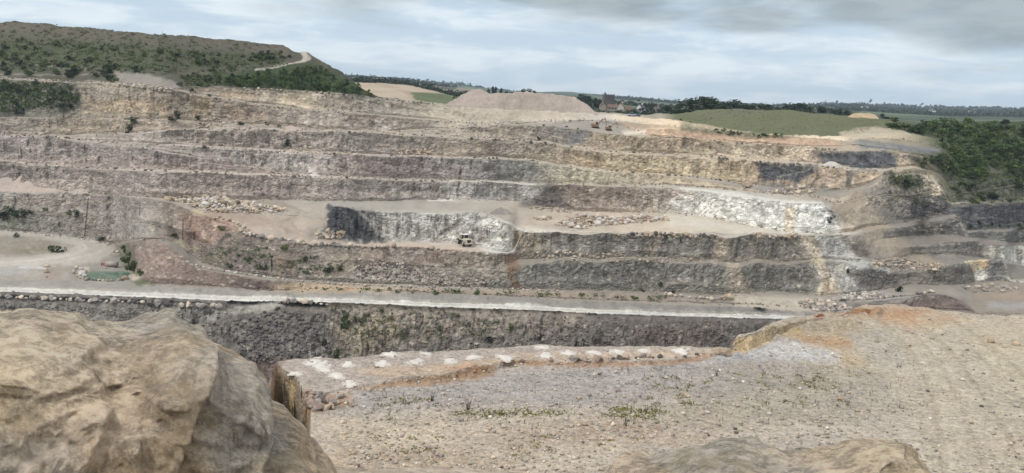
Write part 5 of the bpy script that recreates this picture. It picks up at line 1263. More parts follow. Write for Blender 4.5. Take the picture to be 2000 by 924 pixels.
# loose stones over the plateau (too many to count)
st = []
rng = np.random.default_rng(5)
for _ in range(5200):
    x = rng.uniform(600, 2040); y = 605 + 330 * rng.random() ** 0.75
    if x < 660 + (y - 800) * 0.2 and y > 760: continue
    t_, e_ = to_te(x, y)
    jj = int(np.clip(np.searchsorted(TH, float(t_)), 0, NC - 1))
    if float(e_) > EP['E1'][jj]: continue
    dens = 1.0 if (y > 690 and x < 1700) else 0.42
    if float(e_) > EP['q2'][jj] and x < 1440: dens = 0.12
    if rng.random() > dens: continue
    p = hit_p(x, y)
    s_ = 0.035 + 0.05 * rng.random() + 0.13 * rng.random() ** 6
    c_ = srgb(*[PALE, GREY, WHITE, TAN, DARK][rng.choice(5, p=[.33, .36, .08, .2, .03])]) / 1.1 * rng.uniform(.7, 1.1)
    st.append(((p.x, p.y, p.z + s_ * 0.3), s_, c_))
merged('stones', st, ROCKS1, M_RUBB)
# scree and small debris on the walls' feet and ledges
st = []
def debris(P, n, smin, smax, col):
    for x, y in pts_in(P, n // 2, np.random.default_rng(n)):
        p = hit(x, y); s_ = random.uniform(smin, smax)
        st.append(((p.x, p.y, p.z + s_ * .2), s_, srgb(*col) / ROCK_K * random.uniform(.7, 1.2)))
debris([(440,640),(540,600),(640,640),(640,710),(480,710)], 700, .25, .8, (112,107,104))
debris([(0,590),(430,606),(420,640),(0,640)], 350, .25, .6, (132,126,120))
debris([(640,600),(1560,630),(1440,690),(660,700)], 700, .2, .6, (130,118,106))
for nm in ('b3', 'b5', 'b7', 'b11', 'b13', 'c2', 'b15', 'b17', 'b19', 'b21'):
    P = ypoly(nm, -20, 2020)
    for _ in range(420):
        x = random.uniform(-20, 2020); y = float(np.interp(x, [q[0] for q in P], [q[1] for q in P])) + random.gauss(-0.5, 1.5)
        p = hit(x, y); s_ = random.uniform(.15, .5)
        st.append(((p.x, p.y, p.z + s_ * .2), s_, srgb(158,146,134) / ROCK_K * random.uniform(.6, 1.15)))
merged('scree', st, ROCKS1, M_RUBB)

# ------------------------------------------------------------------ the two great stones by the camera
def big_rock(name, outline, dist, thick, label, seed, pal, sub=520):
    """closed stone: its outer contour at a real distance and size, swelling to its own thickness front and back"""
    P = np.array(outline, float); n = len(P)
    P = P.mean(0) + (P - P.mean(0)) * 0.957 + np.array([0, 8 if seed == 1 else 26])                      # the swell towards the eye makes up the rest
    seg = np.hypot(*(np.roll(P, -1, 0) - P).T); L_ = np.concatenate([[0], np.cumsum(seg)])
    M = sub + 250; s = np.linspace(0, L_[-1], M, endpoint=False); PP = np.vstack([P, P[:1]])
    ox, oy = np.interp(s, L_, PP[:, 0]), np.interp(s, L_, PP[:, 1])
    c0 = np.array([ox.mean(), oy.mean()])
    K = 330; ph = np.linspace(0, math.pi, K)                 # front pole to back pole
    cs, sn = np.cos(ph), np.sin(ph)
    rho = np.abs(sn) ** 0.55
    GX = c0[0] + (ox[None] - c0[0]) * rho[:, None]; GY = c0[1] + (oy[None] - c0[1]) * rho[:, None]
    dep = -np.sign(cs) * np.abs(cs) ** 0.8 * thick
    th_, e_ = to_te(GX, GY)
    rr = dist + dep[:, None] + 0 * GX
    # same size for front and back: take the contour's size at the stone's own distance
    t0, e0_ = to_te(np.array(c0[0]), np.array(c0[1]))
    ux, uy = np.sin(float(t0)), np.cos(float(t0))
    lat = np.tan(th_ - float(t0)) * dist; zz_ = e_ * dist / np.cos(th_ - float(t0))
    Xr = ux * rr + uy * lat; Yr = uy * rr - ux * lat; Zr_ = zz_ + CAMZ
    q = seed * 3.7
    big = fbm(Xr * 1.1 + q, Yr * 1.1, Zr_ * 1.1, 4, 301); mid = fbm(Xr * 3 + q, Yr * 3, Zr_ * 3, 4, 307)
    wv_ = fbm(Xr * 1.5 + q, Yr * 1.5, Zr_ * 1.5, 3, 311)
    blk_ = cells((lat + zz_ * 0.35) / 0.42 + wv_ * 1.0, (zz_ - lat * 0.3) / 0.30 + wv_ * 0.9, rr / 0.5, 315) * 0.05 + cells((lat - zz_ * 0.2) / 0.17 + wv_ * 1.6, (zz_ + lat * 0.4) / 0.13 + wv_, rr / 0.3, 317) * 0.022
    rid = -np.maximum(0, np.abs(fbm(Xr * 1.7 + q, Yr * 1.7, Zr_ * 1.7, 3, 321)) * -1 + 0.13) * 0.9
    fin = fbm(Xr * 8 + q, Yr * 8, Zr_ * 8, 5, 325, .62)
    blk_ = smooth2(blk_ * 1.9, 3)
    def saw(u, sharp=.07):                                       # broken beds: a slow rise, then a sharp step back
        q_ = u - np.floor(u); return np.where(q_ < 1 - sharp, q_ / (1 - sharp), (1 - q_) / sharp) - .5
    m_a = np.clip(vnoise(lat * 1.3 + q, zz_ * 1.3, rr * .8, 351) * 2.2 - .3, .3, 1); m_b = np.clip(vnoise(lat * 1.1 - q, zz_ * 1.6, rr * .8, 353) * 2.2 - .3, .3, 1)
    beds = saw((zz_ + lat * .42 + wv_ * .10 + big * .1) / .37) * .15 * m_a + saw((lat - zz_ * .55 + wv_ * .13) / .52) * .17 * m_b + saw((zz_ - lat * .2 + wv_ * .16 + .1) / .13) * .045 * m_b + saw((lat * .9 + zz_ * .7 + wv_ * .2) / .19) * .05 * m_a
    disp = big * 0.12 + mid * 0.05 + smooth2(blk_ * .6 + beds, 1) + fin * 0.030
    w_ = np.clip(sn ** 0.8, 0, 1)[:, None]
    # push mostly along the line of depth, a little outward at the rim
    front = -np.sign(cs)[:, None] * (1 - 0.8 * w_ ** 6)
    Xr += ux * disp * front; Yr += uy * disp * front
    cx, cy = Xr.mean(), Yr.mean(); out = (lat - lat.mean()); outz = zz_ - zz_.mean(); on = np.hypot(out, outz) + 1e-6
    rimk = w_ ** 4 * 0.22
    Xr += uy * out / on * disp * rimk; Yr += -ux * out / on * disp * rimk; Zr_ = Zr_ + outz / on * disp * rimk
    me = bpy.data.meshes.new(name)
    V = np.stack([Xr, Yr, Zr_], -1).reshape(-1, 3)
    i = np.arange((K - 1) * M); a = (i // M) * M + i % M; b_ = (i // M) * M + (i + 1) % M
    Fc = np.stack([a, b_, b_ + M, a + M], 1).astype(np.int32)
    me.vertices.add(len(V)); me.vertices.foreach_set('co', V.astype(np.float32).ravel())
    me.loops.add(Fc.size); me.loops.foreach_set('vertex_index', Fc.ravel()); me.polygons.add(len(Fc))
    me.polygons.foreach_set('loop_start', np.arange(0, Fc.size, 4, dtype=np.int32)); me.polygons.foreach_set('use_smooth', np.ones(len(Fc), bool)); me.update(calc_edges=True)
    bm = bmesh.new(); bm.from_mesh(me); bmesh.ops.recalc_face_normals(bm, faces=bm.faces); bm.to_mesh(me); bm.free()
    pal = [np.array(srgb(*c)) * 2.0 for c in pal]
    m1 = np.clip(fbm(Xr * 0.9 + q, Yr * 0.9, Zr_ * 0.9, 4, 331) * 1.4 + 0.5, 0, 1)[..., None]; m2 = np.clip(fbm(Xr * 2 - q, Yr * 2, Zr_ * 1.4, 4, 337) * 1.6 + 0.35, 0, 1)[..., None]
    m3 = np.clip(fbm(Xr * 1.4 - q, Yr * 1.4, Zr_ * 2.0, 3, 341) * 2 - 0.3, 0, 1)[..., None]
    m4 = np.clip((lat - np.quantile(lat, 0.42)) / 0.7 + wv_ * 0.6, 0, 1)[..., None] * (seed == 1)
    cc = pal[0] * (1 - m1) + pal[1] * m1
    cc = cc * (1 - m2 * 0.6) + pal[2] * m2 * 0.6; cc = cc * (1 - m3 * .5) + pal[3] * m3 * .5
    cc = cc * (1 - m4 * 0.62) + pal[4] * m4 * 0.62
    cap = np.clip((zz_ - (zz_.max() - 0.42)) / 0.5 + wv_ * 0.25, 0, .75)[..., None]; cc = cc * (1 - cap) + np.array(srgb(214,202,182)) * 1.12 * cap     # paler towards the top
    band = np.clip(np.cos((lat * 1.0 + zz_ * 0.55 + wv_ * 0.30) * 5.2) * 1.4 - .35, 0, .7)[..., None]; cc = cc * (1 - band) + np.array(srgb(162,158,150)) * 1.5 * band    # grey bands
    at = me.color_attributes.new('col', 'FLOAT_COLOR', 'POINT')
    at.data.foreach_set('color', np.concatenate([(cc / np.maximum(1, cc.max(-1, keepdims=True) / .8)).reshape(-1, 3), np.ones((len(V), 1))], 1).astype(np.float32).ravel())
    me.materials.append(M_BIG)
    o = bpy.data.objects.new(name, me); C.objects.link(o)
    return tag(o, label, 'boulder')
def smooth2(a, k):
    for _ in range(k):
        a = (a + np.roll(a, 1, 1) + np.roll(a, -1, 1)) / 3
        b = a.copy(); b[1:-1] = (a[:-2] + a[1:-1] + a[2:]) / 3; a = b
    return a
def big_mat():
    m, t, b = new_mat("weathered limestone"); N = NT(t)
    col = N.n('ShaderNodeAttribute', attribute_name='col').outputs['Color']
    p = N.pos()
    n1 = N.map(N.noise(p, 2.8, 9, 0.72), 0.42, 0.58, 0.0, 1.0); n2 = N.map(N.noise(p, 13, 8, 0.8), 0.44, 0.56, 0.0, 1.0); n3 = N.map(N.noise(p, 45, 4, 0.7), 0.42, 0.58, 0, 1)
    v = N.math('ADD', 0.52, N.math('ADD', N.math('MULTIPLY', n1, 0.50), N.math('ADD', N.math('MULTIPLY', n2, 0.62), N.math('MULTIPLY', n3, 0.20))))
    c = N.scale_rgb(col, v)
    stain = N.map(N.noise(N.pos(1, 1, 0.45), 2.6, 8, 0.72, 0.4), 0.58, 0.66, 0, 0.5)
    c = N.mix(stain, c, (0.26, 0.21, 0.165))
    rust = N.map(N.noise(p, 1.9, 9, 0.75, 0.4), 0.52, 0.60, 0, 0.5)
    c = N.mix(rust, c, (0.60, 0.46, 0.28))
    N.to(c, b.inputs['Base Color'])
    h = N.math('ADD', N.map(N.noise(p, 6.0, 12, 0.8), 0.3, 0.7, 0, 1), N.math('MULTIPLY', N.map(N.noise(p, 38.0, 4, 0.7), .3, .7, 0, 1), 0.16))
    N.bump(h, 1.0, 0.10, b)
    return m
M_BIG = big_mat()
big_rock('boulder', [(-420,600),(-200,588),(-60,600),(0,611),(60,620),(95,630),(150,636),(230,641),(290,634),(330,622),(350,618),(380,627),(412,640),(434,650),(438,668),(444,686),(470,694),(496,704),(512,722),(530,742),(534,756),(522,778),(523,792),(548,802),(580,812),(604,834),(630,858),(646,884),(655,905),(658,935),(662,1000),(650,1100),(560,1180),(300,1210),(0,1200),(-300,1180),(-480,1000),(-500,760)],
         5.2, 0.95, 'huge ochre and grey limestone boulder with a jagged top close to the camera', 1, [(190,168,134),(178,162,142),(156,148,141),(140,122,104),(144,132,120)])
big_rock('boulder', [(1140,935),(1152,918),(1166,902),(1182,889),(1205,880),(1260,877),(1320,873),(1345,869),(1375,865),(1440,864),(1468,869),(1500,882),(1540,888),(1600,882),(1660,872),(1700,866),(1745,863),(1780,866),(1806,876),(1822,890),(1832,906),(1842,925),(1850,960),(1840,1080),(1760,1180),(1500,1200),(1250,1190),(1150,1100),(1130,1000)],
         4.6, 0.55, 'long low tan and brown boulder with a rounded top at the edge of the track', 2, [(192,170,138),(158,138,120),(134,121,112),(204,187,157),(160,150,140)], 420)
# ------------------------------------------------------------------ trees, bushes and scrub
def leaf_mat(name, col, var=0.35):
    m, t, b = new_mat(name); N = NT(t)
    rnd = N.n('ShaderNodeObjectInfo').outputs['Random']
    lv = N.n('ShaderNodeAttribute', attribute_name='tone').outputs['Fac']
    v = N.math('MULTIPLY', N.map(rnd, 0, 1, 1 - var, 1 + var), lv)
    c = N.scale_rgb(tuple(col), v)
    c = N.mix(N.map(rnd, 0.55, 1, 0, 0.5), c, N.mix(1.0, c, (1.25, 1.0, 0.7), 'MULTIPLY'))
    N.to(c, b.inputs['Base Color']); b.inputs['Roughness'].default_value = 0.75
    return m
M_LEAF = leaf_mat('tree leaves', (0.070, 0.110, 0.042), .5); M_BUSH = leaf_mat('bush leaves', (0.080, 0.108, 0.048)); M_DARK = leaf_mat('dark evergreen leaves', (0.030, 0.046, 0.026), .2)
M_BARK = plain_mat('bark', (0.10, 0.075, 0.055), 0.9, var=.5)
def leaf_cloud(pos, size, tone, rng):
    """quads of foliage at the given points"""
    n = len(pos); d1 = rng.normal(size=(n, 3)); d1 /= np.linalg.norm(d1, axis=1)[:, None]
    d2 = np.cross(d1, rng.normal(size=(n, 3))); d2 /= np.linalg.norm(d2, axis=1)[:, None] + 1e-9
    s = size[:, None]
    V = np.stack([pos - d1 * s - d2 * s * .6, pos + d1 * s - d2 * s * .5, pos + d1 * s * .8 + d2 * s * .6, pos - d1 * s * .7 + d2 * s * .5], 1).reshape(-1, 3)
    return V, np.repeat(tone, 4)
def cloud_mesh(name, V, tone, mat):
    me = bpy.data.meshes.new(name); n = len(V)
    me.vertices.add(n); me.vertices.foreach_set('co', V.astype(np.float32).ravel())
    me.loops.add(n); me.loops.foreach_set('vertex_index', np.arange(n, dtype=np.int32))
    me.polygons.add(n // 4); me.polygons.foreach_set('loop_start', np.arange(0, n, 4, dtype=np.int32)); me.update(calc_edges=True)
    at = me.attributes.new('tone', 'FLOAT', 'POINT'); at.data.foreach_set('value', tone.astype(np.float32))
    me.materials.append(mat); return me
def crown_points(rng, n, w, h, base, lumps=9, conical=0.0):
    C_, R_ = [], []
    for _ in range(lumps):
        u = rng.random(); a = rng.uniform(0, 6.28); q = rng.random() ** 0.5
        wid = w * (math.sin(math.pi * min(1, max(0.06, u * 0.85 + 0.12))) * (1 - conical) + (1 - u) * conical)
        C_.append((math.cos(a) * q * wid * .75, math.sin(a) * q * wid * .75, base + u * (h - base) * .92)); R_.append(w * rng.uniform(.28, .5) * (1 - .5 * conical * u))
    C_, R_ = np.array(C_), np.array(R_)
    k = rng.integers(lumps, size=n); d = rng.normal(size=(n, 3)); d /= np.linalg.norm(d, axis=1)[:, None]
    p = C_[k] + d * (R_[k] * rng.random(n) ** 0.33)[:, None] * np.array([1, 1, .8])
    lt = rng.uniform(.75, 1.25, lumps)[k] * rng.uniform(.75, 1.3, n)
    p[:, 2] = np.maximum(p[:, 2], base * .3)
    return p, lt
CROWN, TRUNK, BUSHM = [], [], []
for i in range(8):                                            # unit trees, 1 m tall
    rng = np.random.default_rng(400 + i)
    p, lt = crown_points(rng, 620, 0.42, 1.0, 0.16, 12, 0.0 if i < 6 else 0.85)
    V, T = leaf_cloud(p, rng.uniform(.022, .05, len(p)), lt, rng); CROWN.append(cloud_mesh('crown', V, T, M_LEAF))
    bm = bmesh.new(); tube(bm, (0, 0, -.08), (0.01, 0, .45), .03, .018, 7); tube(bm, (0.005, 0, .3), (.16, .05, .62), .013, .006, 5); tube(bm, (0.005, 0, .34), (-.13, -.08, .66), .013, .006, 5)
    me = bpy.data.meshes.new('trunk'); bm.to_mesh(me); bm.free(); me.materials.append(M_BARK); TRUNK.append(me)
for i in range(8):                                            # unit bushes, 1 m tall
    rng = np.random.default_rng(440 + i)
    p, lt = crown_points(rng, 300, 0.62, 1.0, 0.05, 7)
    V, T = leaf_cloud(p, rng.uniform(.04, .09, len(p)), lt, rng); BUSHM.append(cloud_mesh('bush', V, T, M_BUSH))
DARKCROWN = [m_.copy() for m_ in CROWN]
for m_ in DARKCROWN: m_.materials.clear(); m_.materials.append(M_DARK)
DARKBUSH = [m_.copy() for m_ in BUSHM]
for m_ in DARKBUSH: m_.materials.clear(); m_.materials.append(M_DARK)
def tree(loc, h, w, label, group=None, kind=None, dark=False, sink=0.05):
    k = random.randrange(6) if kind is None else kind
    t = thing('tree', (loc[0], loc[1], loc[2] - h * sink), label, 'tree', group, random.uniform(0, 6.28))
    c = bpy.data.objects.new('crown', (DARKCROWN if dark else CROWN)[k]); C.objects.link(c); c.parent = t; c.scale = (w, w, h)
    b = bpy.data.objects.new('trunk', TRUNK[k]); C.objects.link(b); b.parent = t; b.scale = (h, h, h)
    return t
def bush(loc, h, w, label, group=None, dark=False):
    o = bpy.data.objects.new('bush', (DARKBUSH if dark else BUSHM)[random.randrange(8)]); C.objects.link(o)
    o.location = (loc[0], loc[1], loc[2] - h * .1); o.scale = (w, w, h); o.rotation_euler = (0, 0, random.uniform(0, 6.28))
    return tag(o, label, 'bush', group)
def inside(P, n, rng, mind=0.0):
    out = []
    for x, y in pts_in(P, n * (20 if mind else 1), rng):
        if mind and any((x - a) ** 2 + ((y - b) * 2) ** 2 < mind * mind for a, b in out): continue
        out.append((float(x), float(y)))
        if len(out) >= n: break
    return out
rg = np.random.default_rng(61)
WOODR = [(1735,250),(1752,248),(1800,248),(1900,248),(2110,250),(2110,336),(2000,338),(1900,350),(1862,345),(1846,318),(1842,296),(1832,272),(1800,262),(1774,258)]
WOODL = [(432,168),(440,160),(470,154),(520,147),(560,144),(604,138),(636,146),(690,170),(728,188),(680,184),(600,178),(536,173)]
for x, y in sorted(inside(WOODR, 150, rg, 8), key=lambda q: q[1]):
    p = hit(x, y); h = rg.uniform(2.6, 6.2)
    tree(p, h, h * rg.uniform(1.0, 2.2), 'leafy green tree in the wood above the far corner of the quarry', 'wood above the far corner', sink=.22)
for x, y in inside(WOODL, 72, rg, 7):
    p = hit(x, y); h = rg.uniform(2.8, 4.8)
    tree(p, h, h * rg.uniform(.9, 1.4), 'dark green bushy tree in the thicket on the end of the bare hill', 'thicket on the hill end', sink=.22)
# skyline trees behind the meadow
sky_t = [(1290,213,0),(1305,206,1),(1318,205,1),(1333,199,2),(1347,193,2),(1358,190,2),(1370,188,3),(1382,190,3),(1394,193,2),(1404,198,2),(1422,197,2),(1434,195,2),(1446,199,1),(1458,202,1),(1470,203,1),(1484,202,1),(1498,204,1),(1512,203,1),(1526,205,1),(1540,203,1),(1552,204,1),(1562,201,1),(1574,204,1),(1586,207,1),(1600,207,1),(1612,209,1),(1626,208,1),(1640,212,1),(1654,215,1),(1668,217,1),(1690,226,0),(1725,222,0),(1737,228,0),(1270,208,0),(1255,210,0),(1240,212,0)]
def sky_tree(px, ytop, r_, label, group=None, wk=1.0, kind=None, dark=True):
    p = at_far(px, r_); t_, e_ = to_te(px, ytop)
    h = max(2.0, CAMZ + float(e_) * r_ - p.z)
    return tree(p, h, h * wk, label, group, kind, dark, 0.02)
for px, yt, _ in sky_t:
    sky_tree(px, yt, random.uniform(590, 680), 'dark tree in the belt along the top of the green meadow', 'tree belt behind the meadow', random.uniform(1.2, 1.9))
for px, yt in ((1124,183),(1132,181),(1140,183),(1149,187),(1156,189),(1164,190),(1170,194),(1146,196),(1128,192)):
    sky_tree(px, yt, random.uniform(780, 840), 'dark tree crowding beside the stone tower house', 'trees beside the tower house', random.uniform(.75, 1.1))
for px, yt, kd in ((953,174,6),(962,169,6),(967,170,6),(978,172,6),(990,178,None),(1000,178,None),(1012,177,None),(1024,174,None),(1033,173,None),(1042,177,None),(908,176,None),(898,182,None),(888,184,None)):
    sky_tree(px, yt, random.uniform(760, 860), 'dark tree showing over the crest of the big spoil heap', 'trees behind the spoil heap', random.uniform(.7, 1.2) if kd is None else .8, kd)
for px, yt in ((1215,214),(1230,214),(1243,217),(1260,216),(1278,214),(1300,214),(1180,216),(1190,218),(1203,217),(1172,213),(1209,215),(1222,218),(1262,203),(1275,202),(1290,205)):
    sky_tree(px, yt, random.uniform(600, 640) if yt > 210 else random.uniform(840, 900), 'low dark tree among the cottages below the tower house', 'trees among the cottages', random.uniform(1.3, 2.0))
# single bushes, one by one
SB = [(252,505,24,1.1,'tall bright green bush leaning over the pond'),(262,522,26,1.2,'biggest round green bush at the corner of the pond'),(275,533,16,1.2,'low grey green bush at the foot of the red rock by the pond'),(243,492,18,.9,'thin green bush behind the pond'),
 (20,412,16,1.3,'round dark bush high on the face of the grey wall above the yard'),(38,420,18,1.2,'dark bush lower on the grey wall above the yard'),(8,425,14,1.5,'spreading dark bush at the picture edge on the grey wall'),(58,416,8,1.5,'small dark bush on the grey wall above the yard'),(150,418,15,.9,'dark upright bush on the ledge of the grey wall near the rusty pole'),(136,418,10,1.1,'small bush beside the upright one on the ledge of the grey wall'),(90,410,8,1.2,'small bush half way along the grey wall'),
 (107,488,18,1.0,'rounded green bush inside the bend of the yard road'),(121,488,14,1.0,'smaller green bush next to the rounded one inside the bend of the yard road'),(32,462,9,1.2,'small bush on the bank of the yard road'),(200,468,8,2.6,'low dark bush along the outer edge of the yard road'),
 (433,447,13,1.0,'round green bush on top of the red rock face'),(555,484,14,1.0,'green bush just under the rim of the dumper floor'),(597,508,12,.8,'upright dark bush on the middle wall'),(516,522,9,1.6,'dark spreading bush low on the middle wall'),(452,520,9,1.4,'dark bush by the narrow ramp'),(640,528,13,1.6,'wide dark bush in the hollow of the middle wall'),(664,525,13,.9,'dark upright bush near the tan patch of the middle wall'),(598,532,8,1.6,'low bush near the foot of the middle wall'),
 (340,462,9,1.8,'low dark bush beside the second rusty pole'),(676,628,36,.72,'tall green bush near the top of the pit wall under the haul road'),(636,673,13,1.1,'round dark bush on the scree of the pit wall'),(659,695,22,.7,'olive bush low on the pit wall above the shelf'),(957,662,17,1.2,'round dark green bush standing out from the pit wall'),(998,640,20,.6,'tall faint bush on the pit wall near the haul road'),(858,643,14,.7,'small bush high in the middle of the pit wall'),(745,606,8,1.3,'little bush under the lip of the haul road'),
 (850,572,6,3.0,'low green clump on the bank above the haul road'),(973,575,5,2.0,'little clump on the bank above the haul road'),(805,571,5,1.4,'tiny clump on the bank above the haul road'),(1486,603,6,4.0,'low dark clump on the berm by the sandy landing'),
 (1757,566,15,1.0,'black looking bush at the foot of the far rock corner'),(560,280,15,.8,'lone dark shrub on the ledge of the upper wall'),(1052,271,10,.8,'lone dark shrub beneath the excavators wall'),(254,252,22,.7,'dark creeper hanging down the upper orange wall'),(262,234,9,4.0,'dark thicket along the ledge of the upper orange wall'),(335,234,9,2.4,'dark clump on the ledge near the rockfall'),(346,226,16,.9,'dark upright bush against the upper orange wall'),(387,230,9,1.6,'round dark bush beside the rockfall'),
 (470,242,8,2.2,'dark clump under the second orange wall'),(522,242,9,1.3,'dark bush under the second orange wall'),(545,247,6,1.6,'small clump under the second orange wall'),(375,180,9,1.6,'dark bush at the brim of the upper wall'),(352,166,8,1.7,'green bush at the foot of the scree fan'),(408,187,6,1.6,'dark bush on the narrow top ledge'),
 (1330,234,6,1.0,'small bush on the edge of the meadow'),(1508,400,0,0,''),(1645,345,0,0,''),(1620,430,16,.6,'thin dark bush beside the end of the white wall'),(1770,362,14,2.2,'dark green scrub bush on the rock buttress'),(1750,352,14,1.6,'olive scrub bush on the rock buttress'),(1790,395,10,1.4,'green bush on the ledge of the rock buttress'),(1655,530,10,.8,'dark bush in the grey scree chute'),(1330,470,10,.8,'dark tuft on the dark banded wall'),(1290,556,8,1.4,'dark tuft at the foot of the banded wall'),(1315,570,9,1.2,'bush at the foot of the dark banded wall'),(1255,568,7,1.4,'small bush at the foot of the dark banded wall')]
for x, y, hp, wk, lb in SB:
    if not hp: continue
    p = hit(x, y + hp * .25); d_ = math.hypot(p.x, p.y); h = hp * d_ / F
    bush(p, h, h * wk * .95, lb, None, 'dark' in lb or 'black' in lb)
# shrubs on the bare hill and along its foot
for P, n, hm, lb, gp in (
    ([(0,76),(160,84),(300,96),(440,108),(560,116),(540,128),(400,146),(330,148),(200,140),(0,122)], 70, (0.9, 2.6), 'small green shrub scattered over the slope of the bare hill', 'shrubs over the bare hill'),
    ([(480,104),(560,102),(572,112),(520,120),(470,120)], 16, (1.6, 3.0), 'green shrub bunched below the road on the hill shoulder', 'shrubs under the hill road'),
    ([(0,124),(60,126),(214,134),(228,160),(140,160),(130,148),(0,146)], 28, (1.6, 3.2), 'round green shrub in the row at the foot of the bare hill', 'shrubs along the hill foot'),
    ([(0,158),(140,166),(156,196),(130,226),(0,222)], 24, (1.2, 2.8), 'grey green shrub on the overgrown upper quarry wall', 'shrubs on the overgrown wall'),
    ([(355,150),(430,146),(432,168),(360,170)], 10, (1.2, 2.4), 'green shrub between the scree fan and the hill thicket', 'shrubs beside the scree fan'),
    ([(1330,248),(1480,262),(1560,266),(1480,270),(1330,255)], 14, (.8, 1.8), 'weedy shrub along the orange rim below the meadow', 'shrubs along the orange rim'),
    ([(1855,345),(2090,335),(2090,392),(1870,398)], 34, (1.6, 3.6), 'green shrub on the slope between the wood and the grey cliff', 'shrubs above the grey cliff'),
    ([(1785,305),(1840,312),(1850,335),(1800,330)], 12, (2.0, 4.0), 'leafy shrub on the shoulder of the rock buttress', 'shrubs on the buttress shoulder'),
    ([(1890,440),(2040,434),(2040,447),(1890,452)], 12, (.8, 1.8), 'green shrub on the ledge under the grey cliff', 'shrubs under the grey cliff')):
    for x, y in inside(P, n, rg, 5):
        p = hit(x, y); h = rg.uniform(*hm)
        bush(p, h, h * rg.uniform(1.0, 1.8), lb, gp, rg.random() < .35)
def scrub_stuff(name, polys, mat, hm, leaf, per=14):
    VV, TT = [], []; r2 = np.random.default_rng(77)
    for P, n in polys:
        for x, y in inside(P, n, r2):
            p = hit(x, y); h = r2.uniform(*hm); k = per
            q = np.stack([r2.normal(0, h * .6, k), r2.normal(0, h * .6, k), np.abs(r2.normal(0, h * .45, k))], 1) + np.array(p)
            V, T = leaf_cloud(q, r2.uniform(leaf * .6, leaf * 1.5, k), np.full(k, r2.uniform(.6, 1.35)), r2); VV.append(V); TT.append(T)
    me = cloud_mesh(name, np.concatenate(VV), np.concatenate(TT), mat)
    o = bpy.data.objects.new(name, me); C.objects.link(o); o['kind'] = 'stuff'; return o
scrub_stuff('scrub', [([(0,72),(300,92),(560,112),(560,128),(400,148),(200,140),(0,140)], 700), ([(-60,40),(357,70),(557,91),(560,110),(300,92),(-60,74)], 160), ([(0,158),(140,166),(156,200),(0,222)], 420), ([(355,150),(430,146),(432,168),(360,170)], 120),
    (WOODR, 900), (WOODL, 260), ([(1855,340),(2090,330),(2090,395),(1860,398)], 260), ([(1735,342),(1815,345),(1800,366),(1745,364)], 60), ([(640,600),(1000,610),(960,660),(700,690),(640,660)], 70), ([(420,480),(640,490),(640,540),(440,525)], 60), ([(530,558),(1300,580),(1300,588),(700,570)], 60)], M_BUSH, (.4, 1.2), .24)
M_GRASS = leaf_mat('meadow grass', (0.15, 0.155, 0.075), .15)
scrub_stuff('grass', [([(1316,223),(1364,215),(1443,212),(1550,217),(1657,228),(1729,232),(1765,250),(1689,260),(1607,265),(1471,259),(1340,240)], 200), ([(-60,40),(357,70),(557,91),(540,120),(300,130),(-60,120)], 700)], M_GRASS, (.2, .45), .12, 10)
# weeds on the plateau: thin dry stalks and mossy tufts, too many to count
r3 = np.random.default_rng(91); VV, TT = [], []
def weed_pts(x, y, h, n):
    p = hit_p(x, y); out = []
    for _ in range(n):
        a = r3.uniform(0, 6.28); q = r3.random() * h * .25; lean = r3.normal(0, .18, 2); w_ = h * .035
        b0 = np.array([p.x + math.cos(a) * q, p.y + math.sin(a) * q, p.z - .02]); t1 = b0 + np.array([lean[0] * h, lean[1] * h, h * r3.uniform(.6, 1.1)])
        s = np.array([math.cos(a + 1), math.sin(a + 1), 0]) * w_
        out += [b0 - s, b0 + s, t1 + s * .5, t1 - s * .5]
    return out
for _ in range(700):
    u = r3.random()
    if u < .55: x, y = r3.uniform(1150, 1800), r3.uniform(715, 830)
    elif u < .85: x, y = r3.uniform(640, 1300), r3.uniform(745, 840)
    else: x, y = r3.uniform(700, 1850), r3.uniform(640, 900)
    if to_te(x, y)[1] > EP['q1'][int(np.clip(np.searchsorted(TH, float(to_te(x, y)[0])), 0, NC - 1))]: continue
    q = weed_pts(x, y, r3.uniform(.10, .34), r3.integers(2, 6)); VV += q; TT += [r3.uniform(.6, 1.3)] * len(q)
M_WEED = leaf_mat('dry weeds', (0.12, 0.105, 0.07), .2)
me = cloud_mesh('weeds', np.array(VV), np.array(TT), M_WEED); o = bpy.data.objects.new('weeds', me); C.objects.link(o); o['kind'] = 'stuff'
VV, TT = [], []
for P, n in (([(1180,798),(1300,798),(1290,820),(1190,815)], 40), ([(1000,800),(1110,800),(1100,812),(1000,812)], 18), ([(880,800),(1000,806),(990,815),(880,812)], 22), ([(1200,720),(1700,730),(1650,790),(1250,790)], 50), ([(700,780),(880,775),(860,800),(720,800)], 14), ([(1000,850),(1300,850),(1000,900)], 10), ([(700,840),(900,860),(880,905),(700,900)], 10)):
    for x, y in inside(P, n, r3):
        p = hit_p(x, y); k = 16; h = r3.uniform(.08, .2)
        q = np.stack([r3.normal(0, h * 1.5, k), r3.normal(0, h * 1.5, k), np.abs(r3.normal(0, h * .4, k))], 1) + np.array(p)
        V, T = leaf_cloud(q, r3.uniform(.03, .07, k), np.full(k, r3.uniform(.7, 1.3)), r3); VV.append(V); TT.append(T)
M_MOSS = leaf_mat('moss and low herbs', (0.16, 0.155, 0.045), .2)
me = cloud_mesh('ground_cover', np.concatenate(VV), np.concatenate(TT), M_MOSS); o = bpy.data.objects.new('ground_cover', me); C.objects.link(o); o['kind'] = 'stuff'
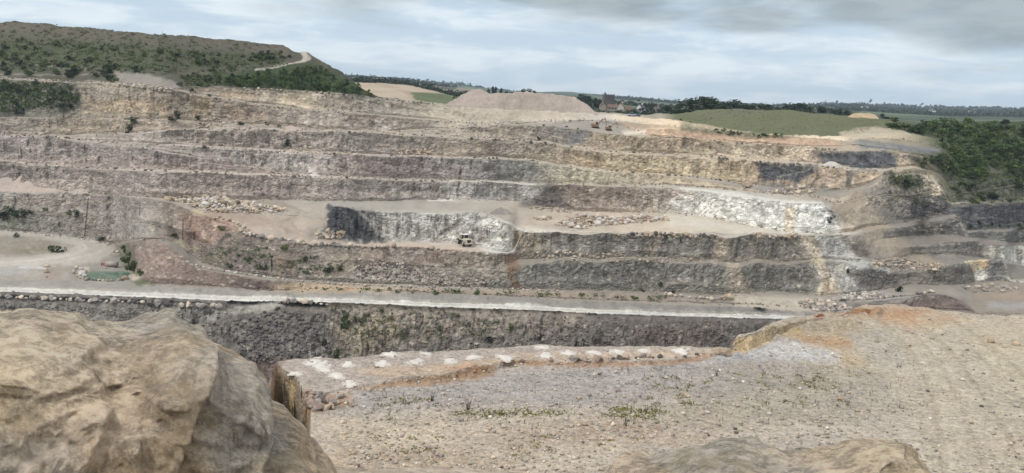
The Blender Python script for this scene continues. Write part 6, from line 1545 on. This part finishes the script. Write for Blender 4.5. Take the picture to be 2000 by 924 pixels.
for x, y, h, lb in ((1222,832,.85,'tall dry weed standing on the mossy patch of the plateau'),(1262,806,.8,'dark seed head weed just beyond the mossy patch'),(1324,763,.7,'bright tufted weed'),(843,783,.9,'green tufted weed with a thin stalk on the pale gravel'),(913,800,1.0,'thin tall weed at the near side of the pale gravel'),(1400,735,.6,'short dark weed near the grey stone patch'),(1590,745,.6,'upright weed in the green flecked gravel'),(1655,792,.6,'stubby dark weed on the sandy gravel')):
    if lb == 'bright tufted weed': continue
    q = weed_pts(x, y, h * .62, 14); q = np.array(q)
    o_ = hit_p(x, y); me = cloud_mesh('weed', q - np.array(o_), np.full(len(q), .8), M_WEED)
    o = bpy.data.objects.new('weed', me); C.objects.link(o); o.location = o_; tag(o, lb, 'weed')

# hedges and woods of the far country, seen only as dark belts
r4 = np.random.default_rng(17); VV, TT = [], []
def far_belt(x0, x1, r_, n, wdt, hgt, leaf):
    for _ in range(n):
        px = r4.uniform(x0, x1); p = at_far(px, r_ * r4.uniform(.97, 1.03)); k = 34; s_ = r4.uniform(.5, 1.3)
        q = np.stack([r4.normal(0, wdt * s_, k), r4.normal(0, wdt * .5, k), np.abs(r4.normal(hgt * .3, hgt * .45 * s_, k))], 1) + np.array(p)
        V, T = leaf_cloud(q, r4.uniform(leaf * .6, leaf * 1.4, k), np.full(k, r4.uniform(.6, 1.2)), r4); VV.append(V); TT.append(T)
far_belt(690, 915, 1060, 90, 6, 3.2, 1.5)
far_belt(690, 880, 2500, 40, 14, 5, 3)
far_belt(1000, 1320, 1500, 60, 12, 4.5, 2.2)
far_belt(1200, 1420, 3500, 60, 20, 7, 4)
far_belt(1420, 2060, 3500, 150, 24, 8, 4.5)
far_belt(1640, 2060, 2550, 90, 22, 6, 4)
far_belt(1620, 2060, 5000, 110, 34, 13, 8)
far_belt(760, 1000, 5000, 30, 30, 9, 7)
me = cloud_mesh('distant_trees', np.concatenate(VV), np.concatenate(TT), M_DARK); o = bpy.data.objects.new('distant_trees', me); C.objects.link(o); o['kind'] = 'stuff'
# ------------------------------------------------------------------ heaps of crushed stone
def heap(name, ridge, base, label, col, slope=0.66, hitf=None, group=None, nx=90, rough=.12, scale_y=1.0):
    """a long heap: its crest and its foot as seen, filled out to the natural slope of loose stone, back as well as front"""
    R_, B_ = np.array(ridge, float), np.array(base, float)
    xs = np.linspace(R_[0, 0], R_[-1, 0], nx)
    rows = []
    for x in xs:
        yb = np.interp(x, B_[:, 0], B_[:, 1]); yr = min(np.interp(x, R_[:, 0], R_[:, 1]), yb - 0.01)
        p = (hitf or hit)(x, yb); rb = math.hypot(p.x, p.y); zb = p.z - CAMZ
        t_, e_ = to_te(x, yr); t_, e_ = float(t_), float(e_)
        rr = (slope * rb - zb) / (slope - e_); zr = e_ * rr; hgt = max(0.02, zr - zb); wd = rr - rb
        rows.append((t_, rb, zb, rr, zr))
    A = np.array(rows); A[:, 1] = smooth1(A[:, 1], nx // 5); A[:, 2] = smooth1(A[:, 2], nx // 5)
    ee_ = A[:, 4] / A[:, 3]; A[:, 3] = np.maximum(smooth1((slope * A[:, 1] - A[:, 2]) / (slope - ee_), 3), A[:, 1] + .02); A[:, 4] = ee_ * A[:, 3]
    K = 40; Xh, Yh, Zh = [], [], []
    for k in range(K + 1):
        u = k / K * 2 - 1                                        # -1 foot in front, 0 crest, 1 foot behind
        rr = A[:, 1] + (A[:, 3] - A[:, 1]) * (u + 1)
        prof_ = 1 - abs(u); prof_ = prof_ if prof_ < .9 else .9 + (prof_ - .9) * .55
        zz_ = A[:, 2] - .4 + (A[:, 4] - A[:, 2] + .4) * prof_ / .955
        if k == 0: zz_ = zz_ - .6
        Xh.append(rr * np.sin(A[:, 0])); Yh.append(rr * np.cos(A[:, 0])); Zh.append(zz_)
    Xh, Yh, Zh = map(np.array, (Xh, Yh, Zh))
    Zh = Zh + (fbm(Xh * .25, Yh * .25, Zh * .2, 4, 501) * rough * 3 + fbm(Xh * 1.1, Yh * 1.1, Zh, 3, 507) * rough) * np.clip((Zh - A[:, 2]) / 1.5, 0.1, 1)
    c_ = np.broadcast_to(srgb(*col) / (KF if nx == 160 else KF * .86), Xh.shape + (3,)) * (1 + .10 * fbm(Xh * .15, Yh * .15, Zh * .4, 4, 511) + .07 * fbm(Xh * .8, Yh * .3, Zh * .3, 3, 517))[..., None]
    o = grid_mesh(name, Xh, Yh, Zh + CAMZ, np.clip(c_, .02, .85), Xh * 0 + .1, M_ROCK)
    return tag(o, label, 'heap', group)
heap('spoil_heap', [(868,205.5),(880,199),(893,191.5),(905,184),(918,177),(926,174.6),(936,174.2),(946,178),(957,183),(975,184),(993,184),(1008,181),(1025,180.4),(1050,182),(1080,185.5),(1114,189),(1123,190.5),(1131,196),(1150,209),(1168,220.5)],
     [(868,206),(954,213),(1079,217.5),(1168,224)], 'long pale grey flat topped spoil heap on the skyline behind the quarry rim', (172,160,150), .5, rough=.22, nx=160)
heap('gravel_heap', [(-60,330),(0,330.5),(30,331.5),(62,335.5),(85,340),(105,345),(122,356),(142,361),(170,364),(192,371),(214,379)], [(-60,378),(0,379),(100,381),(214,385)],
     'big smooth pinkish grey heap of fines against the wall at the picture edge', (174,160,150), .6, rough=.14)
heap('gravel_heap', [(955,417),(968,408),(980,404.5),(990,409),(1003,418)], [(955,418),(980,419),(1003,419)], 'small grey cone of chippings on the floor by the slate nose block', (182,174,168), .7, nx=40, rough=.06)
heap('gravel_heap', [(601,343.5),(608,338.5),(613,337),(618,339),(626,344)], [(601,344),(626,345)], 'little white cone of chippings on the second bench above the dumper', (200,194,188), .7, nx=30, rough=.05)
heap('gravel_heap', [(552,252),(562,246),(569,244.5),(577,247),(588,253)], [(552,252.5),(588,254)], 'little pinkish cone of soil on a high bench', (176,160,148), .7, nx=30, rough=.06)
heap('gravel_heap', [(1601,325),(1612,318),(1620,315),(1632,316),(1640,321),(1648,326)], [(1601,326),(1648,328)], 'pale grey cone of stone dust before the big slate wall', (182,176,170), .7, nx=36, rough=.06)
heap('gravel_heap', [(1566,358),(1576,354),(1584,353),(1592,358)], [(1566,359),(1592,360)], 'grey dust cone at the foot of the lower slate wall', (168,164,160), .7, nx=24, rough=.05)
heap('gravel_heap', [(28,524),(45,518.5),(60,517.5),(78,520),(92,525)], [(28,525),(92,526)], 'low whitish heap of gravel on the yard near the bend', (190,186,182), .7, nx=36, rough=.06)
heap('soil_heap', [(1655,228),(1664,222),(1672,221),(1700,222),(1708,223),(1716,231)], [(1655,229),(1716,232.5)], 'straw coloured heap with a flat top at the far end of the meadow', (178,160,134), .9, nx=40, rough=.1)
heap('soil_heap', [(1656,616),(1664,606),(1676,602),(1688,602),(1702,604),(1716,610)], [(1656,617),(1690,614),(1716,612)], 'hummock of orange brown earth on the crest of the plateau', (150,118,90), .8, hit_p, nx=50, rough=.12)
heap('soil_heap', [(1592,619),(1599,614),(1606,612.5),(1612,618)], [(1592,620),(1612,619)], 'small rust red clod heap on the rim of the plateau', (146,98,76), .9, hit_p, nx=30, rough=.05)
# drill dust round the shot holes on the shelf
for x, y, w_ in DUST:
    p = hit_p(x, y); d_ = math.hypot(p.x, p.y); rw = w_ / 2 * d_ / F * 1.05; ph = random.uniform(0, 6.28)
    NR_, NA_ = 12, 48; a_ = np.linspace(0, 2 * math.pi, NA_ + 1)[None]; q_ = np.linspace(1, 0.001, NR_)[:, None]
    k_ = 1 + .22 * np.sin(2 * a_ + ph) + .14 * np.sin(3 * a_ + ph * 2) + .09 * np.sin(7 * a_ + ph) + .06 * np.sin(13 * a_ + 2 * ph)
    xx_, yy_ = np.cos(a_) * q_ * rw * k_, np.sin(a_) * q_ * rw * k_ * 1.5
    zz_ = .07 * (1 - q_) ** 1.2 - .04 * q_ ** 3 + .02 * fbm(xx_ * 4 + ph, yy_ * 4, xx_ * 0, 3, 601) + 0 * a_
    white, soil_ = srgb(214,210,204) / KF, srgb(176,164,152) / KF
    f_ = np.clip((1.02 - q_) * 2.4 + .5 * fbm(xx_ * 3 + ph, yy_ * 3, xx_ * 0, 3, 607), 0, 1)[..., None]
    o = grid_mesh('dust_pile', xx_, yy_, zz_, soil_ + (white - soil_) * f_, xx_ * 0 + .05, M_ROCK); o.location = p
    tag(o, 'low white patch of drill dust on the blasted shelf', 'dust pile', 'white drill dust piles on the shelf')

# ------------------------------------------------------------------ pond
bm = bmesh.new(); zs = pond_z - .32 + CAMZ; vv = []
P_w = np.array(POND, float); cw = P_w.mean(0)
for x, y in cw + (P_w - cw) * 1.10:
    t_, e_ = to_te(x, y); rr = (zs - CAMZ) / float(e_); vv.append(bm.verts.new((rr * math.sin(float(t_)), rr * math.cos(float(t_)), zs)))
fc = bm.faces.new(vv); bm.normal_update()
if fc.normal.z < 0: fc.normal_flip()
m_, t_n, b_n = new_mat('milky green water'); N = NT(t_n)
N.to(N.mix(N.map(N.noise(N.pos(), .35, 4), .35, .65), (0.085, 0.145, 0.112), (0.11, 0.18, 0.14)), b_n.inputs['Base Color'])
b_n.inputs['Roughness'].default_value = .12; b_n.inputs['Specular IOR Level'].default_value = .5
N.bump(N.noise(N.pos(), 2.2, 4), .08, .1, b_n)
structure(link_mesh('pond_water', bm, m_))

# ------------------------------------------------------------------ the dumper
M_CREAM = plain_mat('dusty cream paint', (0.50, 0.45, 0.36), .6, var=.4); M_BLACK = plain_mat('black rubber', (0.025, 0.024, 0.023), .85, var=.4)
M_GLASS = plain_mat('cab glass', (0.015, 0.018, 0.02), .08, spec=.6, var=0); M_STEEL = plain_mat('dusty steel', (0.33, 0.29, 0.25), .6, var=.5); M_RIM = plain_mat('rim paint', (0.42, 0.38, 0.30), .6)
M_WHITE = plain_mat('white paint', (0.72, 0.71, 0.68), .5, var=.15); M_LAMP = plain_mat('lamp glass', (0.75, 0.75, 0.72), .15)
def wheel(parent, x, y, r_, w_):
    bm = bmesh.new()
    prof_ = [(-w_/2, r_*.62), (-w_/2, r_*.9), (-w_*.36, r_), (w_*.36, r_), (w_/2, r_*.9), (w_/2, r_*.62)]
    n = 24; rg_ = [[bm.verts.new((math.sin(6.2832*i/n)*q, d, math.cos(6.2832*i/n)*q)) for i in range(n)] for d, q in prof_]
    for a in range(5):
        for i in range(n): bm.faces.new((rg_[a][i], rg_[a][(i+1)%n], rg_[a+1][(i+1)%n], rg_[a+1][i]))
    hub = thing_part('wheel', bm, M_BLACK, parent); hub.location = (x, y, r_)
    bm = bmesh.new(); tube(bm, (0, -w_*.42, 0), (0, w_*.42, 0), r_*.63, n=20); tube(bm, (0, -w_*.47, 0), (0, w_*.47, 0), r_*.25, n=12)
    thing_part('rim', bm, M_RIM, hub)
def thing_part(name, bm, mat, parent, smooth=False): return link_mesh(name, bm, mat, parent, smooth)
pd = hit(906, 478); pd2 = hit(890, 474)
rzd = math.atan2(-0.90, 0.44)                                  # the way the bonnet points
dump = thing('dump_truck', pd, 'dusty cream articulated dump truck driving on the quarry floor below the white rock face', 'dump truck', None, rzd)
for x, r_ in ((2.3, .92), (-1.7, .92), (-3.5, .92)):
    for y in (-1.12, 1.12): wheel(dump, x, y, r_, .72)
bm = bmesh.new(); box(bm, -4.4, 3.2, -.5, .5, .85, 1.3, bev=.04); thing_part('chassis', bm, M_STEEL, dump)
bm = bmesh.new()                                               # tipping body: tapered tub with open top
out = [(-4.7,-1.15,1.95),(-4.7,1.15,1.95),(-.1,1.15,1.45),(-.1,-1.15,1.45)]; top = [(-5.1,-1.5,2.55),(-5.1,1.5,2.55),(.1,1.55,3.05),(.1,-1.55,3.05)]
vo_ = [bm.verts.new(q) for q in out]; vt_ = [bm.verts.new(q) for q in top]; ti = [bm.verts.new((q[0]*.97-.02, q[1]*.93, q[2]-.02)) for q in top]; fi = [bm.verts.new((q[0]*.95, q[1]*.9, q[2]+.3)) for q in out]
bm.faces.new(vo_[::-1])
for i in range(4):
    j = (i+1) % 4; bm.faces.new((vo_[i], vo_[j], vt_[j], vt_[i])); bm.faces.new((vt_[i], vt_[j], ti[j], ti[i])); bm.faces.new((ti[i], ti[j], fi[j], fi[i]))
bm.faces.new(fi); bmesh.ops.recalc_face_normals(bm, faces=bm.faces)
body = thing_part('dump_body', bm, M_CREAM, dump)
bm = bmesh.new()
for x in (-3.8, -2.6, -1.4): 
    for s in (-1, 1): box(bm, x-.08, x+.08, s*1.32-.09, s*1.32+.09, 1.8, 2.72)
thing_part('body_rib', bm, M_CREAM, body)
bm = bmesh.new(); box(bm, -3.6, -.4, -.95, .95, 2.2, 2.75, .6, .6, bev=.2); thing_part('load', bm, plain_mat('stone load', (0.32, 0.28, 0.24), .95, var=.7, scale=4), body)
bm = bmesh.new(); box(bm, 1.2, 3.9, -.82, .82, 1.15, 2.25, .94, .9, bev=.1); hood = thing_part('bonnet', bm, M_CREAM, dump)
bm = bmesh.new(); box(bm, 3.86, 3.93, -.6, .6, 1.25, 2.05); thing_part('grille', bm, M_BLACK, hood)
for s in (-1, 1):
    bm = bmesh.new(); tube(bm, (3.88, s*.62, 1.3), (3.97, s*.62, 1.3), .13, n=14); thing_part('headlight', bm, M_LAMP, hood)
    bm = bmesh.new(); box(bm, 1.25, 3.35, s*1.22-.42, s*1.22+.42, 1.88, 1.98, bev=.04); box(bm, 3.25, 3.38, s*1.22-.42, s*1.22+.42, 1.2, 1.93, bev=.03); thing_part('mudguard', bm, M_CREAM, dump)
    bm = bmesh.new(); tube(bm, (1.9, s*1.05, 2.9), (2.0, s*1.45, 2.9), .025, n=6); box(bm, 1.95, 2.02, s*1.5-.09, s*1.5+.09, 2.5, 2.95); thing_part('mirror', bm, M_BLACK, dump)
bm = bmesh.new(); box(bm, 3.6, 4.05, -1.35, 1.35, .75, 1.15, bev=.06); thing_part('bumper', bm, M_CREAM, dump)
bm = bmesh.new(); box(bm, .35, 1.75, -.75, .75, 1.5, 2.3, bev=.05)
for x, y in ((.4, -.7), (.4, .7), (1.65, -.7), (1.65, .7)): tube(bm, (x, y, 2.3), (x*.98+.02, y*.95, 3.35), .06, n=6)
cab = thing_part('cab', bm, M_CREAM, dump)
bm = bmesh.new(); box(bm, .45, 1.62, -.68, .68, 2.31, 3.3, .96, .95); thing_part('window', bm, M_GLASS, cab)
bm = bmesh.new(); box(bm, .25, 1.85, -.82, .82, 3.32, 3.5, .92, .92, bev=.04); thing_part('roof', bm, M_WHITE, cab)
bm = bmesh.new(); tube(bm, (1.0, -.95, 1.9), (1.0, -.95, 3.15), .09, n=8); thing_part('exhaust', bm, M_BLACK, dump)

# ------------------------------------------------------------------ excavators up on the bench
M_ORANGE = plain_mat('orange paint', (0.26, 0.15, 0.085), .6, var=.4)
def excavator(px, py, rz, label, k=1.0, lift=0.9):
    p = hit(px, py); t = thing('excavator', p, label, 'excavator', None, rz); t.scale = (k, k, k)
    for s in (-1, 1):
        bm = bmesh.new(); box(bm, -1.9, 1.9, s*1.15-.3, s*1.15+.3, 0, .85, .8, 1, bev=.15); link_mesh('crawler_track', bm, M_BLACK, t)
    bm = bmesh.new(); box(bm, -2.1, 1.3, -1.3, 1.3, 1.0, 2.1, bev=.1); box(bm, -2.3, -1.2, -1.25, 1.25, 1.05, 2.4, bev=.15); link_mesh('upper_body', bm, M_ORANGE, t)
    bm = bmesh.new(); box(bm, .2, 1.5, .3, 1.25, 2.1, 3.1, .85, .9, bev=.05); link_mesh('cab', bm, M_GLASS, t)
    bm = bmesh.new()
    pts = [(1.2, 1.6), (2.8, 4.2), (5.0, 5.2)]
    for a, b_ in zip(pts, pts[1:]): tube(bm, (a[0], -.1, a[1]), (b_[0], -.1, b_[1]), .32, .26, 6)
    boom = link_mesh('boom', bm, M_ORANGE, t)
    bm = bmesh.new(); tube(bm, (4.8, -.1, 5.5), (5.9, -.1, 2.6), .26, .18, 6); stick = link_mesh('stick', bm, M_ORANGE, t)
    bm = bmesh.new(); box(bm, 5.2, 6.2, -.6, .4, 1.6, 2.6, .6, 1, bev=.1); link_mesh('bucket', bm, M_STEEL, t)
excavator(1163, 250.5, math.radians(12), 'orange excavator with its arm bent, farther up the bench beside the grey slope', .8)
excavator(1189, 255, math.radians(20), 'tan orange excavator digging next to the white stone pile', .65)

# ------------------------------------------------------------------ rusty poles, pipe and the pump at the pond
M_RUST = plain_mat('rusty steel', (0.115, 0.062, 0.045), .9, var=.5); M_RED = plain_mat('faded red paint', (0.33, 0.085, 0.07), .6)
def pole(P, r_, label, arm=None):
    a = hit(*P[0]); d_ = math.hypot(a.x, a.y)
    h = (P[0][1] - P[1][1]) / F * d_; lean = (P[1][0] - P[0][0]) / F * d_
    t = thing('pole', a, label, 'pole')
    bm = bmesh.new(); tube(bm, (0, 0, -.3), (lean, 0, h), r_, r_ * .8, 8); link_mesh('shaft', bm, M_RUST, t)
    if arm:
        bm = bmesh.new(); tube(bm, (lean, 0, h * .985), (lean + arm, 0, h * .985 + .15), r_ * .8, r_ * .7, 6); link_mesh('arm', bm, M_RUST, t)
    return t
pole([(165,461),(174,391)], .17, 'tall leaning rusty pole against the grey wall above the yard road', .0)
pole([(357,468),(358,428)], .16, 'rusty post with a short arm on the corner of the red rock wall', 1.6)
pole([(272,421),(274,399)], .10, 'thin grey post high on the wall between the two rusty poles', -1.8)
a, b, c = hit(262, 486), hit(283, 471), hit(307, 470)
bm = bmesh.new(); up = Vector((0, 0, .7))
tube(bm, a + up, b + up, .14, n=8); tube(bm, b + up, c + up, .14, n=8)
for q in (a, b, c): tube(bm, q - Vector((0, 0, .4)), q + up, .08, n=6)
tag(link_mesh('pipe', bm, M_RUST), 'rusty bent pipe running over the red rock beside the pond', 'pipe')
pp = hit(201, 524.5); pt = thing('pump_stand', pp, 'small red metal stand at the back edge of the green pond', 'pump stand'); pt.scale = (.72, .72, .72)
bm = bmesh.new()
for s in (-1, 1): tube(bm, (s*.55, 0, -.3), (s*.5, 0, 1.9), .09, n=6)
link_mesh('post', bm, M_WHITE, pt)
bm = bmesh.new(); box(bm, -.75, .75, -.12, .12, 1.5, 2.4, bev=.04); box(bm, -.75, -.4, -.12, .12, .9, 1.5); box(bm, .4, .75, -.12, .12, .9, 1.5); link_mesh('red_frame', bm, M_RED, pt)
# tank lying by the pond, timbered rails
pp = hit(219, 521); tk = thing('tank', pp, 'grey steel tank lying on the bank behind the pond', 'tank')
bm = bmesh.new(); tube(bm, (-1.7, 0, .8), (1.7, 0, .8), .8, n=18); link_mesh('shell', bm, M_STEEL, tk, True)
bm = bmesh.new(); box(bm, -1.3, -1.0, -.7, .7, -.3, .3); box(bm, 1.0, 1.3, -.7, .7, -.3, .3); link_mesh('cradle', bm, M_RUST, tk)

# ------------------------------------------------------------------ the hamlet, barns, mast and spire beyond
M_STONE = plain_mat('old stone', (0.115, 0.103, 0.105), .9, var=.5, scale=.6); M_SLATE = plain_mat('dark roof', (0.085, 0.078, 0.08), .8, var=.3, scale=.8)
M_TILE = plain_mat('brown tiles', (0.15, 0.10, 0.08), .85, var=.4, scale=.8); M_PALEW = plain_mat('pale rendered wall', (0.50, 0.46, 0.40), .85, var=.2); M_CREAMW = plain_mat('cream stone wall', (0.33, 0.29, 0.24), .9, var=.4, scale=.7)
M_PANE = plain_mat('window pane', (0.03, 0.035, 0.04), .15, var=0); M_RENDER = plain_mat('white wall', (0.72, 0.71, 0.69), .8, var=.1)
def house(px, r_, w_, d_, eave, ridge, rz, mw, mr, label, windows=3, chimney=True, gable=True, name='house', dz=0.0, cat='house'):
    p = at_far(px, r_); p.z += dz
    t = thing(name, p, label, cat, None, rz)
    bm = bmesh.new(); x, y = w_ / 2, d_ / 2
    lo = [bm.verts.new(q) for q in ((-x,-y,-1.5),(x,-y,-1.5),(x,y,-1.5),(-x,y,-1.5))]; hi = [bm.verts.new((v.co.x, v.co.y, eave)) for v in lo]
    for i in range(4): bm.faces.new((lo[i], lo[(i+1)%4], hi[(i+1)%4], hi[i]))
    g0, g1 = bm.verts.new((-x, 0, ridge - .12)), bm.verts.new((x, 0, ridge - .12)); bm.faces.new((hi[3], hi[0], g0)); bm.faces.new((hi[1], hi[2], g1)); bm.faces.new(lo[::-1])
    link_mesh('wall', bm, mw, t)
    bm = bmesh.new(); o_ = .35
    for s in (-1, 1):
        q = [(-x-o_, s*(y+o_), eave-.2), (x+o_, s*(y+o_), eave-.2), (x+o_, 0, ridge), (-x-o_, 0, ridge)]
        a_ = [bm.verts.new(v) for v in q]; b_ = [bm.verts.new((v[0], v[1], v[2]+.18)) for v in q]
        bm.faces.new(a_); bm.faces.new(b_[::-1])
        for i in range(4): bm.faces.new((a_[i], a_[(i+1)%4], b_[(i+1)%4], b_[i]))
    bmesh.ops.recalc_face_normals(bm, faces=bm.faces); rf = link_mesh('roof', bm, mr, t)
    if chimney:
        bm = bmesh.new(); box(bm, x-1.1, x-.3, -.4, .4, ridge-.6, ridge+1.3); link_mesh('chimney', bm, mw, rf)
    for i in range(windows):
        wx = -x + w_ * (i + .5) / windows
        bm = bmesh.new(); box(bm, wx-.45, wx+.45, -y-.06, -y+.05, eave-1.7, eave-.5); link_mesh('window', bm, M_PANE, t)
    return t
# tower house with a battlemented top and a flagstaff
pt = at_far(1188, 820); tw_ = thing('tower_house', pt, 'dark stone tower house with battlements and a flagstaff rising over the cottages', 'tower house', None, math.radians(8))
t_, e_ = to_te(1188, 186.5); zt = CAMZ + float(e_) * 820 - pt.z
bm = bmesh.new(); box(bm, -4.6, 4.6, -4, 4, -2, zt, .98, .98); link_mesh('wall', bm, M_STONE, tw_)
bm = bmesh.new(); box(bm, -4.75, 4.75, -4.15, 4.15, zt + .003, zt + .5); par = link_mesh('parapet', bm, M_STONE, tw_)
bm = bmesh.new()
for i in range(6):
    for s in (-1, 1): box(bm, -4.7 + i * 1.75, -3.85 + i * 1.75, s * 3.9 - .22, s * 3.9 + .22, zt + .503, zt + 1.3)
link_mesh('battlement', bm, M_STONE, par)
bm = bmesh.new(); box(bm, -4.7, -3.2, -3.9, -2.4, zt + .51, zt + 2.6, .75, .75); link_mesh('turret', bm, M_STONE, tw_)
bm = bmesh.new(); tube(bm, (.2, 0, zt), (.5, 0, zt + 8.2), .11, .06, 6); link_mesh('flagstaff', bm, M_WHITE, tw_)
bm = bmesh.new(); box(bm, .45, .60, -.03, .03, zt + 6.0, zt + 8.0); link_mesh('flag', bm, plain_mat('flag cloth', (0.25, 0.27, 0.33)), tw_)
for i, x in enumerate((-2.8, 0, 2.8)):
    for q in range(3):
        bm = bmesh.new(); box(bm, x - .35, x + .35, -4.08, -3.98, zt - 2.4 - q * 3, zt - .9 - q * 3); link_mesh('window', bm, M_PANE, tw_)
hg = 800
house(1186, hg, 10, 8, 6.5, 10.5, math.radians(85), M_STONE, M_SLATE, 'steep roofed dark stone wing built against the tower house', 3)
house(1178, hg - 14, 7, 5, 3.6, 6.6, math.radians(95), M_CREAMW, M_TILE, 'cream stone gabled cottage in front of the tower house', 2)
house(1196, hg - 16, 8, 5, 2.8, 5.2, math.radians(4), M_CREAMW, M_TILE, 'low cream cottage with its long side to the quarry below the tower house', 3)
house(1214, hg - 6, 8, 6, 3.4, 6.8, math.radians(72), M_PALEW, M_TILE, 'pale gabled house with a tall chimney beside the tower house', 2)
house(1227, hg - 8, 7, 5, 1.8, 4.4, math.radians(20), M_CREAMW, M_TILE, 'brown roofed outbuilding between the pale and the white house', 2, False)
house(1240, hg - 4, 4, 4, 2.2, 4.0, math.radians(70), M_RENDER, M_SLATE, 'tiny white gabled shed by the cottages', 1, False)
house(1252, hg, 8, 6, 3.4, 6.6, math.radians(62), M_RENDER, M_SLATE, 'white house with a dark roof at the outer end of the hamlet', 2)
house(1283, hg + 20, 5, 5, 3.0, 5.0, math.radians(30), M_CREAMW, M_SLATE, 'small grey cottage almost hidden in the trees beyond the hamlet', 2)
house(867, 1250, 30, 11, 4.2, 6.5, math.radians(-6), M_PALEW, M_SLATE, 'long dark roofed barn with pale walls in the fields behind the spoil heap', 6, False, name='barn', cat='barn')
house(748, 1250, 26, 9, 3.6, 5.4, math.radians(-4), M_SLATE, M_SLATE, 'long dark shed on the far field edge beside the hill', 5, False, name='barn', cat='barn')
for px, r_, mw, lb in ((1690,3300,M_RENDER,'tiny white farmhouse on the distant hillside near the meadow end'),(1822,3300,M_RENDER,'far white farm building among pale green fields'),(1900,3400,M_PALEW,'far pale house below the church spire'),(1908,4700,M_RENDER,'white building on the far ridge beside the church'),(1880,4700,M_PALEW,'pale building on the far ridge before the church')):
    house(px, r_, 22, 10, 6, 9, math.radians(10), mw, M_SLATE, lb, 3, False)
pc = at_far(1933, 4900); ch = thing('church', pc, 'tiny church with a pointed spire on the far ridge', 'church')
t_, e_ = to_te(1933, 207.5); hs = CAMZ + float(e_) * 4900 - pc.z
bm = bmesh.new(); box(bm, -18, 16, -7, 7, -4, hs * .22); link_mesh('nave', bm, M_STONE, ch)
bm = bmesh.new(); box(bm, -5, 5, -5, 5, -4, hs * .5); tw2 = link_mesh('tower', bm, M_STONE, ch)
bm = bmesh.new(); tube(bm, (0, 0, hs * .5), (0, 0, hs), 6, .3, 8); link_mesh('spire', bm, M_SLATE, tw2)
pm = at_far(722, 3500); t_, e_ = to_te(722, 144.5); hm = CAMZ + float(e_) * 3500 - pm.z
bm = bmesh.new(); tube(bm, (0, 0, -2), (0, 0, hm), 1.0, .6, 6); box(bm, -2.2, 2.2, -2, 2, hm * .82, hm * .95)
o = link_mesh('mast', bm, M_SLATE); o.location = pm; tag(o, 'thin radio mast on the far hill beyond the stubble field', 'mast')
# pale car parked by the rim, below the hamlet
def car(px, py, col, rz, label):
    p = hit(px, py); t = thing('parked_car', p, label, 'car', None, rz)
    mc = plain_mat('car paint', col, .35, var=.05)
    bm = bmesh.new(); box(bm, -2.1, 2.1, -.85, .85, .35, .95, .97, .96, bev=.12); link_mesh('body', bm, mc, t)
    bm = bmesh.new(); box(bm, -1.5, .9, -.74, .74, .95, 1.5, .72, .86, bev=.06); link_mesh('window', bm, M_GLASS, t)
    bm = bmesh.new(); box(bm, -1.1, .45, -.6, .6, 1.503, 1.54); link_mesh('roof', bm, mc, t)
    for x in (-1.3, 1.3):
        for y in (-.8, .8):
            bm = bmesh.new(); tube(bm, (x, y-.1, .32), (x, y+.1, .32), .32, n=14); link_mesh('wheel', bm, M_BLACK, t)
car(1234, 227.3, (0.35, 0.40, 0.48), .2, 'small silver blue car parked at the rim below the cottages')
car(1242, 227.8, (0.03, 0.05, 0.11), .1, 'dark blue car parked at the rim below the cottages')
